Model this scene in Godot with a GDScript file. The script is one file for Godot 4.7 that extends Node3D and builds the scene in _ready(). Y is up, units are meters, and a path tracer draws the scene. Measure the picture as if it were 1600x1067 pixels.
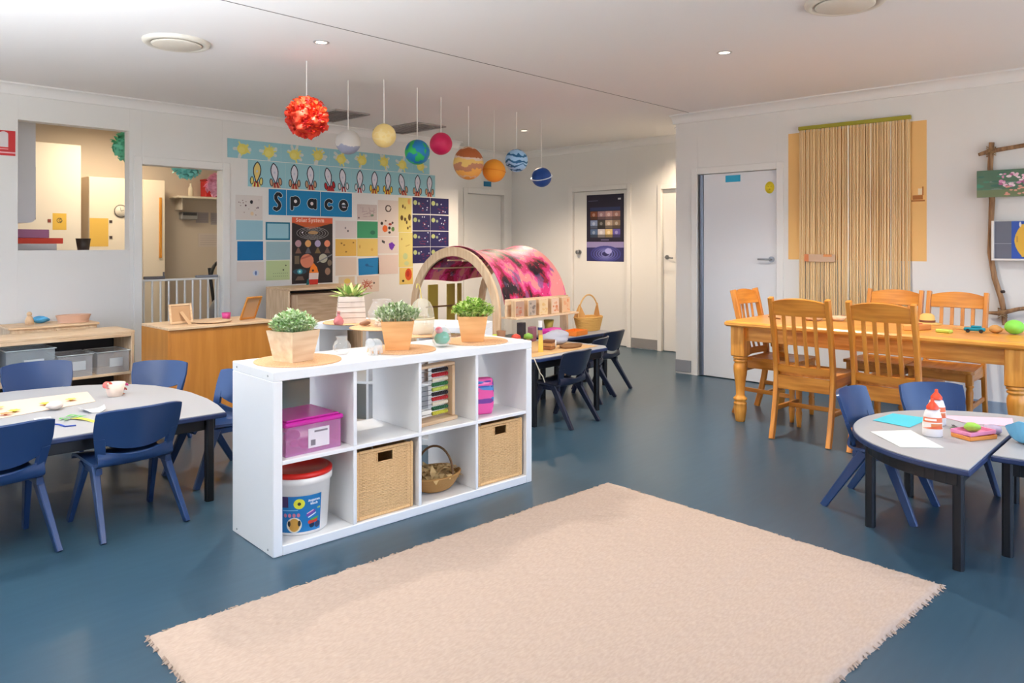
extends Node3D

var taken := {}
var mats := {}
var noise_a := FastNoiseLite.new()
var rng := RandomNumberGenerator.new()
var wood_tex := {}
const CEIL := 2.62
const ZW := -7.19   # wall with the posters
const XR := 6.73    # wall with the string curtain
const XF := 7.94    # wall with the two far doors

func _ready() -> void:
	# ---- camera
	var cam := Camera3D.new()
	cam.name = "camera"
	add_child(cam)
	cam.position = Vector3(0, 1.32, 0)
	cam.rotation.y = -(PI / 2.0 - 0.7611)
	cam.projection = Camera3D.PROJECTION_FRUSTUM
	cam.near = 0.05
	cam.far = 60.0
	cam.keep_aspect = Camera3D.KEEP_HEIGHT
	cam.size = 2.0 * 0.05 * 533.5 / 1178.0
	cam.frustum_offset = Vector2(0, -0.05 * 153.5 / 1178.0)
	cam.current = true
	# ---- sky, exposure
	var we := WorldEnvironment.new()
	we.name = "environment"
	var env := Environment.new()
	var sky := Sky.new()
	var sm := ProceduralSkyMaterial.new()
	sm.sky_top_color = Color(0.58, 0.74, 0.98)
	sm.sky_horizon_color = Color(0.86, 0.91, 0.97)
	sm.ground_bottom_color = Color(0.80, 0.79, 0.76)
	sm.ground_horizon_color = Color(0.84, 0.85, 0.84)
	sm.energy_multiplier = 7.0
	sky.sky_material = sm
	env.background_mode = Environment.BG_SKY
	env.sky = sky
	env.tonemap_mode = Environment.TONE_MAPPER_LINEAR
	env.tonemap_exposure = 1.06
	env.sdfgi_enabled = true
	env.ssao_enabled = true
	env.ssil_enabled = true
	we.environment = env
	add_child(we)
	rng.seed = 4711
	noise_a.seed = 12
	noise_a.noise_type = FastNoiseLite.TYPE_SIMPLEX_SMOOTH
	noise_a.fractal_octaves = 4
	noise_a.frequency = 0.02
	make_materials()
	# ---- the setting
	build_room()
	build_windows()
	build_doors()
	build_ceiling_fittings()
	build_added_flash()
	# ---- large furniture
	build_rug()
	build_shelves()
	build_wood_dining()
	build_plastic_tables()
	build_back_furniture()
	build_play_arch()
	# ---- small things
	build_shelf_contents()
	build_shelf_top()
	build_planets()
	build_wall_papers()
	build_right_wall()
	build_table_things()
	build_play_table_things()
	build_kitchen()

# ------------------------------------------------------------------ naming
func nm(called: String) -> String:
	taken[called] = int(taken.get(called, -1)) + 1
	return called if taken[called] == 0 else "%s_%03d" % [called, taken[called]]

func tag(o: Node, label: String, category: String, group := "", kind := "") -> void:
	if label != "": o.set_meta("label", label)
	if category != "": o.set_meta("category", category)
	if group != "": o.set_meta("group", group)
	if kind != "": o.set_meta("kind", kind)

func thing(called: String, label: String, category: String, at := Vector3.ZERO, turn := 0.0, group := "") -> Node3D:
	var o := Node3D.new()
	o.name = nm(called)
	add_child(o)
	o.position = at
	o.rotation.y = turn
	tag(o, label, category, group)
	return o

func sf() -> SurfaceTool:
	var st := SurfaceTool.new()
	st.begin(Mesh.PRIMITIVE_TRIANGLES)
	st.set_uv(Vector2.ZERO)
	return st

func put(st: SurfaceTool, called: String, m: Material, parent: Node = null) -> MeshInstance3D:
	st.generate_normals()
	var me := st.commit()
	me.surface_set_material(0, m)
	return inst(me, called, parent)

func inst(me: Mesh, called: String, parent: Node = null) -> MeshInstance3D:
	var o := MeshInstance3D.new()
	o.mesh = me
	if parent:
		o.name = called
		parent.add_child(o, true)
	else:
		o.name = nm(called)
		add_child(o)
	return o

func solo(st: SurfaceTool, called: String, m: Material, label: String, category: String, at := Vector3.ZERO, turn := 0.0, group := "") -> MeshInstance3D:
	var o := put(st, called, m)
	o.position = at
	o.rotation.y = turn
	tag(o, label, category, group)
	return o

func struct(st: SurfaceTool, called: String, m: Material, label := "", category := "") -> MeshInstance3D:
	var o := put(st, called, m)
	tag(o, label, category, "", "structure")
	return o

func copy_of(src: Node3D, called: String, label: String, at: Vector3, turn: float) -> Node3D:
	var o: Node3D = src.duplicate()
	o.name = nm(called)
	add_child(o)
	o.position = at
	o.rotation.y = turn
	o.set_meta("label", label)
	return o

# ------------------------------------------------------------------ shapes
func tri(st: SurfaceTool, a: Vector3, b: Vector3, c: Vector3, out: Vector3) -> void:
	if (a - c).cross(a - b).dot(out) < 0.0:
		st.add_vertex(a); st.add_vertex(c); st.add_vertex(b)
	else:
		st.add_vertex(a); st.add_vertex(b); st.add_vertex(c)

func quad(st: SurfaceTool, a: Vector3, b: Vector3, c: Vector3, d: Vector3, out: Vector3) -> void:
	tri(st, a, b, c, out)
	tri(st, a, c, d, out)

func uvquad(st: SurfaceTool, a: Vector3, b: Vector3, c: Vector3, d: Vector3, r := Rect2(0, 0, 1, 1)) -> void:
	# a top left, b top right, c bottom right, d bottom left, seen from the front
	var p := [a, b, c, a, c, d]
	var u := [r.position, Vector2(r.end.x, r.position.y), r.end, r.position, r.end, Vector2(r.position.x, r.end.y)]
	for i in 6:
		st.set_uv(u[i])
		st.add_vertex(p[i])

func cbox(st: SurfaceTool, c: Vector3, s: Vector3, b := 0.002, X := Transform3D.IDENTITY) -> void:
	st.set_smooth_group(-1)
	var h := s * 0.5
	b = minf(b, minf(h.x, minf(h.y, h.z)) * 0.8)
	var o := X * c
	var P := func(sg: Vector3, ax: int) -> Vector3:
		var v := Vector3(sg.x * (h.x - b), sg.y * (h.y - b), sg.z * (h.z - b))
		v[ax] = sg[ax] * h[ax]
		return X * (c + v)
	for ax in 3:
		var a1 := (ax + 1) % 3
		var a2 := (ax + 2) % 3
		for sg in [-1.0, 1.0]:
			var q := []
			for k in [[-1, -1], [1, -1], [1, 1], [-1, 1]]:
				var v := Vector3.ZERO
				v[ax] = sg; v[a1] = k[0]; v[a2] = k[1]
				q.append(P.call(v, ax))
			quad(st, q[0], q[1], q[2], q[3], (q[0] + q[2]) * 0.5 - o)
			for s1 in [-1.0, 1.0]:   # chamfers between face ax and face a1, along a2
				var va := Vector3.ZERO
				va[ax] = sg; va[a1] = s1; va[a2] = -1
				var vb := va
				vb[a2] = 1
				var e0: Vector3 = P.call(va, ax)
				var e1: Vector3 = P.call(vb, ax)
				var e2: Vector3 = P.call(vb, a1)
				var e3: Vector3 = P.call(va, a1)
				quad(st, e0, e1, e2, e3, (e0 + e2) * 0.5 - o)
	for sx in [-1.0, 1.0]:
		for sy in [-1.0, 1.0]:
			for sz in [-1.0, 1.0]:
				var v := Vector3(sx, sy, sz)
				var c0: Vector3 = P.call(v, 0)
				tri(st, c0, P.call(v, 1), P.call(v, 2), c0 - o)

func mm(st: SurfaceTool, x0: float, x1: float, y0: float, y1: float, z0: float, z1: float, b := 0.002) -> void:
	cbox(st, Vector3((x0 + x1) / 2, (y0 + y1) / 2, (z0 + z1) / 2), Vector3(absf(x1 - x0), absf(y1 - y0), absf(z1 - z0)), b)

func rrect(w: float, d: float, c := 0.003) -> PackedVector2Array:
	var x := w / 2
	var y := d / 2
	c = minf(c, minf(x, y) * 0.7)
	return PackedVector2Array([Vector2(x, y - c), Vector2(x - c, y), Vector2(-x + c, y), Vector2(-x, y - c), Vector2(-x, -y + c), Vector2(-x + c, -y), Vector2(x - c, -y), Vector2(x, -y + c)])

func circ(r: float, n := 10) -> PackedVector2Array:
	var p := PackedVector2Array()
	for i in n:
		p.append(Vector2.from_angle(TAU * i / n) * r)
	return p

func sweep(st: SurfaceTool, pts: Array, shape: PackedVector2Array, side: Vector3, smooth := false, scales: Array = []) -> void:
	var rings := []
	var n := pts.size()
	var prev_s := side
	for i in n:
		var t: Vector3 = (pts[mini(i + 1, n - 1)] - pts[maxi(i - 1, 0)]).normalized()
		var s := prev_s - t * prev_s.dot(t)
		if s.length() < 0.001:
			s = t.cross(Vector3(0.31, 0.9, 0.2))
		s = s.normalized()
		if smooth: prev_s = s
		var m := s.cross(t)
		var k := 1.0
		if scales.size() > 0: k = scales[i]
		var r := []
		for q in shape:
			r.append(pts[i] + (s * q.x + m * q.y) * k)
		rings.append(r)
	st.set_smooth_group(0 if smooth else -1)
	var sn := shape.size()
	for i in n - 1:
		var mid: Vector3 = (pts[i] + pts[i + 1]) * 0.5
		for j in sn:
			var a: Vector3 = rings[i][j]
			var b: Vector3 = rings[i][(j + 1) % sn]
			var c: Vector3 = rings[i + 1][(j + 1) % sn]
			var d: Vector3 = rings[i + 1][j]
			quad(st, a, b, c, d, (a + b + c + d) * 0.25 - mid)
	st.set_smooth_group(-1)
	for e in [0, n - 1]:
		var out: Vector3 = (pts[0] - pts[1]) if e == 0 else (pts[n - 1] - pts[n - 2])
		for j in range(1, sn - 1):
			tri(st, rings[e][0], rings[e][j], rings[e][j + 1], out)

func tube(st: SurfaceTool, pts: Array, r: float, n := 8, scales: Array = []) -> void:
	sweep(st, pts, circ(r, n), Vector3(0.3, 0.1, 0.95), true, scales)

func bar(st: SurfaceTool, a: Vector3, b: Vector3, w: float, d: float, side := Vector3.RIGHT, k0 := 1.0, k1 := 1.0) -> void:
	sweep(st, [a, b], rrect(w, d), side, false, [k0, k1])

func lathe(st: SurfaceTool, prof: Array, seg := 24, X := Transform3D.IDENTITY, smooth := true, sx := 1.0, sz := 1.0) -> void:
	st.set_smooth_group(0 if smooth else -1)
	for i in prof.size() - 1:
		var p: Vector2 = prof[i]
		var q: Vector2 = prof[i + 1]
		for j in seg:
			var a0 := TAU * j / seg
			var a1 := TAU * (j + 1) / seg
			var v := [Vector3(p.x * cos(a0) * sx, p.y, p.x * sin(a0) * sz), Vector3(p.x * cos(a1) * sx, p.y, p.x * sin(a1) * sz), Vector3(q.x * cos(a1) * sx, q.y, q.x * sin(a1) * sz), Vector3(q.x * cos(a0) * sx, q.y, q.x * sin(a0) * sz)]
			var t := [Vector2(float(j) / seg, p.y), Vector2(float(j + 1) / seg, p.y), Vector2(float(j + 1) / seg, q.y), Vector2(float(j) / seg, q.y)]
			var idx := [0, 1, 2, 0, 2, 3]
			if p.x < 0.00001: idx = [0, 2, 3]
			elif q.x < 0.00001: idx = [0, 1, 2]
			for k in idx:
				st.set_uv(t[k])
				st.add_vertex(X * v[k])
	st.set_uv(Vector2.ZERO)

func ball(st: SurfaceTool, r: float, nu := 32, nv := 20, bump := 0.0, freq := 3.0, seed_off := 0.0, sy := 1.0, c := Vector3.ZERO) -> void:
	st.set_smooth_group(0)
	var pt := func(i: int, j: int) -> Vector3:
		var th := PI * j / nv
		var ph := TAU * (i % nu) / nu
		var d := Vector3(sin(th) * cos(ph), cos(th), sin(th) * sin(ph))
		if j == 0: d = Vector3.UP
		if j == nv: d = Vector3.DOWN
		var k := 1.0 + bump * noise_a.get_noise_3d(d.x * freq * 16 + seed_off, d.y * freq * 16, d.z * freq * 16)
		return c + Vector3(d.x, d.y * sy, d.z) * r * k
	for j in nv:
		for i in nu:
			var q := [[i, j], [i + 1, j], [i + 1, j + 1], [i, j + 1]]
			var idx := [0, 1, 2, 0, 2, 3]
			if j == 0: idx = [0, 2, 3]
			elif j == nv - 1: idx = [0, 1, 2]
			for k in idx:
				st.set_uv(Vector2(float(q[k][0]) / nu, float(q[k][1]) / nv))
				st.add_vertex(pt.call(q[k][0], q[k][1]))
	st.set_uv(Vector2.ZERO)

func shell(st: SurfaceTool, f: Callable, nu: int, nv: int, th: float) -> void:
	# a bent sheet of thickness th: f(u, v) with u and v from 0 to 1
	var P := []
	var Q := []
	for j in nv + 1:
		var rp := []
		var rq := []
		for i in nu + 1:
			var u := float(i) / nu
			var v := float(j) / nv
			var p: Vector3 = f.call(u, v)
			var du: Vector3 = f.call(minf(u + 0.01, 1.0), v) - f.call(maxf(u - 0.01, 0.0), v)
			var dv: Vector3 = f.call(u, minf(v + 0.01, 1.0)) - f.call(u, maxf(v - 0.01, 0.0))
			var n := du.cross(dv).normalized()
			rp.append(p + n * th * 0.5)
			rq.append(p - n * th * 0.5)
		P.append(rp)
		Q.append(rq)
	var uv4 := func(i: int, j: int) -> Vector2: return Vector2(float(i) / nu, float(j) / nv)
	st.set_smooth_group(0)
	for j in nv:
		for i in nu:
			for k in [[0, 0], [1, 0], [1, 1], [0, 0], [1, 1], [0, 1]]:
				st.set_uv(uv4.call(i + k[0], j + k[1])); st.add_vertex(P[j + k[1]][i + k[0]])
	st.set_smooth_group(1)
	for j in nv:
		for i in nu:
			for k in [[0, 0], [1, 1], [1, 0], [0, 0], [0, 1], [1, 1]]:
				st.set_uv(uv4.call(i + k[0], j + k[1])); st.add_vertex(Q[j + k[1]][i + k[0]])
	st.set_smooth_group(2)
	for j in nv:
		for i in [0, nu]:
			var o: Vector3 = P[j][i] - P[j][1 if i == 0 else nu - 1]
			quad(st, P[j][i], P[j + 1][i], Q[j + 1][i], Q[j][i], o)
	for i in nu:
		for j in [0, nv]:
			var o: Vector3 = P[j][i] - P[1 if j == 0 else nv - 1][i]
			quad(st, P[j][i], P[j][i + 1], Q[j][i + 1], Q[j][i], o)
	st.set_uv(Vector2.ZERO)

func slab(st: SurfaceTool, poly: PackedVector2Array, y0: float, y1: float, b := 0.004) -> void:
	# an outline in x and z with a chamfered top and bottom edge
	st.set_smooth_group(-1)
	var inner: PackedVector2Array = poly
	var off := Geometry2D.offset_polygon(poly, -b)
	var use := off.size() > 0 and off[0].size() == poly.size()
	var cen := Vector2.ZERO
	for p in poly: cen += p / poly.size()
	if not use:
		inner = PackedVector2Array()
		for p in poly: inner.append(p + (cen - p).normalized() * b)
	else:
		# match the order of the points
		inner = PackedVector2Array()
		for p in poly:
			var best: Vector2 = off[0][0]
			for q in off[0]:
				if q.distance_to(p) < best.distance_to(p): best = q
			inner.append(best)
	var ids := Geometry2D.triangulate_polygon(inner)
	for i in range(0, ids.size(), 3):
		for e in [[y1, Vector3.UP], [y0, Vector3.DOWN]]:
			var y: float = e[0]
			tri(st, Vector3(inner[ids[i]].x, y, inner[ids[i]].y), Vector3(inner[ids[i + 1]].x, y, inner[ids[i + 1]].y), Vector3(inner[ids[i + 2]].x, y, inner[ids[i + 2]].y), e[1])
	var n := poly.size()
	for i in n:
		var a := poly[i]
		var c := poly[(i + 1) % n]
		var ai := inner[i]
		var ci := inner[(i + 1) % n]
		var m := (a + c) * 0.5
		var e := (c - a).orthogonal()
		if Geometry2D.is_point_in_polygon(m + e.normalized() * 0.0005, poly): e = -e
		var o := Vector3(e.x, 0, e.y).normalized()
		quad(st, Vector3(a.x, y0 + b, a.y), Vector3(c.x, y0 + b, c.y), Vector3(c.x, y1 - b, c.y), Vector3(a.x, y1 - b, a.y), o)
		quad(st, Vector3(a.x, y1 - b, a.y), Vector3(c.x, y1 - b, c.y), Vector3(ci.x, y1, ci.y), Vector3(ai.x, y1, ai.y), o + Vector3.UP)
		quad(st, Vector3(a.x, y0 + b, a.y), Vector3(c.x, y0 + b, c.y), Vector3(ci.x, y0, ci.y), Vector3(ai.x, y0, ai.y), o + Vector3.DOWN)

func leaf(st: SurfaceTool, base: Vector3, dir: Vector3, length: float, w: float, bend: float) -> void:
	# a folded leaf of four triangles
	var d := dir.normalized()
	var s := d.cross(Vector3.UP)
	if s.length() < 0.05: s = Vector3.RIGHT
	s = s.normalized()
	var up := s.cross(d)
	var mid := base + d * length * 0.55 + up * bend * length
	var tip := base + d * length
	st.set_smooth_group(-1)
	tri(st, base, mid + s * w * 0.5, mid, up)
	tri(st, base, mid, mid - s * w * 0.5, up)
	tri(st, mid + s * w * 0.5, tip, mid, up)
	tri(st, mid, tip, mid - s * w * 0.5, up)

# ------------------------------------------------------------------ materials
func pm(r: int, g: int, b: int, rough := 0.6, metal := 0.0) -> StandardMaterial3D:
	var key := "%d_%d_%d_%.2f_%.2f" % [r, g, b, rough, metal]
	if not mats.has(key):
		var m := StandardMaterial3D.new()
		m.albedo_color = Color8(r, g, b)
		m.roughness = rough
		m.metallic = metal
		mats[key] = m
	return mats[key]

func glass(r: int, g: int, b: int, a: float, rough := 0.05) -> StandardMaterial3D:
	var key := "glass%d_%d_%d_%.2f_%.2f" % [r, g, b, a, rough]
	if not mats.has(key):
		var m := StandardMaterial3D.new()
		m.albedo_color = Color(r / 255.0, g / 255.0, b / 255.0, a)
		m.transparency = BaseMaterial3D.TRANSPARENCY_ALPHA
		m.roughness = rough
		mats[key] = m
	return mats[key]

func noise_image(sd: int, freq: float, oct: int, size := 256) -> Image:
	var n := FastNoiseLite.new()
	n.seed = sd
	n.noise_type = FastNoiseLite.TYPE_SIMPLEX_SMOOTH
	n.frequency = freq
	n.fractal_octaves = oct
	return n.get_seamless_image(size, size)

func ramp(src: Image, a: Color, b: Color, contrast := 1.0) -> ImageTexture:
	var im := Image.create(src.get_width(), src.get_height(), false, Image.FORMAT_RGB8)
	for y in src.get_height():
		for x in src.get_width():
			var v := clampf((src.get_pixel(x, y).r - 0.5) * contrast + 0.5, 0.0, 1.0)
			im.set_pixel(x, y, a.lerp(b, v))
	return ImageTexture.create_from_image(im)

func wood(key: String, a: Color, b: Color, axis: int, rough := 0.45, fine := 9.0) -> StandardMaterial3D:
	var k := "%s_%d" % [key, axis]
	if not mats.has(k):
		if not wood_tex.has(key):
			wood_tex[key] = ramp(noise_image(key.length() * 7 + 3, 0.018, 5), a, b, 1.7)
		var m := StandardMaterial3D.new()
		m.albedo_texture = wood_tex[key]
		m.uv1_triplanar = true
		var s := Vector3(fine, fine, fine)
		s[axis] = fine * 0.11
		m.uv1_scale = s
		m.roughness = rough
		mats[k] = m
	return mats[k]

func honey(axis: int) -> Material: return wood("honey_pine", Color8(206, 130, 42), Color8(238, 168, 76), axis, 0.32, 4.0)
func amber(axis: int) -> Material: return wood("amber_pine", Color8(192, 114, 32), Color8(224, 148, 58), axis, 0.3, 4.0)
func birch(axis: int) -> Material: return wood("birch", Color8(222, 186, 146), Color8(240, 212, 176), axis, 0.5, 4.0)
func beech(axis: int) -> Material: return wood("beech_play", Color8(216, 178, 136), Color8(236, 204, 166), axis, 0.5, 5.0)

func tex_mat(im: Image, rough := 0.75) -> StandardMaterial3D:
	var m := StandardMaterial3D.new()
	m.albedo_texture = ImageTexture.create_from_image(im)
	m.roughness = rough
	m.texture_filter = BaseMaterial3D.TEXTURE_FILTER_LINEAR
	return m

func make_materials() -> void:
	var wall := StandardMaterial3D.new()
	wall.albedo_color = Color8(228, 226, 222)
	wall.roughness = 0.7
	mats["wall"] = wall
	mats["ceiling"] = pm(238, 234, 231, 0.85)
	mats["cornice"] = pm(234, 232, 229, 0.6)
	mats["trim"] = pm(230, 228, 224, 0.45)
	mats["door"] = pm(229, 227, 223, 0.4)
	var fl := StandardMaterial3D.new()
	fl.albedo_texture = ramp(noise_image(5, 0.03, 4), Color8(44, 71, 88), Color8(50, 77, 93), 1.2)
	fl.uv1_triplanar = true
	fl.uv1_world_triplanar = true
	fl.uv1_scale = Vector3(0.35, 0.35, 2.6)
	fl.roughness = 0.32
	fl.metallic_specular = 0.6
	mats["floor"] = fl
	mats["white_board"] = pm(238, 237, 236, 0.35)
	mats["navy"] = pm(34, 60, 104, 0.28)
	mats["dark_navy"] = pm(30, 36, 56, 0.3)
	mats["black_metal"] = pm(22, 23, 28, 0.4, 0.2)
	mats["grey_top"] = pm(168, 168, 170, 0.42)
	mats["navy_edge"] = pm(32, 48, 88, 0.45)
	mats["steel"] = pm(150, 152, 156, 0.3, 0.9)
	var rug := StandardMaterial3D.new()
	rug.albedo_texture = ramp(noise_image(31, 0.05, 5), Color8(168, 146, 130), Color8(188, 167, 151), 0.8)
	rug.uv1_triplanar = true
	rug.uv1_scale = Vector3(2.2, 4.0, 6.5)
	rug.roughness = 0.98
	mats["rug"] = rug
	var wick := StandardMaterial3D.new()
	wick.albedo_texture = ramp(noise_image(77, 0.06, 4), Color8(214, 168, 112), Color8(236, 196, 142), 1.5)
	wick.uv1_triplanar = true
	wick.uv1_scale = Vector3(6, 6, 6)
	wick.roughness = 0.6
	mats["wicker"] = wick

# ------------------------------------------------------------------ flat print
func canvas(w: int, h: int, c: Color) -> Image:
	var im := Image.create(w, h, false, Image.FORMAT_RGB8)
	im.fill(c)
	return im

func ell(im: Image, cx: float, cy: float, rx: float, ry: float, c: Color) -> void:
	for y in range(maxi(0, int(cy - ry)), mini(im.get_height(), int(cy + ry) + 1)):
		var k := 1.0 - pow((y + 0.5 - cy) / ry, 2)
		if k > 0:
			var hw := rx * sqrt(k)
			im.fill_rect(Rect2i(int(round(cx - hw)), y, maxi(1, int(round(2 * hw))), 1), c)

func poly(im: Image, pts: Array, c: Color) -> void:
	var y0 := 1e9
	var y1 := -1e9
	for p in pts:
		y0 = minf(y0, p.y); y1 = maxf(y1, p.y)
	for y in range(maxi(0, int(y0)), mini(im.get_height(), int(y1) + 1)):
		var xs := []
		for i in pts.size():
			var a: Vector2 = pts[i]
			var b: Vector2 = pts[(i + 1) % pts.size()]
			var yy := y + 0.5
			if (a.y <= yy) != (b.y <= yy):
				xs.append(a.x + (yy - a.y) / (b.y - a.y) * (b.x - a.x))
		xs.sort()
		for k in range(0, xs.size() - 1, 2):
			im.fill_rect(Rect2i(int(round(xs[k])), y, maxi(1, int(round(xs[k + 1] - xs[k]))), 1), c)

func stroke(im: Image, pts: Array, r: float, c: Color) -> void:
	for i in pts.size() - 1:
		var a: Vector2 = pts[i]
		var b: Vector2 = pts[i + 1]
		var n := maxi(1, int(a.distance_to(b) / maxf(0.6, r * 0.4)))
		for k in n + 1:
			var p := a.lerp(b, float(k) / n)
			ell(im, p.x, p.y, maxf(r, 0.6), maxf(r, 0.6), c)

func arc(cx: float, cy: float, rx: float, ry: float, a0: float, a1: float, n := 18) -> Array:
	var r := []
	for i in n + 1:
		var a := deg_to_rad(lerpf(a0, a1, float(i) / n))
		r.append(Vector2(cx + rx * cos(a), cy + ry * sin(a)))
	return r

# ------------------------------------------------------------------ the room
func build_room() -> void:
	var w: Material = mats["wall"]
	var st := sf()
	mm(st, -1.62, 8.06, -0.12, 0.0, -9.42, 2.62, 0.0)
	struct(st, "floor", mats["floor"])
	# ceiling in two boards with an open joint between them
	st = sf()
	mm(st, -1.62, 8.06, CEIL, CEIL + 0.12, -9.42, -3.905, 0.001)
	mm(st, -1.62, 8.06, CEIL, CEIL + 0.12, -3.898, 2.62, 0.001)
	struct(st, "ceiling", mats["ceiling"])
	st = sf()   # dark strip in the joint, the groove's shade put into its colour
	mm(st, -1.62, XR, CEIL - 0.001, CEIL + 0.11, -3.905, -3.898, 0.0)
	struct(st, "trim_5", pm(96, 86, 82, 0.8))
	# wall with the posters: serving hatch 1.68-2.545, doorway 2.65-3.41
	st = sf()
	var z0 := ZW - 0.12
	mm(st, -1.62, 1.68, 0, CEIL, z0, ZW, 0.001)
	mm(st, 1.68, 2.545, 0, 1.26, z0, ZW, 0.001)
	mm(st, 1.68, 2.545, 2.333, CEIL, z0, ZW, 0.001)
	mm(st, 2.545, 2.65, 0, CEIL, z0, ZW, 0.001)
	mm(st, 2.65, 3.41, 2.04, CEIL, z0, ZW, 0.001)
	mm(st, 3.41, 6.545, 0, CEIL, z0, ZW, 0.001)
	mm(st, 6.425, 6.545, 0, CEIL, -7.69, z0, 0.001)
	struct(st, "wall_back", w)
	# set-back end of that wall with a door
	st = sf()
	mm(st, 6.545, 7.057, 0, CEIL, -7.69, -7.57, 0.001)
	mm(st, 7.057, 7.774, 2.008, CEIL, -7.69, -7.57, 0.001)
	mm(st, 7.774, XF, 0, CEIL, -7.69, -7.57, 0.001)
	struct(st, "wall_alcove", w)
	# far wall with two doors
	st = sf()
	mm(st, XF, XF + 0.12, 0, CEIL, -7.69, -6.43, 0.001)
	mm(st, XF, XF + 0.12, 2.01, CEIL, -6.43, -5.543, 0.001)
	mm(st, XF, XF + 0.12, 0, CEIL, -5.543, -5.034, 0.001)
	mm(st, XF, XF + 0.12, 1.98, CEIL, -5.034, -4.22, 0.001)
	mm(st, XF, XF + 0.12, 0, CEIL, -4.22, -3.98, 0.001)
	struct(st, "wall_far", w)
	# wall with the string curtain
	st = sf()
	mm(st, XR, XR + 0.12, 0, CEIL, -4.1, -3.85, 0.001)
	mm(st, XR, XR + 0.12, 2.005, CEIL, -3.85, -3.03, 0.001)
	mm(st, XR, XR + 0.12, 0, CEIL, -3.03, 2.5, 0.001)
	mm(st, XR + 0.12, XF, 0, CEIL, -4.1, -3.98, 0.001)
	struct(st, "wall_right", w)
	# behind the camera: glazed sliding doors
	st = sf()
	mm(st, -1.62, 0.6, 0, CEIL, 2.5, 2.62, 0.001)
	mm(st, 0.6, 6.6, 2.3, CEIL, 2.5, 2.62, 0.001)
	mm(st, 6.6, XR + 0.12, 0, CEIL, 2.5, 2.62, 0.001)
	struct(st, "wall_front", w)
	st = sf()
	mm(st, -1.62, -1.5, 0, 0.7, -6.8, -4.4, 0.001)
	mm(st, -1.62, -1.5, 2.3, CEIL, -6.8, -4.4, 0.001)
	mm(st, -1.62, -1.5, 0, CEIL, -7.19, -6.8, 0.001)
	mm(st, -1.62, -1.5, 0, CEIL, -4.4, 2.5, 0.001)
	struct(st, "wall_left", w)
	# cornices: a cove profile run along each wall
	var idx := 1
	for r in [[Vector3(-1.5, CEIL, ZW), Vector3(6.545, CEIL, ZW), Vector3(0, 0, 1)], [Vector3(6.545, CEIL, -7.57), Vector3(XF, CEIL, -7.57), Vector3(0, 0, 1)], [Vector3(XF, CEIL, -7.57), Vector3(XF, CEIL, -4.1), Vector3(-1, 0, 0)], [Vector3(XR, CEIL, -4.13), Vector3(XR, CEIL, 2.5), Vector3(-1, 0, 0)]]:
		st = sf()
		cornice(st, r[0], r[1], r[2])
		struct(st, "trim_%d" % idx, mats["cornice"])
		idx += 1
	# grey coved skirting
	st = sf()
	mm(st, XF - 0.012, XF, 0.01, 0.13, -5.475, -5.09, 0.003)
	struct(st, "baseboard_far", pm(140, 138, 138, 0.5))
	st = sf()
	mm(st, XR - 0.012, XR, 0.02, 0.14, -4.1, -3.92, 0.003)
	struct(st, "baseboard_right", pm(140, 142, 148, 0.5))
	st = sf()
	mm(st, XR - 0.012, XR, 0.0, 0.11, -2.96, 2.5, 0.003)
	struct(st, "baseboard_side", pm(150, 165, 180, 0.5))
	st = sf()
	mm(st, -1.5, 2.58, 0.0, 0.11, ZW, ZW + 0.012, 0.003)
	mm(st, 3.54, 6.545, 0.0, 0.11, ZW, ZW + 0.012, 0.003)
	struct(st, "baseboard_back", pm(176, 190, 202, 0.5))

func cornice(st: SurfaceTool, a: Vector3, b: Vector3, out: Vector3) -> void:
	var prof := [Vector2(0.0, -0.088), Vector2(0.01, -0.085), Vector2(0.014, -0.068), Vector2(0.026, -0.044), Vector2(0.046, -0.024), Vector2(0.07, -0.014), Vector2(0.086, -0.011), Vector2(0.088, 0.0)]
	for i in prof.size() - 1:
		var p: Vector2 = prof[i]
		var q: Vector2 = prof[i + 1]
		st.set_smooth_group(0 if i > 0 and i < 6 else -1)
		quad(st, a + out * p.x + Vector3.UP * p.y, b + out * p.x + Vector3.UP * p.y, b + out * q.x + Vector3.UP * q.y, a + out * q.x + Vector3.UP * q.y, out + Vector3.DOWN)
	st.set_smooth_group(-1)
	for e in [a, b]:
		for i in prof.size() - 1:
			tri(st, e, e + out * prof[i].x + Vector3.UP * prof[i].y, e + out * prof[i + 1].x + Vector3.UP * prof[i + 1].y, e - (a + b) * 0.5)

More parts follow.
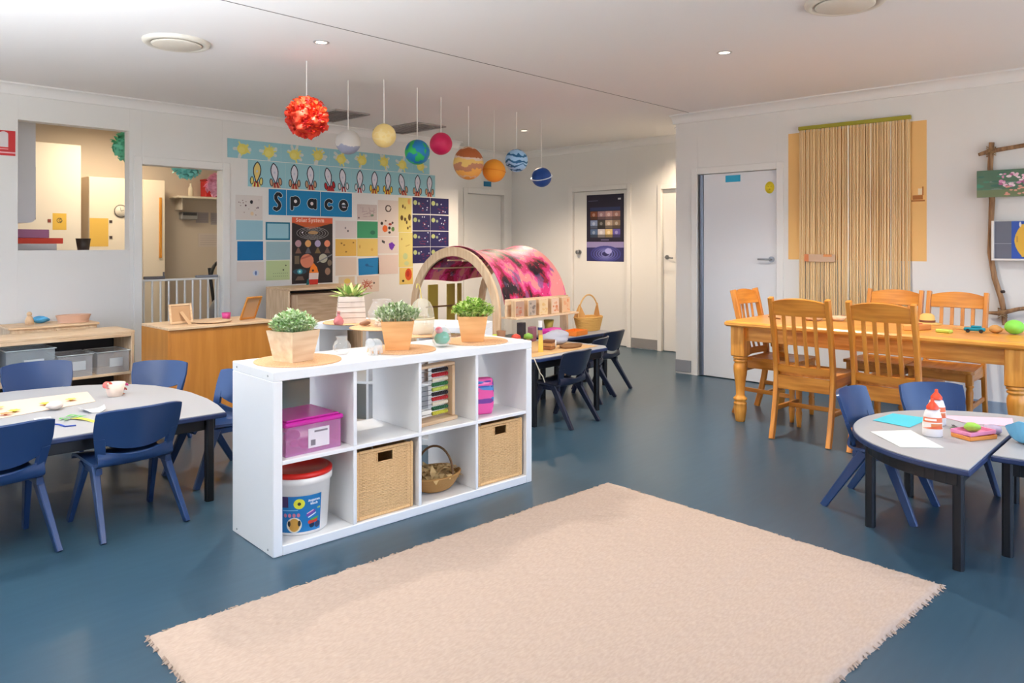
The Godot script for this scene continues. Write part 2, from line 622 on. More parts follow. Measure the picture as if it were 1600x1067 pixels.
func build_windows() -> void:
	# sliding glazed doors behind the camera and a window band on the left, both outside the frame
	var n := 1
	for i in 3:
		var x0 := 0.6 + i * 2.0
		var o := Node3D.new()
		o.name = "window_%d" % n
		n += 1
		add_child(o)
		tag(o, "", "", "", "structure")
		var st := sf()
		for e in [[x0, x0 + 0.06, 0.0, 2.3], [x0 + 1.94, x0 + 2.0, 0.0, 2.3], [x0 + 0.06, x0 + 1.94, 0.0, 0.07], [x0 + 0.06, x0 + 1.94, 2.24, 2.3]]:
			mm(st, e[0], e[1], e[2], e[3], 2.53, 2.59, 0.003)
		put(st, "window_frame", pm(225, 226, 228, 0.4), o)
		st = sf()
		mm(st, x0 + 0.06, x0 + 1.94, 0.07, 2.24, 2.557, 2.563, 0.0)
		put(st, "pane", glass(240, 248, 250, 0.06), o)
	for i in 3:
		var zz := -6.8 + i * 0.8
		var o := Node3D.new()
		o.name = "window_%d" % n
		n += 1
		add_child(o)
		tag(o, "", "", "", "structure")
		var st := sf()
		for e in [[zz, zz + 0.06, 0.7, 2.3], [zz + 0.74, zz + 0.8, 0.7, 2.3], [zz + 0.06, zz + 0.74, 0.7, 0.76], [zz + 0.06, zz + 0.74, 2.24, 2.3]]:
			mm(st, -1.59, -1.53, e[2], e[3], e[0], e[1], 0.003)
		put(st, "window_frame", pm(225, 226, 228, 0.4), o)
		st = sf()
		mm(st, -1.563, -1.557, 0.76, 2.24, zz + 0.06, zz + 0.74, 0.0)
		put(st, "pane", glass(240, 248, 250, 0.06), o)

func casing(parent: Node, pts: Array, axis_z: bool, w: float, plane: float) -> void:
	# architrave round an opening: [from, to, height] on a wall plane
	var st := sf()
	var a: float = pts[0]
	var b: float = pts[1]
	var h: float = pts[2]
	var t := 0.016
	if axis_z:   # wall faces -x
		mm(st, plane - t, plane, 0, h + w, a - w, a, 0.003)
		mm(st, plane - t, plane, 0, h + w, b, b + w, 0.003)
		mm(st, plane - t, plane, h, h + w, a, b, 0.003)
	else:
		mm(st, a - w, a, 0, h + w, plane, plane + t, 0.003)
		mm(st, b, b + w, 0, h + w, plane, plane + t, 0.003)
		mm(st, a, b, h, h + w, plane, plane + t, 0.003)
	put(st, "door_frame", mats["trim"], parent)

func door_node(n: int) -> Node3D:
	var o := Node3D.new()
	o.name = "door_%d" % n
	add_child(o)
	tag(o, "", "", "", "structure")
	return o

func lever(parent: Node, at: Vector3, out: Vector3, along: Vector3) -> void:
	var st := sf()
	tube(st, [at, at + out * 0.012], 0.027, 16)
	tube(st, [at, at + out * 0.05, at + out * 0.056 + along * 0.012, at + out * 0.056 + along * 0.11], 0.009, 8)
	put(st, "door_handle", mats["steel"], parent)

func build_added_flash() -> void:
	# unseen lamp added left of the frame, thrown up to brighten the ceiling
	for e in [[Vector3(-0.5, 0, -3.0), "added unseen flash on a stand left of the frame, brightening the ceiling"]]:
		added_flash_lamp(e[0], e[1])

func added_flash_lamp(at: Vector3, label: String) -> void:
	var o := thing("added_flash", label, "studio light", at, 0.0, "added flashes")
	var st := sf()
	tube(st, [Vector3(0, 0.12, 0), Vector3(0, 0.86, 0)], 0.013, 10)
	put(st, "pole", mats["black_metal"], o)
	for k in 3:
		st = sf()
		var a := TAU * k / 3.0
		tube(st, [Vector3(cos(a) * 0.4, 0.012, sin(a) * 0.4), Vector3(0, 0.45, 0)], 0.01, 8)
		put(st, "leg", mats["black_metal"], o)
	st = sf()
	lathe(st, [Vector2(0, 0.861), Vector2(0.06, 0.861), Vector2(0.065, 1.0), Vector2(0.11, 1.08), Vector2(0.105, 1.08), Vector2(0.06, 1.005)], 24)
	put(st, "head", mats["black_metal"], o)
	st = sf()
	lathe(st, [Vector2(0, 1.052), Vector2(0.085, 1.052), Vector2(0.085, 1.048), Vector2(0, 1.048)], 24)
	var em := StandardMaterial3D.new()
	em.emission_enabled = true
	em.emission = Color(1.0, 0.97, 0.93)
	em.emission_energy_multiplier = 6.0
	put(st, "lamp_diffuser", em, o)
	var sp := SpotLight3D.new()
	sp.name = "added_flash_light"
	sp.light_color = Color(0.92, 0.96, 1.0)
	sp.light_energy = 15.0
	sp.spot_angle = 78.0
	sp.spot_angle_attenuation = 0.4
	sp.spot_range = 14.0
	sp.spot_attenuation = 2.0
	sp.light_size = 0.08
	sp.shadow_enabled = true
	o.add_child(sp)
	sp.position = Vector3(0, 1.09, 0)
	sp.rotation.x = PI / 2

func backing(parent: Node, x0: float, x1: float, h: float, z0: float, z1: float) -> void:  # unseen panel added behind the leaf to stop sky light at the gaps
	var st := sf()
	mm(st, x0, x1, 0.0, h, z0, z1, 0.0)
	put(st, "added_light_stop", pm(120, 114, 108, 0.8), parent)

func build_doors() -> void:
	# doorway to the kitchen, no leaf
	var o := door_node(1)
	casing(o, [2.65, 3.41, 2.04], false, 0.072, ZW)
	# closed door in the set-back wall
	o = door_node(2)
	casing(o, [7.057, 7.774, 2.008], false, 0.075, -7.57)
	var st := sf()
	mm(st, 7.06, 7.771, 0.008, 2.004, -7.655, -7.62, 0.002)
	put(st, "door_leaf", mats["door"], o)
	backing(o, 7.0, 7.83, 2.05, -7.69, -7.66)
	# far wall: door with the night-sky poster
	o = door_node(3)
	casing(o, [-6.43, -5.543, 2.01], true, 0.062, XF)
	st = sf()
	mm(st, XF + 0.025, XF + 0.06, 0.008, 2.006, -6.426, -5.547, 0.002)
	var dl := put(st, "door_leaf", mats["door"], o)
	backing(o, XF + 0.065, XF + 0.12, 2.05, -6.48, -5.49)
	st = sf()
	var k := Vector3(XF + 0.025, 1.2, -6.33)
	tube(st, [k, k + Vector3(-0.01, 0, 0)], 0.032, 18)
	tube(st, [k, k + Vector3(-0.04, 0, 0), k + Vector3(-0.046, 0, 0), k + Vector3(-0.062, 0, 0), k + Vector3(-0.07, 0, 0)], 0.02, 14, [0.6, 0.6, 1.3, 1.4, 0.8])
	put(st, "door_knob", mats["steel"], dl)
	# far wall: second door, partly hidden by the near wall
	o = door_node(4)
	casing(o, [-5.034, -4.22, 1.98], true, 0.055, XF)
	st = sf()
	mm(st, XF + 0.025, XF + 0.06, 0.008, 1.976, -5.03, -4.224, 0.002)
	dl = put(st, "door_leaf", mats["door"], o)
	backing(o, XF + 0.065, XF + 0.12, 2.03, -5.09, -4.17)
	lever(dl, Vector3(XF + 0.025, 1.15, -4.97), Vector3(-1, 0, 0), Vector3(0, -0.08, 1))
	# near wall: white door with a steel strip along its hinge side
	o = door_node(5)
	casing(o, [-3.85, -3.03, 2.005], true, 0.065, XR)
	st = sf()
	mm(st, XR + 0.02, XR + 0.055, 0.008, 2.001, -3.80, -3.034, 0.002)
	dl = put(st, "door_leaf", pm(228, 229, 232, 0.4), o)
	backing(o, XR + 0.06, XR + 0.12, 2.05, -3.9, -2.98)
	st = sf()
	tube(st, [Vector3(XR + 0.016, 0.01, -3.815), Vector3(XR + 0.016, 1.998, -3.815)], 0.022, 12)
	put(st, "hinge_guard", pm(108, 114, 128, 0.35, 0.6), o)
	lever(dl, Vector3(XR + 0.02, 1.17, -3.09), Vector3(-1, 0, 0), Vector3(0, 0, -1))

func build_ceiling_fittings() -> void:
	# recessed downlights: three in view, one added in the passage, the others light the part of the room behind the frame
	var L := [
		[Vector3(2.68, CEIL, -4.257), "recessed downlight in the ceiling above the red pom-pom", 4.2],
		[Vector3(4.72, CEIL, -2.496), "recessed downlight in the ceiling above the wooden dining table end", 5.5],
		[Vector3(6.397, CEIL, -5.9), "small far recessed downlight above the blue striped ball", 6.5],
		[Vector3(7.45, CEIL, -4.5), "added downlight in the passage, unseen behind the near wall corner", 2.5],  # lamp added out of sight to brighten the passage and far ceiling
		[Vector3(0.9, CEIL, -2.4), "recessed downlight of the near ceiling, left of the rug", 1.5],
		[Vector3(2.7, CEIL, -0.7), "recessed downlight of the near ceiling, above the rug", 1.6],
		[Vector3(4.7, CEIL, -0.3), "recessed downlight of the near ceiling, by the plastic tables", 2.2],
		[Vector3(0.7, CEIL, -4.3), "recessed downlight of the near ceiling, above the left craft table", 1.5]]
	for e in L:
		var far: bool = e[0].x > 6.0
		var o := thing("downlight", e[1], "ceiling light", e[0], 0.0, "recessed ceiling downlights")
		var st := sf()
		lathe(st, [Vector2(0.036, 0.006), Vector2(0.037, -0.003), Vector2(0.042, -0.006), Vector2(0.05, -0.004), Vector2(0.052, 0.0)], 28)
		put(st, "bezel", pm(200, 200, 202, 0.3, 0.6), o)
		st = sf()
		lathe(st, [Vector2(0.0, -0.0015), Vector2(0.036, -0.0012)], 24)
		var em := StandardMaterial3D.new()
		em.albedo_color = Color(1, 1, 1)
		em.emission_enabled = true
		em.emission = Color(1.0, 0.93, 0.82)
		em.emission_energy_multiplier = 6.0
		put(st, "lens", em, o)
		var sp := SpotLight3D.new()
		sp.name = "spot"
		sp.light_color = Color(1.0, 0.90, 0.78) if far else Color(1.0, 0.975, 0.94)
		sp.light_energy = e[2]
		sp.spot_angle = 68.0
		sp.spot_angle_attenuation = 0.6
		sp.spot_range = 14.0
		sp.spot_attenuation = 2.0
		sp.light_size = 0.04
		sp.shadow_enabled = true
		o.add_child(sp)
		sp.position = Vector3(0, -0.012, 0)
		sp.rotation.x = -PI / 2
	# round air diffusers
	for e in [[Vector3(2.03, CEIL, -4.92), "round cream air diffuser in the ceiling, left of the downlight"], [Vector3(4.17, CEIL, -1.5), "round cream air diffuser cut by the top edge of the picture"]]:
		var o := thing("air_diffuser", e[1], "vent", e[0], 0.0, "round ceiling air diffusers")
		var st := sf()
		lathe(st, [Vector2(0.205, 0.0), Vector2(0.203, -0.014), Vector2(0.19, -0.024), Vector2(0.165, -0.022), Vector2(0.15, -0.004), Vector2(0.13, 0.0)], 48)
		put(st, "outer_ring", pm(222, 214, 200, 0.5), o)
		st = sf()
		lathe(st, [Vector2(0.0, -0.03), Vector2(0.14, -0.03), Vector2(0.15, -0.026), Vector2(0.152, -0.02), Vector2(0.12, -0.014), Vector2(0.1, -0.001)], 48)
		put(st, "centre_plate", pm(220, 211, 196, 0.5), o)
	# square return-air grilles
	for e in [[4.1, 4.5, -6.92, -6.25, "square grey air grille in the ceiling right of the red pom-pom"], [5.13, 5.56, -7.08, -6.3, "square grey air grille in the ceiling behind the blue and green ball"]]:
		var o := thing("air_grille", e[4], "vent", Vector3((e[0] + e[1]) / 2, CEIL, (e[2] + e[3]) / 2), 0.0, "square ceiling grilles")
		var hx: float = (e[1] - e[0]) / 2
		var hz: float = (e[3] - e[2]) / 2
		var st := sf()
		for q in [[-hx, hx, -hz, -hz + 0.03], [-hx, hx, hz - 0.03, hz], [-hx, -hx + 0.03, -hz + 0.03, hz - 0.03], [hx - 0.03, hx, -hz + 0.03, hz - 0.03]]:
			mm(st, q[0], q[1], -0.016, -0.0005, q[2], q[3], 0.003)
		put(st, "frame", pm(156, 148, 144, 0.6), o)
		for i in 14:
			var zz := lerpf(-hz + 0.045, hz - 0.045, i / 13.0)
			st = sf()
			cbox(st, Vector3.ZERO, Vector3(hx * 2 - 0.058, 0.003, 0.044), 0.0, Transform3D(Basis(Vector3.RIGHT, 0.18), Vector3(0, -0.011, zz)))
			put(st, "slat", pm(150, 141, 137, 0.6), o)

func build_rug() -> void:
	# corners (0.979,-2.62) (3.358,-2.471) (3.235,-0.794)
	var o := Vector3(0.979, 0, -2.62)
	var ux := Vector3(3.358 - 0.979, 0, -2.471 + 2.62)
	var uz := Vector3(3.235 - 3.358, 0, -0.794 + 2.471)
	var root := thing("rug", "large cream shaggy rug lying on the blue-grey floor", "rug", o + ux * 0.5 + uz * 0.5)
	var nx := 190
	var nz := 134
	var st := sf()
	st.set_smooth_group(0)
	var fine := FastNoiseLite.new()
	fine.seed = 5
	fine.frequency = 0.32
	var P := func(i: int, j: int) -> Vector3:
		var u := float(i) / nx
		var v := float(j) / nz
		var e := mini(mini(i, nx - i), mini(j, nz - j))
		var p := ux * (u - 0.5) + uz * (v - 0.5)
		p += Vector3(fine.get_noise_2d(i * 3.1, j * 2.7), 0, fine.get_noise_2d(i * 2.9 + 90, j * 3.3)) * 0.006
		p.y = 0.016 + fine.get_noise_2d(i * 2.0 + 300, j * 2.0) * 0.005 + noise_a.get_noise_2d(i * 4.0, j * 4.0) * 0.005
		if e == 1: p.y *= 0.8
		if e == 0: p.y = 0.0
		return p
	for j in nz:
		for i in nx:
			for k in [[0, 0], [1, 0], [1, 1], [0, 0], [1, 1], [0, 1]]:
				st.add_vertex(P.call(i + k[0], j + k[1]))
	put(st, "pile", mats["rug"], root)
	# ragged tufts along the edges
	st = sf()
	for s in 4:
		for i in 150:
			var t := rng.randf()
			var p := Vector3.ZERO
			var d := Vector3.ZERO
			if s == 0: p = ux * (t - 0.5) - uz * 0.5; d = -uz
			elif s == 1: p = ux * (t - 0.5) + uz * 0.5; d = uz
			elif s == 2: p = uz * (t - 0.5) - ux * 0.5; d = -ux
			else: p = uz * (t - 0.5) + ux * 0.5; d = ux
			d = (d.normalized() + Vector3(rng.randf_range(-0.6, 0.6), 0, rng.randf_range(-0.6, 0.6))).normalized()
			p -= d * 0.006
			sweep(st, [p + Vector3(0, 0.009, 0), p + d * rng.randf_range(0.008, 0.022) + Vector3(0, 0.004, 0)], circ(0.0035, 4), Vector3.UP, false, [1.0, 0.5])
	var f := put(st, "edge_tufts", mats["rug"], root)
	f.set_meta("kind", "stuff")

# ------------------------------------------------------------------ white cube shelves
const S1_AT := Vector3(1.595, 0, -2.899)
const S1_TURN := -0.0636
const S2_AT := Vector3(2.775, 0, -4.50)
const S2_TURN := -1.052

func cube_shelf(label: String, at: Vector3, turn: float, cols: int, length: float) -> Node3D:
	# local: x along the shelf, front at z = 0, back at z = -0.42
	var o := thing("cube_shelf", label, "shelf", at, turn, "white cube shelves")
	var m: Material = mats["white_board"]
	var D := 0.42
	var H := 0.78
	var T := 0.042
	var st := sf()
	mm(st, 0, length, H - T, H, -D, 0, 0.003)
	put(st, "top_board", m, o)
	st = sf()
	mm(st, T, length - T, 0, T, -D, 0, 0.003)
	put(st, "bottom_board", m, o)
	for e in [[0.0, T], [length - T, length]]:
		st = sf()
		mm(st, e[0], e[1], 0, H - T, -D, 0, 0.003)
		put(st, "side_board", m, o)
	st = sf()
	mm(st, T, length - T, H / 2 - 0.009, H / 2 + 0.009, -D + 0.002, -0.003, 0.002)
	put(st, "middle_board", m, o)
	var cw := (length - 2 * T - (cols - 1) * 0.018) / cols
	for i in range(1, cols):
		var x := T + i * cw + (i - 1) * 0.018
		for r in [[T, H / 2 - 0.009], [H / 2 + 0.009, H - T]]:
			st = sf()
			mm(st, x, x + 0.018, r[0], r[1], -D + 0.002, -0.003, 0.002)
			put(st, "divider", m, o)
	for y in [0.022, H - 0.022]:
		for z in [-0.05, -D + 0.05]:
			st = sf()
			tube(st, [Vector3(0.001, y, z), Vector3(-0.0015, y, z)], 0.005, 8)
			put(st, "screw_cap", pm(150, 150, 150, 0.4), o)
	return o

func build_shelves() -> void:
	cube_shelf("long white four-by-two cube shelf standing beside the rug", S1_AT, S1_TURN, 4, 1.511)
	cube_shelf("white cube shelf standing behind the long shelf, end against it", S2_AT, S2_TURN, 3, 1.14)

# ------------------------------------------------------------------ wooden dining set
func build_wood_dining() -> void:
	var cx := 5.56
	var cz := -1.77
	var t := thing("dining_table", "honey-stained pine dining table with turned legs beside the curtain wall", "table", Vector3(cx, 0, cz))
	# local: long side along z
	var st := sf()
	var hx := 0.42
	var hz := 0.95
	slab(st, PackedVector2Array([Vector2(-hx, -hz), Vector2(hx, -hz), Vector2(hx, hz), Vector2(-hx, hz)]), 0.705, 0.745, 0.012)
	put(st, "table_top", honey(2), t)
	for s in [-1.0, 1.0]:
		st = sf()
		mm(st, s * 0.33 - 0.011, s * 0.33 + 0.011, 0.6, 0.704, -0.84, 0.84, 0.003)
		put(st, "apron", honey(2), t)
		st = sf()
		mm(st, -0.31, 0.31, 0.6, 0.704, s * 0.86 - 0.011, s * 0.86 + 0.011, 0.003)
		put(st, "apron", honey(0), t)
	for sx in [-1.0, 1.0]:
		for sz in [-1.0, 1.0]:
			st = sf()
			var c := Vector3(sx * 0.335, 0, sz * 0.865)
			cbox(st, c + Vector3(0, 0.595, 0), Vector3(0.105, 0.22, 0.105), 0.006)
			var X := Transform3D(Basis.IDENTITY, c)
			lathe(st, [Vector2(0.0, 0.0), Vector2(0.032, 0.0), Vector2(0.036, 0.02), Vector2(0.043, 0.06), Vector2(0.047, 0.1), Vector2(0.044, 0.125), Vector2(0.047, 0.13), Vector2(0.047, 0.14), Vector2(0.039, 0.147), Vector2(0.043, 0.155), Vector2(0.049, 0.162), Vector2(0.049, 0.174), Vector2(0.036, 0.185), Vector2(0.031, 0.2), Vector2(0.034, 0.26), Vector2(0.043, 0.33), Vector2(0.049, 0.38), Vector2(0.049, 0.41), Vector2(0.043, 0.43), Vector2(0.038, 0.437), Vector2(0.049, 0.444), Vector2(0.05, 0.454), Vector2(0.039, 0.46), Vector2(0.052, 0.466), Vector2(0.052, 0.477), Vector2(0.04, 0.483), Vector2(0.05, 0.487), Vector2(0.0, 0.487)], 24, X)
			put(st, "leg", honey(1), t)
	var proto := wood_chair("honey pine slat-back chair at the near side, closer to the table's far end", Vector3(5.16, 0, -2.06), -PI / 2 + 0.02)
	copy_of(proto, "wooden_chair", "honey pine slat-back chair at the near side, behind the glue bottles", Vector3(5.16, 0, -1.54), -PI / 2 - 0.03)
	copy_of(proto, "wooden_chair", "pine slat-back chair on the wall side, left one beneath the curtain", Vector3(6.08, 0, -1.9), PI / 2)
	copy_of(proto, "wooden_chair", "pine slat-back chair on the wall side, right one near the branch frame", Vector3(6.08, 0, -1.47), PI / 2)
	copy_of(proto, "wooden_chair", "pine slat-back chair at the table's end by the white door", Vector3(5.63, 0, -2.53), PI)

func wood_chair(label: String, at: Vector3, turn: float) -> Node3D:
	# local: faces -z, back at +z
	var o := thing("wooden_chair", label, "chair", at, turn, "wooden dining chairs")
	var V := amber(1)
	var st: SurfaceTool
	var post := func(y: float) -> float:   # z of the rear post at a height
		if y < 0.44: return 0.175 + 0.085 * pow((0.44 - y) / 0.44, 1.6)
		return 0.175 + 0.1 * pow((y - 0.44) / 0.51, 1.3)
	for s in [-1.0, 1.0]:
		st = sf()
		var pts := []
		for i in 13:
			var y := 0.955 * i / 12.0
			pts.append(Vector3(s * 0.188, y, post.call(y)))
		sweep(st, pts, rrect(0.03, 0.042, 0.004), Vector3.RIGHT)
		put(st, "rear_post", V, o)
		st = sf()
		var X := Transform3D(Basis.IDENTITY, Vector3(s * 0.18, 0, -0.19))
		lathe(st, [Vector2(0, 0), Vector2(0.015, 0), Vector2(0.019, 0.05), Vector2(0.023, 0.1), Vector2(0.018, 0.125), Vector2(0.024, 0.135), Vector2(0.018, 0.145), Vector2(0.021, 0.22), Vector2(0.024, 0.3), Vector2(0.019, 0.325), Vector2(0.026, 0.335), Vector2(0.026, 0.345), Vector2(0.02, 0.35), Vector2(0.0, 0.35)], 16, X)
		cbox(st, Vector3(s * 0.18, 0.387, -0.19), Vector3(0.044, 0.076, 0.044), 0.003)
		put(st, "front_leg", V, o)
		st = sf()
		bar(st, Vector3(s * 0.184, 0.19, -0.175), Vector3(s * 0.184, 0.2, 0.19), 0.018, 0.03, Vector3.RIGHT)
		put(st, "stretcher", amber(2), o)
		st = sf()
		mm(st, s * 0.183 - 0.01, s * 0.183 + 0.01, 0.365, 0.425, -0.168, 0.155, 0.002)
		put(st, "side_rail", amber(2), o)
	st = sf()   # saddle seat
	shell(st, func(u: float, v: float) -> Vector3:
		var x := (u - 0.5) * lerpf(0.43, 0.375, v)
		var z := lerpf(-0.235, 0.16, v)
		return Vector3(x, 0.437 - 0.012 * (1.0 - pow(absf(u - 0.5) * 2.0, 2)) * sin(v * PI) , z), 12, 10, 0.022)
	put(st, "seat", amber(2), o)
	for e in [[0.365, 0.425, -0.2], [0.335, 0.428, 0.186]]:
		st = sf()
		mm(st, -0.172, 0.172, e[0], e[1], e[2] - 0.01, e[2] + 0.01, 0.002)
		put(st, "seat_rail", amber(0), o)
	st = sf()
	bar(st, Vector3(-0.175, 0.195, 0.0), Vector3(0.175, 0.195, 0.0), 0.018, 0.03, Vector3.FORWARD)
	put(st, "cross_stretcher", amber(0), o)
	# crest and lower rail bow backwards between the posts
	for e in [[0.84, 0.93, 0.025, "crest_rail", 0.022], [0.452, 0.5, 0.0, "lower_rail", 0.022]]:
		st = sf()
		shell(st, func(u: float, v: float) -> Vector3:
			var a := (u - 0.5) * 2.0
			var top: float = e[1] + e[2] * (1.0 - a * a)
			var y := lerpf(e[0], top, v)
			return Vector3(a * 0.174, y, post.call(y) + 0.026 * (1.0 - a * a)), 14, 4, e[4])
		put(st, e[3], amber(0), o)
	for i in 4:
		st = sf()
		var a := (i - 1.5) / 2.5
		var pts := []
		for k in 7:
			var y := lerpf(0.485, 0.855, k / 6.0)
			pts.append(Vector3(a * 0.172, y, post.call(y) + 0.026 * (1 - a * a) + 0.012 * sin(k / 6.0 * PI)))
		sweep(st, pts, rrect(0.025, 0.011, 0.002), Vector3.RIGHT)
		put(st, "back_slat", V, o)
	return o

# ------------------------------------------------------------------ plastic tables and chairs
func plastic_chair(label: String, at: Vector3, turn: float, k := 1.0, tone := "navy") -> Node3D:
	# local: faces -z; total height 0.57
	var o := thing("plastic_chair", label, "chair", at, turn, "moulded navy plastic school chairs")
	var m: Material = mats[tone]
	o.scale = Vector3(k, k, k)
	var st := sf()
	# half width and depth of the back at height y
	var bz := func(y: float) -> float: return 0.135 + 0.075 * pow(maxf(0.0, y - 0.3) / 0.27, 1.3)
	var hw := func(y: float) -> float: return lerpf(0.165, 0.192, clampf((y - 0.33) / 0.15, 0, 1)) - 0.004 * pow(clampf((y - 0.53) / 0.04, 0, 1), 2)
	shell(st, func(u: float, v: float) -> Vector3:
		var a := (u - 0.5) * 2.0
		var lo := 0.378 + 0.05 * a * a
		var hi := 0.57 - 0.012 * pow(absf(a), 5)
		var y := lerpf(lo, hi, v)
		return Vector3(a * hw.call(y), y, bz.call(y) - 0.045 * a * a), 16, 8, 0.014)
	put(st, "backrest", m, o)
	st = sf()   # seat with the rail that rises behind it
	var prof := [Vector2(-0.19, 0.292), Vector2(-0.175, 0.308), Vector2(-0.13, 0.313), Vector2(-0.05, 0.306), Vector2(0.03, 0.3), Vector2(0.09, 0.3), Vector2(0.125, 0.312), Vector2(0.14, 0.33), Vector2(0.146, 0.352)]
	shell(st, func(u: float, v: float) -> Vector3:
		var a := (u - 0.5) * 2.0
		var t := v * (prof.size() - 1)
		var i := mini(int(t), prof.size() - 2)
		var p: Vector2 = prof[i].lerp(prof[i + 1], t - i)
		var up := clampf((v - 0.7) / 0.3, 0, 1)
		return Vector3(a * lerpf(0.178, 0.165, v), p.y + 0.02 * a * a * (0.4 + up), p.x - 0.042 * a * a * up), 14, 24, 0.014)
	put(st, "seat", m, o)
	for s in [-1.0, 1.0]:
		st = sf()   # the posts left and right of the hand slot
		shell(st, func(u: float, v: float) -> Vector3:
			var a: float = s * lerpf(0.78, 1.0, u)
			var y := lerpf(0.318, 0.44, v)
			return Vector3(a * hw.call(y), y, bz.call(y) - 0.045 * a * a), 4, 6, 0.018)
		put(st, "back_post", m, o)
		for e in [[-0.06, -0.185, "front_leg"], [0.05, 0.235, "rear_leg"]]:
			st = sf()
			var top := Vector3(s * 0.158, 0.295, e[0])
			var foot := Vector3(s * 0.186, 0.0, e[1])
			sweep(st, [foot, foot.lerp(top, 0.5), top], rrect(0.026, 0.04, 0.004), Vector3.RIGHT, false, [0.85, 1.0, 1.25])
			put(st, e[2], m, o)
		st = sf()
		bar(st, Vector3(s * 0.155, 0.283, -0.11), Vector3(s * 0.155, 0.283, 0.1), 0.026, 0.03)
		put(st, "side_rib", m, o)
	return o

func table_top_thing(label: String, outline: PackedVector2Array, at: Vector3, h: float, legs: Array) -> Node3D:
	var t := thing("craft_table", label, "table", at, 0.0, "grey laminate craft tables")
	var st := sf()
	slab(st, outline, h - 0.006, h, 0.0015)
	var tt := put(st, "table_top", mats["grey_top"], t)
	st = sf()
	var edge := PackedVector2Array()
	var off := Geometry2D.offset_polygon(outline, 0.006)
	edge = off[0]
	slab(st, edge, h - 0.028, h - 0.005, 0.004)
	put(st, "edge_band", mats["navy_edge"], tt)
	st = sf()   # apron under the top
	var ins: PackedVector2Array = Geometry2D.offset_polygon(outline, -0.05)[0]
	for i in ins.size():
		var a := ins[i]
		var b := ins[(i + 1) % ins.size()]
		bar(st, Vector3(a.x, h - 0.058, a.y), Vector3(b.x, h - 0.058, b.y), 0.016, 0.06, Vector3((b - a).orthogonal().x, 0, (b - a).orthogonal().y))
	put(st, "apron", mats["black_metal"], t)
	for p in legs:
		st = sf()
		sweep(st, [Vector3(p.x, 0, p.y), Vector3(p.x, h - 0.03, p.y)], rrect(0.04, 0.04, 0.008), Vector3.RIGHT)
		put(st, "leg", mats["black_metal"], t)
	return t

func half_disc(r: float, sgn: float) -> PackedVector2Array:
	# straight edge along x at z = 0, round side towards sgn * z, small rounded corners
	var p := PackedVector2Array()
	for i in 41:
		var a := PI * i / 40.0
		p.append(Vector2(r * cos(a), sgn * r * sin(a)))
	return p

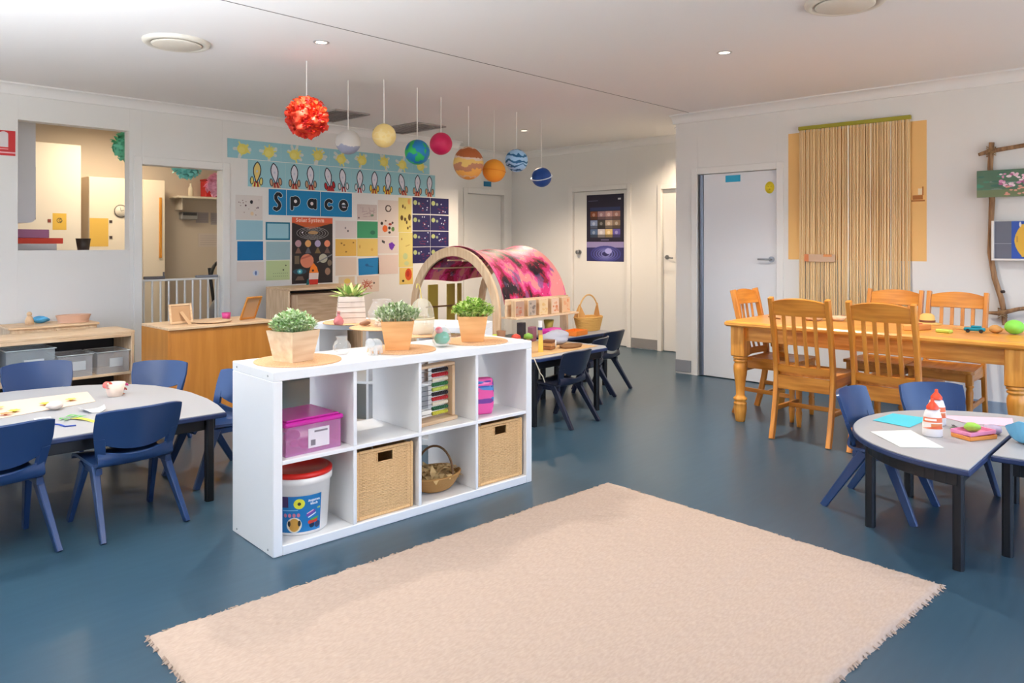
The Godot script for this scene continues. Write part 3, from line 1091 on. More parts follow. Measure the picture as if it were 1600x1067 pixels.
func build_plastic_tables() -> void:
	# right: two half-round tables pushed together
	table_top_thing("grey half-round craft table with the two glue bottles on it", half_disc(0.615, -1.0), Vector3(4.0, 0, -0.745), 0.43, [Vector2(-0.545, -0.05), Vector2(-0.30, -0.47), Vector2(0.28, -0.47), Vector2(0.545, -0.05)])
	table_top_thing("grey half-round craft table cut by the right picture edge", half_disc(0.615, 1.0), Vector3(4.31, 0, -0.725), 0.43, [Vector2(-0.56, 0.045), Vector2(-0.30, 0.47), Vector2(0.28, 0.47), Vector2(0.545, 0.05)])
	# left: a large table with a straight front edge
	var lt := PackedVector2Array([Vector2(1.80, -3.76), Vector2(1.85, -3.95), Vector2(1.883, -4.15), Vector2(1.895, -4.4), Vector2(1.875, -4.6), Vector2(1.835, -4.76), Vector2(1.765, -4.9), Vector2(1.67, -5.0), Vector2(1.55, -5.08), Vector2(1.40, -5.14), Vector2(1.2, -5.185), Vector2(0.9, -5.2), Vector2(0.6, -5.185), Vector2(0.35, -5.14), Vector2(0.15, -5.03), Vector2(0.03, -4.85), Vector2(-0.02, -4.6), Vector2(-0.02, -4.3), Vector2(0.02, -4.0), Vector2(0.08, -3.86)])
	var loc := PackedVector2Array()
	for p in lt: loc.append(p - Vector2(0.94, -4.45))
	table_top_thing("large grey rounded craft table at the left with coloured scraps on it", loc, Vector3(0.94, 0, -4.45), 0.45, [Vector2(0.79, 0.655), Vector2(-0.8, 0.52), Vector2(0.72, -0.5), Vector2(-0.68, -0.5)])
	# middle: play table behind the long shelf, with a second one at its far end
	var mt := PackedVector2Array([Vector2(-0.40, 0.37), Vector2(0.40, 0.37), Vector2(0.47, 0.30), Vector2(0.47, -0.28), Vector2(0.40, -0.35), Vector2(-0.40, -0.35), Vector2(-0.45, -0.3), Vector2(-0.45, 0.32)])
	table_top_thing("play table with dark legs right behind the long white shelf's end", mt, Vector3(4.42, 0, -3.93), 0.50, [Vector2(-0.38, 0.30), Vector2(0.36, 0.30), Vector2(-0.38, -0.28), Vector2(0.38, -0.28)])
	var mt2 := PackedVector2Array([Vector2(-0.41, 0.175), Vector2(0.36, 0.175), Vector2(0.41, 0.13), Vector2(0.41, -0.13), Vector2(0.36, -0.175), Vector2(-0.41, -0.175)])
	table_top_thing("farther dark-legged play table holding the small woven bassinet", mt2, Vector3(5.33, 0, -4.335), 0.50, [Vector2(0.345, 0.12), Vector2(-0.345, 0.12), Vector2(0.345, -0.12), Vector2(-0.345, -0.12)])
	# chairs
	plastic_chair("navy plastic chair at the left table's front, beside the shelf", Vector3(1.335, 0, -3.815), 0.03)
	plastic_chair("navy plastic chair at the left table, cut by the left picture edge", Vector3(0.80, 0, -3.85), 0.06)
	plastic_chair("navy plastic chair behind the left table, in front of the clear tubs", Vector3(1.36, 0, -5.28), PI - 0.1)
	plastic_chair("navy plastic chair behind the left table, by the brown cabinet's side", Vector3(1.93, 0, -5.08), PI - 0.75, 0.93)
	plastic_chair("navy plastic chair at the left table's round end, half behind the shelf", Vector3(1.93, 0, -4.2), PI / 2 + 0.05)
	plastic_chair("navy plastic chair at the half-round table's left side, legs splayed", Vector3(4.02, 0, -1.25), PI)
	plastic_chair("navy plastic chair behind the half-round table, back towards the wooden table", Vector3(4.60, 0, -1.12), PI / 2 + 0.75, 0.93)
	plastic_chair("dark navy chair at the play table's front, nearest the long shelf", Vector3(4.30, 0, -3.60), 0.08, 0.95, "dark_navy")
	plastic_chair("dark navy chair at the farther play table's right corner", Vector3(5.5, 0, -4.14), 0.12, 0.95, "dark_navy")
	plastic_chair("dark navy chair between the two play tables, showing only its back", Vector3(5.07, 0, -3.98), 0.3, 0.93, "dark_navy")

# ------------------------------------------------------------------ furniture along the back
func build_back_furniture() -> void:
	# brown cabinet, its plain back towards us
	var o := thing("wooden_cabinet", "low orange-brown wooden cabinet turned with its plain back to us", "cabinet", Vector3(2.67, 0, -5.86))
	var pine := wood("amber_ply", Color8(188, 120, 44), Color8(200, 132, 54), 1, 0.42, 2.5)
	var st := sf()
	mm(st, -0.42, 0.42, 0.68, 0.70, -0.25, 0.26, 0.003)
	put(st, "top_board", beech(0), o)
	for s in [-1.0, 1.0]:
		st = sf()
		mm(st, s * 0.42 - s * 0.02, s * 0.42, 0.0, 0.68, -0.25, 0.25, 0.002)
		put(st, "side_board", pine, o)
	st = sf()
	mm(st, -0.40, 0.40, 0.03, 0.68, 0.225, 0.24, 0.002)
	put(st, "back_panel", pine, o)
	st = sf()
	mm(st, -0.40, 0.40, 0.32, 0.34, -0.24, 0.22, 0.002)
	put(st, "shelf_board", pine, o)
	# photo frames and a plate on it
	var f := thing("photo_frame", "small pale wooden photo frame seen from its back, standing on cabinet", "photo frame", Vector3(2.43, 0.70, -5.80), 0.18)
	frame_parts(f, 0.19, 0.15, beech(0), -0.16)
	f = thing("photo_frame", "leaning brown photo frame on the cabinet's right end", "photo frame", Vector3(2.93, 0.70, -5.74), 0.3)
	frame_parts(f, 0.16, 0.20, pine, 0.42)
	st = sf()
	lathe(st, [Vector2(0, 0.004), Vector2(0.10, 0.004), Vector2(0.15, 0.014), Vector2(0.152, 0.010), Vector2(0.11, 0.0), Vector2(0, 0.0)], 32)
	solo(st, "wooden_tray", beech(0), "round flat pale wooden tray lying on the brown cabinet", "tray", Vector3(2.66, 0.70, -5.80))
	st = sf()
	lathe(st, [Vector2(0, 0), Vector2(0.03, 0), Vector2(0.036, 0.05), Vector2(0.033, 0.05), Vector2(0.028, 0.006), Vector2(0, 0.006)], 20)
	solo(st, "small_cup", pm(196, 60, 130, 0.4), "small magenta cup on the brown cabinet beside the tray", "cup", Vector3(2.87, 0.70, -5.98))
	# open shelf with clear tubs
	o = thing("storage_shelf", "low pale birch shelf unit holding clear plastic tubs, at left", "shelf", Vector3(1.55, 0, -6.58))
	st = sf()
	mm(st, -0.80, 0.75, 0.60, 0.622, -0.2, 0.2, 0.003)
	mm(st, -0.777, 0.722, 0.575, 0.5995, 0.182, 0.2, 0.002)
	put(st, "top_board", birch(0), o)
	for x in [-0.79, 0.735]:
		st = sf()
		mm(st, x - 0.012, x + 0.012, 0.0, 0.60, -0.2, 0.2, 0.003)
		put(st, "side_board", birch(1), o)
	for y in [0.08, 0.285]:
		st = sf()
		mm(st, -0.777, 0.722, y - 0.01, y + 0.01, -0.19, 0.195, 0.002)
		put(st, "shelf_board", birch(0), o)
	st = sf()
	mm(st, -0.777, 0.722, 0.0, 0.60, -0.199, -0.191, 0.0)
	put(st, "back_panel", pm(30, 30, 34, 0.6), o)
	st = sf()   # teal strip on the end
	mm(st, 0.7485, 0.7525, 0.0, 0.5, -0.12, 0.19, 0.0)
	put(st, "end_panel", pm(96, 180, 196, 0.5), o)
	var tubs := [[1.14, 0.2, "pale blue clear tub at the left picture edge on the birch shelf", 196, 222, 232], [1.575, 0.31, "large open clear tub, leftmost of the three on the birch shelf", 206, 222, 230], [1.873, 0.23, "clear plastic tub in the middle of the birch shelf", 222, 226, 228], [2.141, 0.23, "clear plastic tub at the right end of the birch shelf", 222, 226, 228]]
	for e in tubs:
		var b := thing("plastic_tub", e[2], "tub", Vector3(e[0], 0.2955, -6.53), 0.0, "clear tubs on the birch shelf")
		clear_tub(b, e[1], 0.24 if e[1] > 0.3 else 0.17, 0.28, glass(e[3] + 20, e[4] + 16, e[5] + 14, 0.2, 0.2))
	# low unit against the wall with bits on it
	o = thing("low_cupboard", "small low beige cupboard against the wall under the serving hatch", "cupboard", Vector3(1.85, 0, -6.997))
	st = sf()
	mm(st, -0.31, 0.31, 0.0, 0.645, -0.17, 0.17, 0.003)
	put(st, "body", birch(1), o)
	st = sf()
	mm(st, -0.325, 0.325, 0.646, 0.665, -0.18, 0.19, 0.003)
	put(st, "top_board", beech(0), o)
	for x in [-0.155, 0.155]:
		st = sf()
		mm(st, x - 0.145, x + 0.145, 0.05, 0.63, 0.171, 0.185, 0.002)
		var cd := put(st, "door", birch(1), o)
		st = sf()
		ball(st, 0.012, 12, 8, 0, 1, 0, 1, Vector3(x + (0.12 if x < 0 else -0.12), 0.5, 0.197))
		put(st, "knob", beech(1), cd)
	st = sf()
	shell(st, func(u: float, v: float) -> Vector3:
		var a := u * TAU
		var r := 0.13 * (0.85 + 0.15 * v)
		return Vector3(r * cos(a), 0.012 + v * 0.05, r * 0.6 * sin(a)), 24, 3, 0.006)
	lathe(st, [Vector2(0, 0.0), Vector2(0.115, 0.0), Vector2(0.115, 0.012), Vector2(0, 0.012)], 24, Transform3D.IDENTITY, true, 1.0, 0.6)
	solo(st, "shallow_basket", pm(222, 178, 150, 0.7), "shallow pinkish basket on the low cupboard under the hatch", "basket", Vector3(2.02, 0.6655, -6.95))
	lump("blue_cloth", "crumpled sky-blue cloth on the low cupboard", "cloth", pm(92, 178, 226, 0.8), Vector3(1.81, 0.6655, -7.06), 0.06, 0.5, 0.5, 1.5)
	var d := thing("wooden_figure", "small pale wooden figure standing on the low cupboard", "figurine", Vector3(1.72, 0.6655, -7.02))
	st = sf()
	lathe(st, [Vector2(0, 0), Vector2(0.03, 0), Vector2(0.032, 0.03), Vector2(0.018, 0.065), Vector2(0.0, 0.066)], 16)
	put(st, "body", beech(1), d)
	st = sf()
	ball(st, 0.02, 14, 10, 0, 1, 0, 1, Vector3(0, 0.082, 0))
	put(st, "head", beech(1), d)
	# wooden play stove against the poster wall
	o = thing("play_stove", "plain wooden play kitchen unit below the solar system poster", "play furniture", Vector3(4.2, 0, -6.78))
	st = sf()
	mm(st, -0.43, 0.43, 0.86, 0.885, -0.22, 0.24, 0.003)
	put(st, "top_board", beech(0), o)
	for s in [-1.0, 1.0]:
		st = sf()
		sweep(st, [Vector3(s * 0.42, 0, 0), Vector3(s * 0.42, 0.86, 0)], rrect(0.022, 0.43, 0.003), Vector3.RIGHT)
		put(st, "side_board", beech(1), o)
	st = sf()
	mm(st, -0.36, 0.30, 0.04, 0.80, 0.11, 0.13, 0.002)
	put(st, "front_panel", beech(0), o)
	st = sf()
	mm(st, -0.36, -0.29, 0.04, 0.815, 0.131, 0.15, 0.002)
	put(st, "door_stile", birch(1), o)
	st = sf()
	mm(st, -0.408, 0.408, 0.02, 0.84, -0.2, -0.19, 0.0)
	put(st, "back_panel", pm(60, 44, 34, 0.7), o)
	st = sf()
	mm(st, -0.36, 0.30, 0.80, 0.815, -0.1, 0.13, 0.002)
	put(st, "worktop", birch(0), o)
	st = sf()
	mm(st, -0.408, 0.408, 0.02, 0.04, -0.18, 0.2, 0.002)
	put(st, "bottom_board", beech(0), o)

func frame_parts(f: Node3D, w: float, h: float, m: Material, lean: float) -> void:
	var X := Transform3D(Basis(Vector3.RIGHT, lean), Vector3(0, 0.007 + absf(sin(lean)) * 0.004, 0))
	for e in [[-w / 2 + 0.008, h / 2, 0.016, h], [w / 2 - 0.008, h / 2, 0.016, h], [0.0, 0.008, w - 0.032, 0.016], [0.0, h - 0.008, w - 0.032, 0.016]]:
		var st := sf()
		cbox(st, Vector3(e[0], e[1], 0), Vector3(e[2], e[3], 0.014), 0.002, X)
		put(st, "moulding", m, f)
	var st := sf()
	cbox(st, Vector3(0, h / 2, -0.002), Vector3(w - 0.033, h - 0.033, 0.004), 0.0, X)
	put(st, "backing", pm(196, 154, 112, 0.8), f)
	st = sf()
	var side := 1.0 if lean < 0 else -1.0
	bar(st, X * Vector3(0, h * 0.6, side * 0.004), Vector3(0.03, 0.004, side * h * 0.42), 0.03, 0.004)
	put(st, "easel_strut", pm(206, 166, 124, 0.8), f)

func clear_tub(b: Node3D, w: float, h: float, d: float, m: Material) -> void:
	var st := sf()
	var t := 0.003
	for e in [[0.0, h / 2, d / 2, w, h, t], [0.0, h / 2, -d / 2, w, h, t], [-w / 2, h / 2, 0.0, t, h, d], [w / 2, h / 2, 0.0, t, h, d], [0.0, 0.002, 0.0, w, t, d]]:
		cbox(st, Vector3(e[0], e[1], e[2]), Vector3(e[3], e[4], e[5]), 0.0)
	var tb := put(st, "tub_body", m, b)
	st = sf()
	for e in [[0.0, d / 2 + 0.006, w + 0.024, 0.012], [0.0, -d / 2 - 0.006, w + 0.024, 0.012], [-w / 2 - 0.006, 0.0, 0.012, d], [w / 2 + 0.006, 0.0, 0.012, d]]:
		cbox(st, Vector3(e[0], h, e[1]), Vector3(e[2], 0.006, e[3]), 0.002)
	put(st, "rim", glass(238, 244, 246, 0.55, 0.2), b)
	st = sf()
	cbox(st, Vector3(0.02, h * 0.5, d / 2 + 0.004), Vector3(w * 0.42, h * 0.4, 0.002), 0.0)
	put(st, "label_holder", glass(236, 240, 242, 0.5, 0.3), tb)

# ------------------------------------------------------------------ arch hideaway with the galaxy cloth
func build_play_arch() -> void:
	var o := thing("play_arch", "wooden arched play hideaway draped with pink galaxy cloth", "play furniture", Vector3(5.05, 0, -5.12))
	# local: axis along x, arches at x = -0.45 and +0.45
	var R := 0.56
	var YC := 0.685
	for x in [-0.45, 0.45]:
		var st := sf()
		var pts := [Vector3(x, 0, -R), Vector3(x, 0.3, -R)]
		for i in 25:
			var a := PI - PI * i / 24.0
			pts.append(Vector3(x, YC + R * sin(a), R * cos(a)))
		pts.append(Vector3(x, 0.3, R))
		pts.append(Vector3(x, 0, R))
		sweep(st, pts, rrect(0.03, 0.085, 0.005), Vector3.RIGHT)
		put(st, "arch", birch(1), o)
	for e in [[0.34, -R], [0.34, R]]:
		var st := sf()
		bar(st, Vector3(-0.43, e[0], e[1]), Vector3(0.43, e[0], e[1]), 0.03, 0.05, Vector3.UP)
		put(st, "side_rail", birch(0), o)
	for z in [-0.3, -0.1, 0.1, 0.3]:
		var st := sf()
		var y := YC + sqrt(R * R - z * z) - 0.075
		bar(st, Vector3(-0.43, y, z), Vector3(0.43, y, z), 0.014, 0.014, Vector3.UP)
		put(st, "cross_bar", birch(0), o)
	# cloth
	var im := canvas(256, 256, Color8(190, 20, 84))
	var n := FastNoiseLite.new()
	n.seed = 3
	n.frequency = 0.011
	n.fractal_octaves = 5
	var n2 := FastNoiseLite.new()
	n2.seed = 9
	n2.frequency = 0.02
	for y in 256:
		for x in 256:
			var v := n.get_noise_2d(x, y) + 0.1
			var k := n2.get_noise_2d(x, y)
			var c := Color8(226, 44, 120)
			if v < -0.02: c = Color8(160, 14, 56)
			if v < -0.16: c = Color8(60, 10, 34)
			if v < -0.26: c = Color8(20, 10, 26)
			if v > 0.16: c = Color8(242, 96, 160)
			if v > 0.28: c = Color8(248, 150, 150)
			if k > 0.34: c = c.lerp(Color8(120, 110, 150), 0.6)
			im.set_pixel(x, y, c)
	for i in 110:
		ell(im, rng.randf() * 256, rng.randf() * 256, 1.0, 1.0, Color8(250, 214, 220))
	var cm := tex_mat(im, 0.55)
	var st := sf()
	shell(st, func(u: float, v: float) -> Vector3:
		# v runs round the arch from the far side to the near side
		var a := deg_to_rad(lerpf(152.0, 10.0, v))
		var sag := 0.018 * sin(u * PI * 3.0 + v * 7.0) * sin(u * PI) - 0.05 * sin(u * PI)
		var r := R + 0.05 + sag
		return Vector3(lerpf(-0.40, 0.44, u), YC + r * sin(a), r * cos(a)), 26, 36, 0.004)
	put(st, "galaxy_cloth", cm, o)
	# yellow-green boards inside
	for e in [[-0.36, -0.46, 0.12], [-0.12, -0.46, 0.1], [0.02, -0.46, 0.05]]:
		st = sf()
		mm(st, e[0], e[0] + e[2], 0.42, 0.92, e[1] - 0.008, e[1] + 0.008, 0.002)
		put(st, "olive_panel", pm(176, 150, 56, 0.6), o)
	st = sf()
	mm(st, -0.4, 0.4, 0.36, 0.42, -0.5, -0.36, 0.003)
	put(st, "inner_shelf", birch(0), o)
	st = sf()
	mm(st, -0.40, 0.30, 0.70, 0.715, -0.448, -0.433, 0.002)
	put(st, "inner_bar", pm(120, 80, 40, 0.5), o)
	# ledge along the near side, with picture blocks
	st = sf()
	mm(st, -0.44, 0.40, 0.675, 0.69, 0.605, 0.78, 0.002)
	var led := put(st, "ledge_board", birch(0), o)
	st = sf()
	mm(st, -0.44, 0.40, 0.6905, 0.84, 0.64, 0.652, 0.002)
	put(st, "ledge_back", birch(0), led)
	var cols := [[Color8(186, 150, 128), Color8(196, 84, 52), "leftmost picture block on the ledge, brown with a red side"], [Color8(186, 168, 150), Color8(120, 108, 100), "picture block with a grey animal drawing, second on the ledge"], [Color8(236, 204, 156), Color8(228, 180, 110), "picture block with a pale yellow landscape, middle of the ledge"], [Color8(240, 204, 172), Color8(222, 120, 70), "picture block with an orange chair shape, fourth on the ledge"], [Color8(244, 196, 150), Color8(240, 150, 100), "picture block in soft orange, rightmost on the ledge"]]
	for i in 5:
		var b := thing("picture_block", cols[i][2], "block", Vector3(4.69 + i * 0.155, 0.6905, -4.40), 0.06 * (i % 2), "picture blocks on the ledge")
		st = sf()
		cbox(st, Vector3(0, 0.07, 0), Vector3(0.115, 0.14, 0.05), 0.003)
		put(st, "block_body", beech(1), b)
		var pim := canvas(48, 56, cols[i][0])
		for k in 9:
			ell(pim, rng.randf_range(6, 42), rng.randf_range(10, 50), rng.randf_range(2, 9), rng.randf_range(2, 7), (cols[i][1] as Color).lerp(cols[i][0], rng.randf() * 0.7))
		st = sf()
		uvquad(st, Vector3(-0.052, 0.134, 0.0256), Vector3(0.052, 0.134, 0.0256), Vector3(0.052, 0.006, 0.0256), Vector3(-0.052, 0.006, 0.0256))
		put(st, "picture", tex_mat(pim), b)

# ------------------------------------------------------------------ in the long shelf
func s1(p: Vector3) -> Vector3:
	return Transform3D(Basis(Vector3.UP, S1_TURN), S1_AT) * p

func s2(p: Vector3) -> Vector3:
	return Transform3D(Basis(Vector3.UP, S2_TURN), S2_AT) * p

func wicker_box(label: String, at: Vector3, turn: float) -> void:
	var o := thing("wicker_box", label, "basket", at, turn, "square wicker boxes")
	var W := 0.322
	var H := 0.318
	var D := 0.36
	var m: Material = mats["wicker"]
	var st := sf()   # bottom, back and sides; the front wall behind the weave
	for e in [[0.0, 0.006, -D / 2, W - 0.02, 0.008, D - 0.02], [-W / 2 + 0.009, H / 2, -D / 2, 0.01, H - 0.02, D - 0.03], [W / 2 - 0.009, H / 2, -D / 2, 0.01, H - 0.02, D - 0.03], [0.0, H / 2, -D + 0.01, W - 0.03, H - 0.02, 0.01]]:
		cbox(st, Vector3(e[0], e[1], e[2]), Vector3(e[3], e[4], e[5]), 0.002)
	put(st, "box_walls", m, o)
	st = sf()
	mm(st, -W / 2 + 0.016, W / 2 - 0.016, 0.016, H - 0.066, -0.014, -0.010, 0.0)
	mm(st, -W / 2 + 0.016, -0.045, H - 0.066, H - 0.014, -0.014, -0.010, 0.0)
	mm(st, 0.045, W / 2 - 0.016, H - 0.066, H - 0.014, -0.014, -0.010, 0.0)
	mm(st, -0.045, 0.045, H - 0.024, H - 0.014, -0.014, -0.010, 0.0)
	put(st, "front_lining", pm(172, 124, 74, 0.8), o)
	for e in [[-W / 2 + 0.009, H / 2, 0.018, H], [W / 2 - 0.009, H / 2, 0.018, H], [0.0, 0.008, W - 0.036, 0.016], [0.0, H - 0.007, W - 0.036, 0.014]]:
		st = sf()
		cbox(st, Vector3(e[0], e[1], -0.008), Vector3(e[2], e[3], 0.016), 0.005)
		put(st, "border", m, o)
	# woven face: horizontal strands passing before and behind upright stakes
	st = sf()
	var stakes := 15
	var rows := 40
	for r in rows:
		var y := lerpf(0.02, H - 0.019, float(r) / (rows - 1))
		var segs := [[-W / 2 + 0.017, W / 2 - 0.017]]
		if y > H - 0.066 and y < H - 0.024: segs = [[-W / 2 + 0.017, -0.042], [0.042, W / 2 - 0.017]]
		for s in segs:
			var pts := []
			var nn := int((s[1] - s[0]) / (W / stakes) * 3.0)
			var sc := []
			for k in nn + 1:
				var x := lerpf(s[0], s[1], float(k) / nn)
				var ph := x / (W / stakes) * PI + (PI if r % 2 else 0.0)
				pts.append(Vector3(x, y + 0.0012 * noise_a.get_noise_2d(x * 900, y * 3000), -0.0065 + 0.001 * sin(ph)))
				var slot := absf(absf(x) - 0.118) < 0.007
				sc.append(0.5 if slot and r % 2 else 1.0 + 0.12 * noise_a.get_noise_2d(x * 1700, y * 900))
			sweep(st, pts, PackedVector2Array([Vector2(0.0036, 0), Vector2(0, 0.0016), Vector2(-0.0036, 0), Vector2(0, -0.0016)]), Vector3.UP, false, sc)
	for k in stakes - 1:
		var x := -W / 2 + (k + 1) * W / stakes
		if absf(x) > 0.04:
			bar(st, Vector3(x, 0.014, -0.0075), Vector3(x, H - 0.014, -0.0075), 0.004, 0.003)
	var wv := put(st, "weave", m, o)
	wv.set_meta("kind", "stuff")
	for e in [[-0.043, 0.004, 0.046], [0.043, 0.004, 0.046]]:
		st = sf()
		cbox(st, Vector3(e[0], H - 0.045, -0.006), Vector3(e[1], e[2], 0.01), 0.001)
		put(st, "handle_rim", m, o)

func build_shelf_contents() -> void:
	var c := [0.2136, 0.5749, 0.9361, 1.2974]
	wicker_box("square wicker box in the long shelf, nearer the picture's left", s1(Vector3(c[1] - 0.008, 0.0425, -0.02)), S1_TURN)
	wicker_box("square wicker box in the long shelf's far right lower cube", s1(Vector3(c[3], 0.0425, -0.02)), S1_TURN)
	# pink storage box with a magenta lid
	var o := thing("storage_box", "clear pink storage box with magenta lid in the upper left cube", "storage box", s1(Vector3(0.205, 0.3995, -0.17)), S1_TURN + 0.05)
	var st := sf()
	var pk := glass(228, 140, 200, 0.3, 0.12)
	var W := 0.27
	var D := 0.25
	var H := 0.125
	for e in [[0.0, H / 2, D / 2, W, H, 0.003], [0.0, H / 2, -D / 2, W, H, 0.003], [-W / 2, H / 2, 0.0, 0.003, H, D], [W / 2, H / 2, 0.0, 0.003, H, D], [0.0, 0.002, 0.0, W, 0.004, D]]:
		cbox(st, Vector3(e[0], e[1], e[2]), Vector3(e[3], e[4], e[5]), 0.0)
	var bb := put(st, "box_body", pk, o)
	st = sf()
	mm(st, -W / 2 - 0.012, W / 2 + 0.012, H + 0.001, H + 0.022, -D / 2 - 0.012, D / 2 + 0.012, 0.007)
	mm(st, -W / 2 + 0.004, W / 2 - 0.004, H + 0.021, H + 0.030, -D / 2 + 0.004, D / 2 - 0.004, 0.006)
	put(st, "lid", pm(196, 28, 150, 0.25), o)
	st = sf()
	mm(st, -0.03, 0.075, 0.02, 0.105, D / 2 + 0.0025, D / 2 + 0.0035, 0.0)
	put(st, "label_sheet", pm(226, 216, 220, 0.7), bb)
	st = sf()
	mm(st, -0.018, 0.005, 0.03, 0.055, D / 2 + 0.0037, D / 2 + 0.0042, 0.0)
	mm(st, 0.0, 0.066, 0.086, 0.094, D / 2 + 0.0037, D / 2 + 0.0042, 0.0)
	put(st, "label_print", pm(130, 120, 126, 0.7), bb)
	st = sf()
	for i in 7:
		ball(st, rng.randf_range(0.018, 0.034), 10, 8, 0.3, 1.0, i * 9.0, 0.8, Vector3(rng.randf_range(-0.095, 0.095), 0.032 + 0.018 * (i % 3), rng.randf_range(-0.08, 0.08)))
	put(st, "contents", pm(196, 60, 140, 0.6), o)
	# bucket with a red lid
	o = thing("bucket", "white plastic bucket with red lid and blue printed label", "bucket", s1(Vector3(0.20, 0.0425, -0.165)), S1_TURN)
	st = sf()
	lathe(st, [Vector2(0, 0), Vector2(0.118, 0.0), Vector2(0.124, 0.006), Vector2(0.138, 0.218), Vector2(0.146, 0.222), Vector2(0.148, 0.25), Vector2(0.139, 0.252), Vector2(0.0, 0.252)], 48)
	put(st, "pail", pm(240, 234, 226, 0.35), o)
	st = sf()
	lathe(st, [Vector2(0.0, 0.2625), Vector2(0.118, 0.262), Vector2(0.124, 0.272), Vector2(0.138, 0.274), Vector2(0.147, 0.266), Vector2(0.147, 0.2525), Vector2(0.0, 0.2525)], 48)
	put(st, "lid", pm(214, 30, 18, 0.3), o)
	for s in [-1.0, 1.0]:
		st = sf()
		ball(st, 0.012, 12, 8, 0, 1, 0, 1, Vector3(s * 0.152, 0.228, 0))
		put(st, "handle_pin", pm(236, 214, 210, 0.4), o)
	# printed label
	var im := canvas(256, 200, Color8(20, 116, 176))
	im.fill_rect(Rect2i(0, 0, 70, 60), Color8(64, 40, 90))
	ell(im, 128, 42, 30, 28, Color8(226, 220, 60))
	ell(im, 128, 42, 9, 9, Color8(60, 50, 30))
	stroke(im, [Vector2(40, 76), Vector2(120, 76)], 2, Color8(150, 200, 220))
	for i in 4: ell(im, 52 + i * 24, 104, 9, 11, Color8(206, 120, 140))
	stroke(im, [Vector2(172, 110), Vector2(214, 92)], 7, Color8(120, 70, 160))
	stroke(im, [Vector2(172, 100), Vector2(206, 86)], 3, Color8(230, 180, 200))
	stroke(im, [Vector2(180, 122), Vector2(222, 104)], 3, Color8(236, 236, 240))
	ell(im, 100, 158, 42, 42, Color8(226, 214, 190))
	ell(im, 100, 158, 30, 36, Color8(206, 150, 60))
	ell(im, 72, 150, 8, 16, Color8(40, 36, 30))
	ell(im, 128, 150, 8, 16, Color8(40, 36, 30))
	ell(im, 200, 168, 16, 15, Color8(24, 40, 70))
	ell(im, 236, 172, 18, 18, Color8(24, 50, 90))
	stroke(im, [Vector2(186, 150), Vector2(226, 146)], 10, Color8(206, 60, 44))
	stroke(im, [Vector2(196, 138), Vector2(236, 132)], 5, Color8(90, 170, 70))
	im.fill_rect(Rect2i(232, 74, 20, 10), Color8(170, 190, 120))
	st = sf()
	var na := 20
	for i in na:
		var q := []
		for e in [[i, 0.175], [i + 1, 0.175], [i + 1, 0.015], [i, 0.015]]:
			var a := lerpf(2.80, 1.26, float(e[0]) / na)
			var rr: float = lerpf(0.124, 0.138, (e[1] - 0.006) / 0.212) + 0.0012
			q.append(Vector3(rr * cos(a), e[1], rr * sin(a)))
		uvquad(st, q[0], q[1], q[2], q[3], Rect2(float(i) / na, 0, 1.0 / na, 1))
	var lb := put(st, "printed_label", tex_mat(im, 0.4), o)
	tag(lb, "blue label with a yellow flower and a toy car", "")
	# raised white lettering on the label, bent round the pail
	for e in [["Auguzon", 0.153, 0.0135], ["Wach", 0.138, 0.0135]]:
		var tm := TextMesh.new()
		var sfnt := SystemFont.new()
		sfnt.font_names = PackedStringArray(["Droid Sans"])
		sfnt.font_weight = 700
		tm.font = sfnt
		tm.text = e[0]
		tm.font_size = 32
		tm.pixel_size = e[2] / 32.0
		tm.depth = 0.0006
		tm.material = pm(240, 244, 246, 0.5)
		var ti := inst(tm, "lettering", lb)
		var a := 1.56
		ti.position = Vector3(0.1385 * cos(a), e[1], 0.1385 * sin(a))
		ti.rotation.y = PI / 2 - a
	# abacus
	o = thing("abacus", "wooden counting frame with black, red and green bead rows", "abacus", s1(Vector3(c[2] - 0.01, 0.3995, -0.13)), S1_TURN + 0.12)
	var ww := beech(1)
	st = sf()
	mm(st, -0.14, 0.14, 0.0, 0.02, -0.045, 0.045, 0.004)
	put(st, "base_board", beech(0), o)
	for s in [-1.0, 1.0]:
		st = sf()
		mm(st, s * 0.122 - 0.011, s * 0.122 + 0.011, 0.0205, 0.285, -0.032, 0.032, 0.004)
		put(st, "upright", ww, o)
	st = sf()
	mm(st, -0.133, 0.133, 0.2855, 0.30, -0.03, 0.03, 0.003)
	put(st, "top_rail", beech(0), o)
	var bc := [pm(216, 206, 60, 0.3), pm(30, 90, 56, 0.3), pm(238, 226, 200, 0.4), pm(190, 24, 30, 0.3), pm(28, 20, 26, 0.3), pm(206, 214, 90, 0.3), pm(40, 110, 60, 0.3), pm(240, 230, 206, 0.4), pm(196, 26, 34, 0.3), pm(30, 20, 28, 0.3)]
	for i in 10:
		var y := 0.044 + i * 0.0245
		st = sf()
		tube(st, [Vector3(-0.112, y, 0), Vector3(0.112, y, 0)], 0.0018, 6)
		var wi := put(st, "wire", mats["steel"], o)
		st = sf()
		for k in 9:
			var x := 0.0 + k * 0.0122
			lathe(st, [Vector2(0.003, -0.0063), Vector2(0.009, -0.0045), Vector2(0.0108, 0), Vector2(0.009, 0.0045), Vector2(0.003, 0.0063)], 12, Transform3D(Basis(Vector3.BACK, PI / 2), Vector3(x, y, 0)))
		put(st, "bead_row", bc[i], wi)
	# patterned pouch
	im = canvas(128, 160, Color8(236, 86, 160))
	for i in 44:
		var cc: Color = [Color8(44, 60, 140), Color8(120, 60, 150), Color8(80, 140, 200), Color8(250, 140, 190), Color8(40, 40, 90)][i % 5]
		ell(im, rng.randf() * 128, rng.randf() * 160, rng.randf_range(4, 13), rng.randf_range(3, 16), cc)
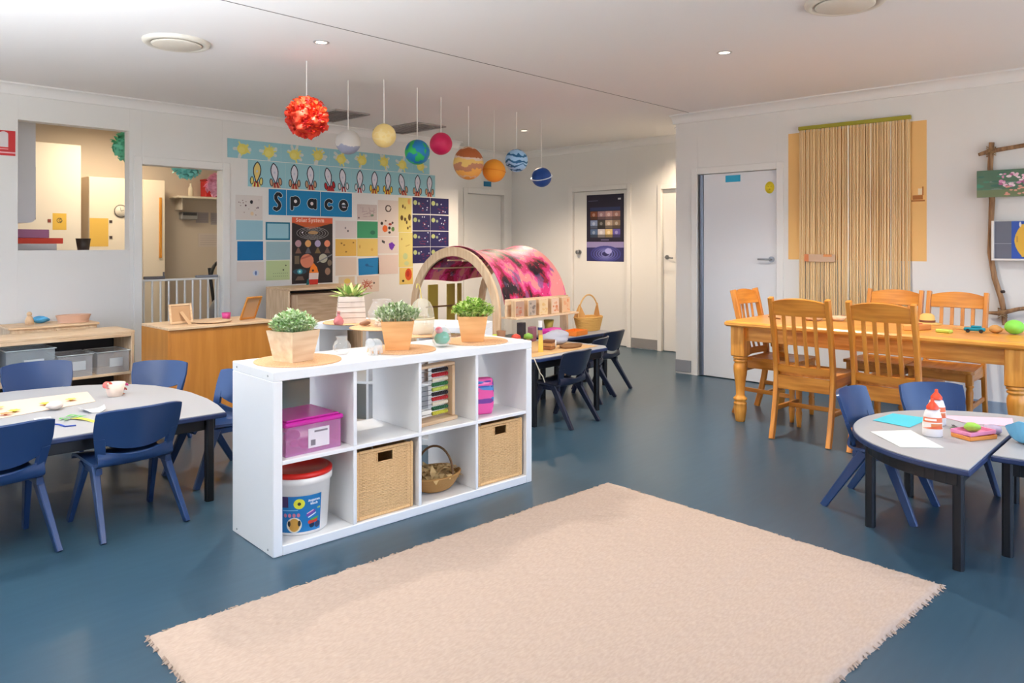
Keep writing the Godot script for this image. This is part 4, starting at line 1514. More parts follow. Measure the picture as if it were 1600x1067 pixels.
	for i in 30: ell(im, rng.randf() * 128, rng.randf_range(110, 160), 5, 4, [Color8(50, 90, 170), Color8(70, 150, 170), Color8(90, 60, 150)][i % 3])
	st = sf()
	var f := func(u: float, v: float) -> Vector3:
		var a := u * TAU
		var px := 0.068 * signf(cos(a)) * pow(absf(cos(a)), 0.4)
		var pz := 0.04 * signf(sin(a)) * pow(absf(sin(a)), 0.4)
		var k := 1.0 - 0.12 * pow(absf(v * 2.0 - 1.0), 4)
		return Vector3(px * k, 0.008 + v * 0.18, pz * k)
	shell(st, f, 36, 10, 0.004)
	mm(st, -0.056, 0.056, 0.181, 0.19, -0.03, 0.03, 0.003)
	mm(st, -0.056, 0.056, 0.0, 0.01, -0.03, 0.03, 0.003)
	solo(st, "pouch", tex_mat(im, 0.6), "small soft pouch with pink and blue print in the upper right cube", "pouch", s1(Vector3(c[3] - 0.06, 0.3995, -0.12)), S1_TURN - 0.3)
	# oval basket with a hoop handle, full of dried leaves
	o = thing("oval_basket", "shallow oval wicker basket with hoop handle in the lower shelf", "basket", s1(Vector3(c[2] + 0.03, 0.0425, -0.17)), S1_TURN + 0.3)
	var bm := pm(178, 130, 70, 0.7)
	st = sf()
	for i in 12:
		var t := i / 11.0
		var r := lerpf(0.085, 0.155, pow(t, 0.6))
		var pts := []
		for k in 41:
			var a := TAU * k / 40.0
			pts.append(Vector3((r + 0.0025 * sin(a * 20 + i * PI)) * cos(a), 0.007 + t * 0.075, (r * 0.78 + 0.0025 * sin(a * 20 + i * PI)) * sin(a)))
		tube(st, pts, 0.0065, 5)
	lathe(st, [Vector2(0, 0.002), Vector2(0.086, 0.002), Vector2(0.086, 0.008), Vector2(0, 0.008)], 28, Transform3D.IDENTITY, true, 1.0, 0.8)
	put(st, "basket_body", bm, o)
	st = sf()
	var hp := []
	for k in 17:
		var a := PI * k / 16.0
		hp.append(Vector3(0.02 * sin(a), 0.08 + 0.135 * sin(a), 0.115 * cos(a)))
	tube(st, hp, 0.006, 7)
	put(st, "handle", pm(110, 76, 44, 0.7), o)
	st = sf()
	for i in 90:
		var a := rng.randf() * TAU
		var r := sqrt(rng.randf()) * 0.12
		leaf(st, Vector3(r * cos(a), 0.06 + rng.randf() * 0.045 * (1.2 - r / 0.12), r * 0.75 * sin(a)), Vector3(rng.randf_range(-1, 1), rng.randf_range(-0.2, 0.5), rng.randf_range(-1, 1)), rng.randf_range(0.04, 0.075), 0.032, 0.25)
	lathe(st, [Vector2(0.135, 0.062), Vector2(0.08, 0.082), Vector2(0.0, 0.088)], 20, Transform3D.IDENTITY, true, 1.0, 0.78)
	var dl := put(st, "dried_leaves", pm(204, 168, 112, 0.8), o)
	dl.set_meta("kind", "stuff")
	# basket in the second shelf, seen through the first
	o = thing("small_basket", "pinkish wicker box inside the rear white shelf", "basket", s2(Vector3(0.93, 0.3995, -0.21)), S2_TURN)
	st = sf()
	for i in 9:
		var y := 0.012 + i * 0.024
		var pts := []
		for e in [[-0.13, 0.13], [0.13, 0.13], [0.13, -0.13], [-0.13, -0.13], [-0.13, 0.13]]: pts.append(Vector3(e[0], y, e[1]))
		sweep(st, pts, circ(0.0125, 6), Vector3.UP)
	put(st, "woven_walls", pm(222, 176, 140, 0.7), o)
	st = sf()
	mm(st, -0.125, 0.125, 0.0, 0.012, -0.125, 0.125, 0.002)
	put(st, "bottom", pm(210, 164, 128, 0.7), o)
	st = sf()
	ball(st, 0.05, 18, 12, 0.4, 1.0, 4.0, 1.2, Vector3(0, 0.058, 0))
	solo(st, "brown_toy", pm(60, 42, 34, 0.7), "dark brown soft toy in the rear white shelf, seen through the long one", "toy", s2(Vector3(0.55, 0.3995, -0.2)), 0.0)

# ------------------------------------------------------------------ on top of the shelves
func mat_disc(label: String, at: Vector3, r: float, turn := 0.0) -> void:
	var st := sf()
	var prof := [Vector2(0, 0.0055)]
	var n := 26
	for i in n:
		var a := r * (i + 0.5) / n
		prof.append(Vector2(a, 0.0066 if i % 2 else 0.0052))
	prof.append(Vector2(r, 0.0045))
	prof.append(Vector2(r, 0.0))
	prof.append(Vector2(0, 0.0))
	lathe(st, prof, 48)
	solo(st, "round_mat", mats["mat"], label, "placemat", at, turn, "round woven placemats")

func planter(label: String, at: Vector3, turn: float, top: float, base: float, h: float, kind: int) -> Node3D:
	var o := thing("planter", label, "potted plant", at, turn, "square wooden planters")
	var m: Material = birch(0) if kind == 0 else (wood("orange_ply", Color8(226, 162, 100), Color8(240, 184, 124), 0, 0.5, 4.0) if kind == 1 else wood("whitewash", Color8(218, 200, 184), Color8(238, 226, 214), 0, 0.6, 4.0))
	var t := 0.008
	for k in 4:
		var X := Transform3D(Basis(Vector3.UP, k * PI / 2), Vector3.ZERO)
		var a := base / 2
		var b := top / 2
		var st := sf()
		st.set_smooth_group(-1)
		var P := [Vector3(-a, 0, a), Vector3(a, 0, a), Vector3(b, h, b), Vector3(-b, h, b)]
		var Q := [Vector3(-a + t, 0, a - t), Vector3(a - t, 0, a - t), Vector3(b - t, h, b - t), Vector3(-b + t, h, b - t)]
		quad(st, X * P[0], X * P[1], X * P[2], X * P[3], X * Vector3(0, 0, 1))
		quad(st, X * Q[0], X * Q[1], X * Q[2], X * Q[3], X * Vector3(0, 0, -1))
		quad(st, X * P[3], X * P[2], X * Q[2], X * Q[3], Vector3.UP)
		quad(st, X * P[0], X * P[1], X * Q[1], X * Q[0], Vector3.DOWN)
		put(st, "side_board", m, o)
	if kind == 2:   # horizontal grooves between boards of the whitewashed pot
		for i in 4:
			var y := h * (i + 1) / 5.0
			var w := lerpf(base, top, (i + 1) / 5.0)
			var st2 := sf()
			for s in [[0.0, 1.0], [0.0, -1.0], [1.0, 0.0], [-1.0, 0.0]]:
				cbox(st2, Vector3(s[0] * w / 2, y, s[1] * w / 2), Vector3(0.002 if s[0] != 0 else w, 0.003, 0.002 if s[1] != 0 else w), 0.0)
			put(st2, "board_joint", pm(150, 130, 112, 0.8), o)
	var st3 := sf()
	var w2 := lerpf(base, top, 0.9) / 2 - t
	mm(st3, -w2, w2, h * 0.84, h * 0.9, -w2, w2, 0.003)
	mm(st3, -base / 2 + t, base / 2 - t, 0.0, 0.006, -base / 2 + t, base / 2 - t, 0.0)
	put(st3, "soil", pm(70, 54, 40, 0.95), o)
	return o

func foliage(o: Node3D, n: int, rx: float, h: float, y0: float, ll: float, lw: float, cols: Array) -> void:
	for ci in cols.size():
		var st := sf()
		for i in n:
			var a := rng.randf() * TAU
			var r := sqrt(rng.randf()) * rx
			var top := h * (1.0 - 0.55 * pow(r / rx, 2)) * rng.randf_range(0.35, 1.0)
			var p := Vector3(r * cos(a), y0 + top, r * sin(a))
			var d := Vector3(cos(a) * 0.7 + rng.randf_range(-0.8, 0.8), rng.randf_range(-0.1, 1.0), sin(a) * 0.7 + rng.randf_range(-0.8, 0.8))
			leaf(st, p, d, ll * rng.randf_range(0.7, 1.3), lw * rng.randf_range(0.8, 1.2), 0.12)
			if i % 6 == 0:
				sweep(st, [Vector3(r * 0.6 * cos(a), y0 - 0.01, r * 0.6 * sin(a)), p], circ(0.0012, 4), Vector3.RIGHT)
		var q := put(st, "foliage", cols[ci], o)
		q.set_meta("kind", "stuff")

func jar(o: Node3D, prof: Array, called: String, m: Material, seg := 28) -> void:
	var st := sf()
	lathe(st, prof, seg)
	put(st, called, m, o)

func build_shelf_top() -> void:
	var mt := StandardMaterial3D.new()
	mt.albedo_texture = ramp(noise_image(14, 0.09, 3), Color8(202, 154, 110), Color8(226, 182, 138), 1.6)
	mt.uv1_triplanar = true
	mt.uv1_scale = Vector3(5, 5, 5)
	mt.roughness = 0.9
	mats["mat"] = mt
	var Y := 0.7805
	var M := 0.0067
	mat_disc("round tan placemat under the leftmost pale planter", Vector3(1.83, Y, -3.10), 0.195)
	mat_disc("round tan placemat under the middle orange planter", Vector3(2.375, Y, -3.035), 0.175)
	mat_disc("round tan placemat under the right planter at the shelf's end", Vector3(2.86, Y, -3.005), 0.18)
	mat_disc("round tan placemat under the whitewashed succulent pot", Vector3(2.955, Y, -4.33), 0.185)
	mat_disc("round tan placemat under the large glass jar", Vector3(2.90, Y, -3.93), 0.19)
	mat_disc("round tan placemat under the tall glass cloche", Vector3(2.83, Y, -3.48), 0.17)
	var greens := [pm(126, 168, 92, 0.6), pm(172, 204, 134, 0.6), pm(206, 226, 176, 0.6)]
	var o := planter("pale wooden planter, leftmost, with small-leaved grey-green plant", Vector3(1.80, Y + M, -3.09), 0.22, 0.168, 0.122, 0.138, 0)
	foliage(o, 330, 0.098, 0.10, 0.125, 0.022, 0.013, [pm(142, 180, 108, 0.6), pm(184, 210, 148, 0.6), pm(222, 234, 200, 0.6)])
	o = planter("orange wooden planter, middle one, with feathery silver-green plant", Vector3(2.362, Y + M, -3.05), -0.658, 0.165, 0.118, 0.145, 1)
	foliage(o, 260, 0.105, 0.095, 0.13, 0.034, 0.012, [pm(136, 162, 108, 0.6), pm(184, 202, 150, 0.6), pm(226, 230, 204, 0.6)])
	o = planter("orange wooden planter, rightmost, with bright lime-green plant", Vector3(2.842, Y + M, -3.005), -0.76, 0.162, 0.116, 0.138, 1)
	foliage(o, 240, 0.105, 0.10, 0.125, 0.028, 0.018, [pm(128, 168, 64, 0.6), pm(176, 206, 92, 0.6), pm(216, 232, 146, 0.6)])
	o = planter("whitewashed wooden pot holding a spiky green succulent", Vector3(2.95, Y + M, -4.32), -0.55, 0.165, 0.195, 0.175, 2)
	for i in 26:   # large single leaves
		var st := sf()
		var a := i * 2.399
		var el := lerpf(1.35, 0.35, i / 25.0)
		var d := Vector3(cos(a) * cos(el), sin(el), sin(a) * cos(el))
		var b := Vector3(0, 0.155, 0) + Vector3(cos(a), 0, sin(a)) * 0.02
		var pts := []
		for k in 5:
			var t := k / 4.0
			pts.append(b + d * 0.145 * t + Vector3(0, -0.03 * t * t, 0))
		sweep(st, pts, PackedVector2Array([Vector2(0.017, 0), Vector2(0, 0.005), Vector2(-0.017, 0), Vector2(0, -0.003)]), d.cross(Vector3.UP).normalized(), false, [0.5, 1.0, 0.95, 0.65, 0.08])
		put(st, "succulent_leaf", [pm(116, 150, 70, 0.5), pm(158, 182, 96, 0.5), pm(196, 206, 130, 0.5)][i % 3], o)
	# glass pieces
	var g := glass(232, 236, 234, 0.22)
	o = thing("glass_jar", "small round glass jar with handle, between left and middle planters", "jar", Vector3(2.085, Y, -3.13), 0.4)
	jar(o, [Vector2(0, 0), Vector2(0.026, 0), Vector2(0.042, 0.02), Vector2(0.044, 0.04), Vector2(0.034, 0.062), Vector2(0.024, 0.07), Vector2(0.024, 0.08), Vector2(0.03, 0.086)], "jar_body", g)
	var st := sf()
	tube(st, arc3(Vector3(-0.042, 0.04, 0), 0.022, 80, 280), 0.004, 6)
	put(st, "handle", g, o)
	o = thing("glass_elephant", "small clear glass animal ornament beside the middle planter", "ornament", Vector3(2.19, Y, -3.0), 0.3)
	st = sf()
	ball(st, 0.036, 20, 14, 0.05, 1, 0, 0.9, Vector3(0, 0.046, 0))
	put(st, "body", glass(238, 240, 240, 0.34), o)
	st = sf()
	ball(st, 0.024, 16, 12, 0, 1, 0, 1, Vector3(-0.042, 0.06, 0.0))
	tube(st, [Vector3(-0.06, 0.056, 0), Vector3(-0.072, 0.04, 0), Vector3(-0.075, 0.022, 0), Vector3(-0.085, 0.018, 0)], 0.008, 7, [1.2, 1.0, 0.8, 0.6])
	put(st, "head", glass(238, 240, 240, 0.34), o)
	for x in [-0.02, 0.02]:
		for z in [-0.016, 0.016]:
			st = sf()
			tube(st, [Vector3(x, 0.0, z), Vector3(x, 0.035, z)], 0.011, 8)
			put(st, "leg", glass(238, 240, 240, 0.34), o)
	o = thing("glass_globe", "round glass globe with green and red filling, between planters", "ornament", Vector3(2.60, Y, -2.985), 0.0)
	jar(o, [Vector2(0, 0), Vector2(0.03, 0.002), Vector2(0.048, 0.025), Vector2(0.052, 0.05), Vector2(0.046, 0.075), Vector2(0.03, 0.095), Vector2(0.022, 0.1), Vector2(0.026, 0.112)], "globe", g)
	st = sf()
	ball(st, 0.04, 18, 12, 0.35, 1.2, 3.0, 0.85, Vector3(0.004, 0.042, 0.004))
	put(st, "green_filling", pm(36, 158, 124, 0.5), o)
	st = sf()
	ball(st, 0.02, 14, 10, 0.3, 1.0, 9.0, 1.0, Vector3(-0.016, 0.085, 0))
	put(st, "red_filling", pm(206, 110, 120, 0.5), o)
	o = thing("glass_jar", "large lidless glass jar with pale stones on the rear shelf", "jar", Vector3(2.92, Y + M, -3.93), 0.0)
	jar(o, [Vector2(0, 0), Vector2(0.05, 0), Vector2(0.085, 0.05), Vector2(0.092, 0.09), Vector2(0.07, 0.14), Vector2(0.06, 0.16), Vector2(0.064, 0.175)], "jar_body", glass(236, 230, 222, 0.16))
	st = sf()
	for i in 14:
		ball(st, 0.016, 8, 6, 0.3, 1.0, i * 5.0, 0.8, Vector3(cos(i * 1.3) * 0.032, 0.016 + 0.02 * (i / 7), sin(i * 1.3) * 0.032))
	put(st, "stones", pm(222, 206, 188, 0.7), o)
	for e in [[Vector3(2.86, Y + M, -4.03), 0.3, "small driftwood piece beside the large glass jar"]]:
		st = sf()
		tube(st, [Vector3(-0.05, 0.018, 0), Vector3(0.0, 0.02, 0.01), Vector3(0.06, 0.016, -0.01)], 0.016, 7, [0.6, 1.1, 0.5])
		solo(st, "driftwood", pm(150, 110, 84, 0.8), e[2], "driftwood", e[0], e[1])
	o = thing("pink_bottle", "tiny pink glass bottle in front of the succulent pot", "bottle", Vector3(2.80, Y + M, -4.24), 0.0)
	jar(o, [Vector2(0, 0), Vector2(0.03, 0), Vector2(0.034, 0.02), Vector2(0.026, 0.042), Vector2(0.01, 0.056), Vector2(0.01, 0.072)], "bottle_body", glass(226, 120, 130, 0.6))
	st = sf()
	ball(st, 0.011, 12, 8, 0, 1, 0, 1, Vector3(0, 0.082, 0))
	put(st, "stopper", pm(216, 150, 140, 0.4), o)
	o = thing("glass_cloche", "tall glass cloche with yellow wire loop on the rear shelf", "cloche", Vector3(2.86, Y + M, -3.46), 0.0)
	jar(o, [Vector2(0.072, 0.0), Vector2(0.074, 0.09), Vector2(0.073, 0.11), Vector2(0.066, 0.15), Vector2(0.048, 0.185), Vector2(0.024, 0.205), Vector2(0.0, 0.21)], "dome", glass(240, 236, 214, 0.3))
	jar(o, [Vector2(0, 0.001), Vector2(0.068, 0.001), Vector2(0.068, 0.055), Vector2(0, 0.055)], "filling", pm(238, 228, 208, 0.6))
	st = sf()
	tube(st, [Vector3(-0.004, 0.206, 0), Vector3(-0.01, 0.25, 0), Vector3(-0.024, 0.29, 0), Vector3(-0.036, 0.295, 0), Vector3(-0.042, 0.27, 0)], 0.0035, 6)
	put(st, "wire_loop", pm(226, 206, 110, 0.4), o)
	st = sf()
	lathe(st, [Vector2(0.0665, 0.084), Vector2(0.0755, 0.084), Vector2(0.0755, 0.094), Vector2(0.0665, 0.094)], 28)
	put(st, "band", pm(216, 206, 170, 0.4), o)

func arc3(c: Vector3, r: float, a0: float, a1: float) -> Array:
	var p := []
	for i in 13:
		var a := deg_to_rad(lerpf(a0, a1, i / 12.0))
		p.append(c + Vector3(r * cos(a), r * sin(a), 0))
	return p

# ------------------------------------------------------------------ hanging planets
func planet(called: String, label: String, at: Vector3, d: float, m: Material, bump := 0.03, sy := 1.0) -> Node3D:
	var o := thing(called, label, "hanging ball", at, -0.4, "papier-mache planets hung from the ceiling")
	var st := sf()
	ball(st, d / 2, 36, 24, bump, 1.0, at.x * 31.0, sy)
	put(st, "ball", m, o)
	st = sf()
	tube(st, [Vector3(0, d / 2 * sy * 0.97, 0), Vector3(0, CEIL - at.y - 0.0005, 0)], 0.004, 6)
	put(st, "string", pm(240, 236, 230, 0.7), o)
	return o

func bands(stops: Array, wob: float, sd: int, w := 192, h := 96) -> Image:
	var im := canvas(w, h, Color.WHITE)
	var n := FastNoiseLite.new()
	n.seed = sd
	n.frequency = 0.02
	n.fractal_octaves = 3
	for y in h:
		for x in w:
			var a := TAU * x / w
			var v := float(y) / h + wob * n.get_noise_3d(cos(a) * 40, sin(a) * 40, y * 1.5)
			var c: Color = stops[0][1]
			for s in stops:
				if v >= s[0]: c = s[1]
			im.set_pixel(x, y, c)
	return im

func build_planets() -> void:
	# the sun: crumpled tissue pom-pom
	var o := thing("pom_pom", "red-orange crumpled tissue pom-pom hanging from the ceiling, leftmost", "hanging ball", Vector3(2.881, 2.214, -4.766), 0.0, "papier-mache planets hung from the ceiling")
	for ci in 3:
		var st := sf()
		var rr := [0.128, 0.135, 0.135]
		if ci == 0:
			ball(st, 0.132, 44, 30, 0.45, 6.0, 7.0, 0.98)
		else:
			for i in 330:
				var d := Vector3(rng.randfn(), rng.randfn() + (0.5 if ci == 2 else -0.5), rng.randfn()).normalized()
				var p: Vector3 = d * rr[ci] * rng.randf_range(0.86, 1.0)
				var s := d.cross(Vector3(rng.randf(), rng.randf(), rng.randf())).normalized()
				leaf(st, p - s * 0.02, s + d * rng.randf_range(0.1, 0.8), rng.randf_range(0.03, 0.05), 0.034, 0.3)
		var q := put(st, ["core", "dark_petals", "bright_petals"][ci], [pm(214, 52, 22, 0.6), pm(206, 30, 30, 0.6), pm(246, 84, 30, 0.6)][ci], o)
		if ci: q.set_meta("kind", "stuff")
	var st := sf()
	tube(st, [Vector3(0, 0.12, 0), Vector3(0, CEIL - 2.2145, 0)], 0.004, 6)
	put(st, "string", pm(244, 240, 236, 0.7), o)
	planet("planet_ball", "grey papier-mache ball with a bluish lower half, hanging second", Vector3(3.448, 2.125, -5.087), 0.196, tex_mat(bands([[0.0, Color8(206, 200, 194)], [0.62, Color8(150, 152, 172)]], 0.1, 3), 0.8))
	planet("planet_ball", "pale yellow papier-mache ball hanging from the ceiling", Vector3(3.631, 2.173, -4.861), 0.188, tex_mat(bands([[0.0, Color8(244, 214, 140)], [0.45, Color8(246, 220, 156)], [0.62, Color8(244, 214, 140)]], 0.4, 5), 0.8))
	var im := canvas(192, 96, Color8(14, 116, 176))
	var n := FastNoiseLite.new()
	n.seed = 21
	n.frequency = 0.025
	for y in 96:
		for x in 192:
			var a := TAU * x / 192.0
			if n.get_noise_3d(cos(a) * 34, y * 1.1, sin(a) * 34) > 0.12 or y > 84: im.set_pixel(x, y, Color8(40, 172, 84))
	planet("planet_ball", "blue and green earth ball hanging from the ceiling", Vector3(4.017, 2.08, -4.92), 0.209, tex_mat(im, 0.6))
	o = planet("planet_ball", "crimson-pink papier-mache ball hanging right of the earth ball", Vector3(4.427, 2.204, -5.091), 0.2, tex_mat(bands([[0.0, Color8(206, 22, 84)], [0.5, Color8(210, 26, 88)]], 0.3, 2), 0.5), 0.05)
	planet("planet_ball", "largest striped ball in brown, cream and orange, hanging", Vector3(4.897, 2.073, -5.235), 0.29, tex_mat(bands([[0.0, Color8(196, 150, 120)], [0.1, Color8(224, 196, 176)], [0.17, Color8(176, 96, 48)], [0.38, Color8(226, 200, 180)], [0.44, Color8(236, 196, 110)], [0.53, Color8(190, 130, 96)], [0.64, Color8(238, 176, 84)], [0.78, Color8(228, 190, 150)], [0.84, Color8(228, 160, 60)]], 0.13, 8), 0.75), 0.08, 1.08)
	o = planet("planet_ball", "orange ball with a creased ring round its middle, hanging", Vector3(5.21, 2.026, -5.205), 0.225, pm(238, 156, 44, 0.7), 0.04)
	st = sf()
	lathe(st, [Vector2(0.1, 0.006), Vector2(0.118, 0.002), Vector2(0.118, -0.002), Vector2(0.1, -0.006)], 36, Transform3D(Basis(Vector3.BACK, -0.12), Vector3.ZERO))
	put(st, "ring", pm(224, 128, 28, 0.7), o.get_child(0))
	planet("planet_ball", "sky-blue ball with dark blue wavy stripes, hanging", Vector3(5.44, 2.138, -5.12), 0.226, tex_mat(bands([[0.0, Color8(28, 96, 146)], [0.13, Color8(164, 206, 240)], [0.3, Color8(28, 96, 146)], [0.37, Color8(164, 206, 240)], [0.5, Color8(28, 96, 146)], [0.57, Color8(164, 206, 240)], [0.64, Color8(28, 96, 146)], [0.68, Color8(164, 206, 240)], [0.8, Color8(28, 96, 146)], [0.87, Color8(164, 206, 240)]], 0.12, 15), 0.65))
	o = planet("planet_ball", "deep blue ball with a thin white ring, rightmost hanging", Vector3(5.959, 2.014, -5.248), 0.208, pm(20, 70, 146, 0.6), 0.04)
	st = sf()
	lathe(st, [Vector2(0.1, 0.004), Vector2(0.117, 0.003), Vector2(0.117, -0.003), Vector2(0.1, -0.004)], 40, Transform3D(Basis(Vector3(0.64, 0, 0.77).normalized(), 0.38), Vector3.ZERO))
	put(st, "ring", pm(226, 236, 244, 0.6), o.get_child(0))

# ------------------------------------------------------------------ paper on the walls
func paper(called: String, label: String, category: String, c: Vector3, w: float, h: float, m: Material, turn := 0.0, group := "", r := Rect2(0, 0, 1, 1), th := 0.0012, roll := 0.0) -> MeshInstance3D:
	# front towards local +z; c is the centre on the wall
	var st := sf()
	st.set_smooth_group(-1)
	var a := w / 2
	var b := h / 2
	uvquad(st, Vector3(-a, b, th), Vector3(a, b, th), Vector3(a, -b, th), Vector3(-a, -b, th), r)
	st.set_uv(r.position + Vector2(0.004, 0.004))
	for e in [[Vector3(-a, b, 0), Vector3(a, b, 0), Vector3(a, b, th), Vector3(-a, b, th), Vector3.UP], [Vector3(-a, -b, 0), Vector3(a, -b, 0), Vector3(a, -b, th), Vector3(-a, -b, th), Vector3.DOWN], [Vector3(-a, -b, 0), Vector3(-a, b, 0), Vector3(-a, b, th), Vector3(-a, -b, th), Vector3.LEFT], [Vector3(a, -b, 0), Vector3(a, b, 0), Vector3(a, b, th), Vector3(a, -b, th), Vector3.RIGHT], [Vector3(-a, -b, 0), Vector3(a, -b, 0), Vector3(a, b, 0), Vector3(-a, b, 0), Vector3.FORWARD]]:
		quad(st, e[0], e[1], e[2], e[3], e[4])
	var o := put(st, called, m)
	o.position = c
	o.rotation = Vector3(0, turn, roll)
	tag(o, label, category, group)
	return o

func zsheet(called: String, label: String, r: Array, m: Material, group := "", uv := Rect2(0, 0, 1, 1), off := 0.0006, roll := 0.0, category := "drawing") -> MeshInstance3D:
	return paper(called, label, category, Vector3((r[0] + r[1]) / 2, (r[2] + r[3]) / 2, ZW + off), r[1] - r[0], r[3] - r[2], m, 0.0, group, uv, 0.0012, roll)

func rocket(im: Image, cx: float, cy: float, s: float, tilt: float, body: Color, fin: Color, flame: Color) -> void:
	# crayon rocket with a dark outline
	var R := func(x: float, y: float) -> Vector2: return Vector2(cx, cy) + Vector2(x, y).rotated(tilt) * s
	var hull := []
	for i in 21:
		var t := i / 20.0
		hull.append(R.call(0.27 * sin(PI * pow(t, 0.75)), lerpf(-1.0, 0.45, t)))
	for i in 21:
		var t := 1.0 - i / 20.0
		hull.append(R.call(-0.27 * sin(PI * pow(t, 0.75)), lerpf(-1.0, 0.45, t)))
	# flames and fins first
	for k in 5:
		stroke(im, [R.call(-0.2 + k * 0.1, 0.4), R.call(-0.26 + k * 0.13, 0.75)], s * 0.06, flame if k % 2 else fin)
	for sg in [-1.0, 1.0]:
		var pts := []
		for i in 13:
			var a := TAU * i / 12.0
			pts.append(R.call(sg * 0.34 + 0.12 * cos(a), 0.32 + 0.26 * sin(a)))
		poly(im, pts, fin)
		stroke(im, pts, s * 0.025, Color8(36, 34, 44))
	poly(im, hull, body)
	hull.append(hull[0])
	stroke(im, hull, s * 0.035, Color8(40, 44, 62))
	var win := R.call(0.0, -0.35) as Vector2
	ell(im, win.x, win.y, s * 0.07, s * 0.09, Color8(190, 196, 214))

func build_wall_papers() -> void:
	# ---- strip of suns: 0.00 to 2.60 m along the wall from x = 3.46
	var im := canvas(1300, 96, Color8(146, 196, 206))
	for e in [3.62, 3.906, 4.2, 4.487, 4.781, 5.064, 5.37, 5.644, 5.921]:
		var cx: float = (e - 3.46) * 500.0
		var cy := rng.randf_range(44, 54)
		for k in 5:
			var a := rng.randf() * TAU
			stroke(im, [Vector2(cx, cy) + Vector2.from_angle(a) * 24, Vector2(cx, cy) + Vector2.from_angle(a) * rng.randf_range(38, 52)], 8.0, Color8(206, 212, 206))
		for k in 7:
			var a := rng.randf() * TAU
			stroke(im, [Vector2(cx, cy), Vector2(cx, cy) + Vector2.from_angle(a) * rng.randf_range(30, 44)], 4.0, Color8(222, 214, 120))
		ell(im, cx, cy, 29, 27, Color8(224, 212, 106))
		ell(im, cx - 5, cy + 4, 17, 15, Color8(228, 218, 124))
	var sm := tex_mat(im)
	var xs := [3.46, 4.044, 4.63, 5.22, 5.80, 6.064]
	var nn := ["first at the left", "second from the left", "third from the left", "fourth from the left", "narrow last one at the right"]
	for i in 5:
		var r := Rect2((xs[i] - 3.46) / 2.6, 0, (xs[i + 1] - xs[i]) / 2.6, 1)
		zsheet("sun_painting", "light blue sheet painted with yellow suns, " + nn[i], [xs[i] + 0.001, xs[i + 1] - 0.001, 2.172, 2.362], sm, "sun paintings strip", r)
	# ---- strip of rockets from x = 3.675
	im = canvas(1240, 136, Color8(150, 198, 208))
	var rx := [3.772, 3.978, 4.2, 4.396, 4.624, 4.806, 5.029, 5.233, 5.426, 5.644, 5.871, 6.064]
	var tl := [0.06, -0.14, -0.02, -0.05, -0.2, -0.1, 0.02, 0.02, 0.04, -0.24, 0.03, 0.0]
	for i in 12:
		var body := Color8(218, 216, 226)
		var fin := Color8(196, 152, 120)
		if i == 0: body = Color8(226, 200, 120); fin = Color8(224, 210, 120)
		if i == 4: fin = Color8(176, 34, 34)
		if i in [7, 8]: fin = Color8(230, 196, 70)
		if i in [5, 6]: fin = Color8(212, 214, 216)
		rocket(im, (rx[i] - 3.675) * 500.0, 82, 74, tl[i], body, fin, Color8(158, 30, 32))
	var rm := tex_mat(im)
	xs = [3.675, 4.095, 4.505, 4.916, 5.33, 5.74, 6.155]
	nn = ["leftmost sheet with a yellow rocket", "second sheet from the left", "third sheet, one rocket with red fins", "fourth sheet, right of the word", "fifth sheet, one rocket tilted", "last sheet at the right"]
	for i in 6:
		var r := Rect2((xs[i] - 3.675) / 2.48, 0, (xs[i + 1] - xs[i]) / 2.48, 1)
		zsheet("rocket_painting", "pale blue rocket painting, " + nn[i], [xs[i] + 0.001, xs[i + 1] - 0.001, 1.895, 2.166], rm, "rocket paintings strip", r)
	# ---- the word Space on three blue sheets, 3.90 to 4.925
	im = canvas(820, 220, Color8(16, 126, 178))
	var wpass := [[19.0, Color8(206, 216, 220)], [15.0, Color8(22, 24, 30)]]
	var S := []
	for q in [[112, 52], [100, 40], [80, 40], [66, 58], [66, 80], [80, 100], [98, 118], [104, 138], [94, 160], [74, 172], [56, 164]]: S.append(Vector2(q[0], q[1]))
	for ps in wpass:
		var r: float = ps[0]
		var c: Color = ps[1]
		stroke(im, S, r, c)
		stroke(im, [Vector2(214, 72), Vector2(214, 160)], r, c)                          # p
		stroke(im, arc(248, 96, 30, 30, 0, 360, 30), r, c)
		stroke(im, arc(408, 110, 30, 30, 0, 360, 30), r, c)                              # a
		stroke(im, [Vector2(442, 82), Vector2(442, 146)], r, c)
		stroke(im, arc(578, 112, 34, 36, 50, 310, 26), r, c)                             # c
		stroke(im, arc(730, 114, 35, 38, 40, 360, 28), r, c)                             # e
		stroke(im, [Vector2(702, 117), Vector2(762, 117)], r * 0.5, c)
	ell(im, 248, 96, 14, 15, Color8(226, 218, 216))
	ell(im, 408, 110, 14, 16, Color8(226, 210, 206))
	ell(im, 730, 98, 14, 8, Color8(230, 222, 220))
	stroke(im, [Vector2(724, 132), Vector2(752, 132)], 4.5, Color8(206, 170, 172))
	var bm := tex_mat(im)
	xs = [3.90, 4.105, 4.515, 4.925]
	nn = ["blue sheet with a large black letter S", "blue sheet with the large black letters p and a", "blue sheet with the large black letters c and e"]
	for i in 3:
		zsheet("letter_sheet", nn[i], [xs[i] + 0.003, xs[i + 1] - 0.003, 1.614, 1.882], bm, "sheets spelling Space", Rect2((xs[i] - 3.9) / 1.025, 0, (xs[i + 1] - xs[i]) / 1.025, 1), 0.0022, 0.0, "sign")
	# ---- plain and drawn sheets; one texture each where something is drawn
	var wd := canvas(96, 80, Color8(216, 208, 202))
	for i in 14: ell(wd, rng.randf_range(8, 84), rng.randf_range(10, 70), rng.randf_range(1, 2.4), rng.randf_range(1, 2), Color8(120, 90, 90))
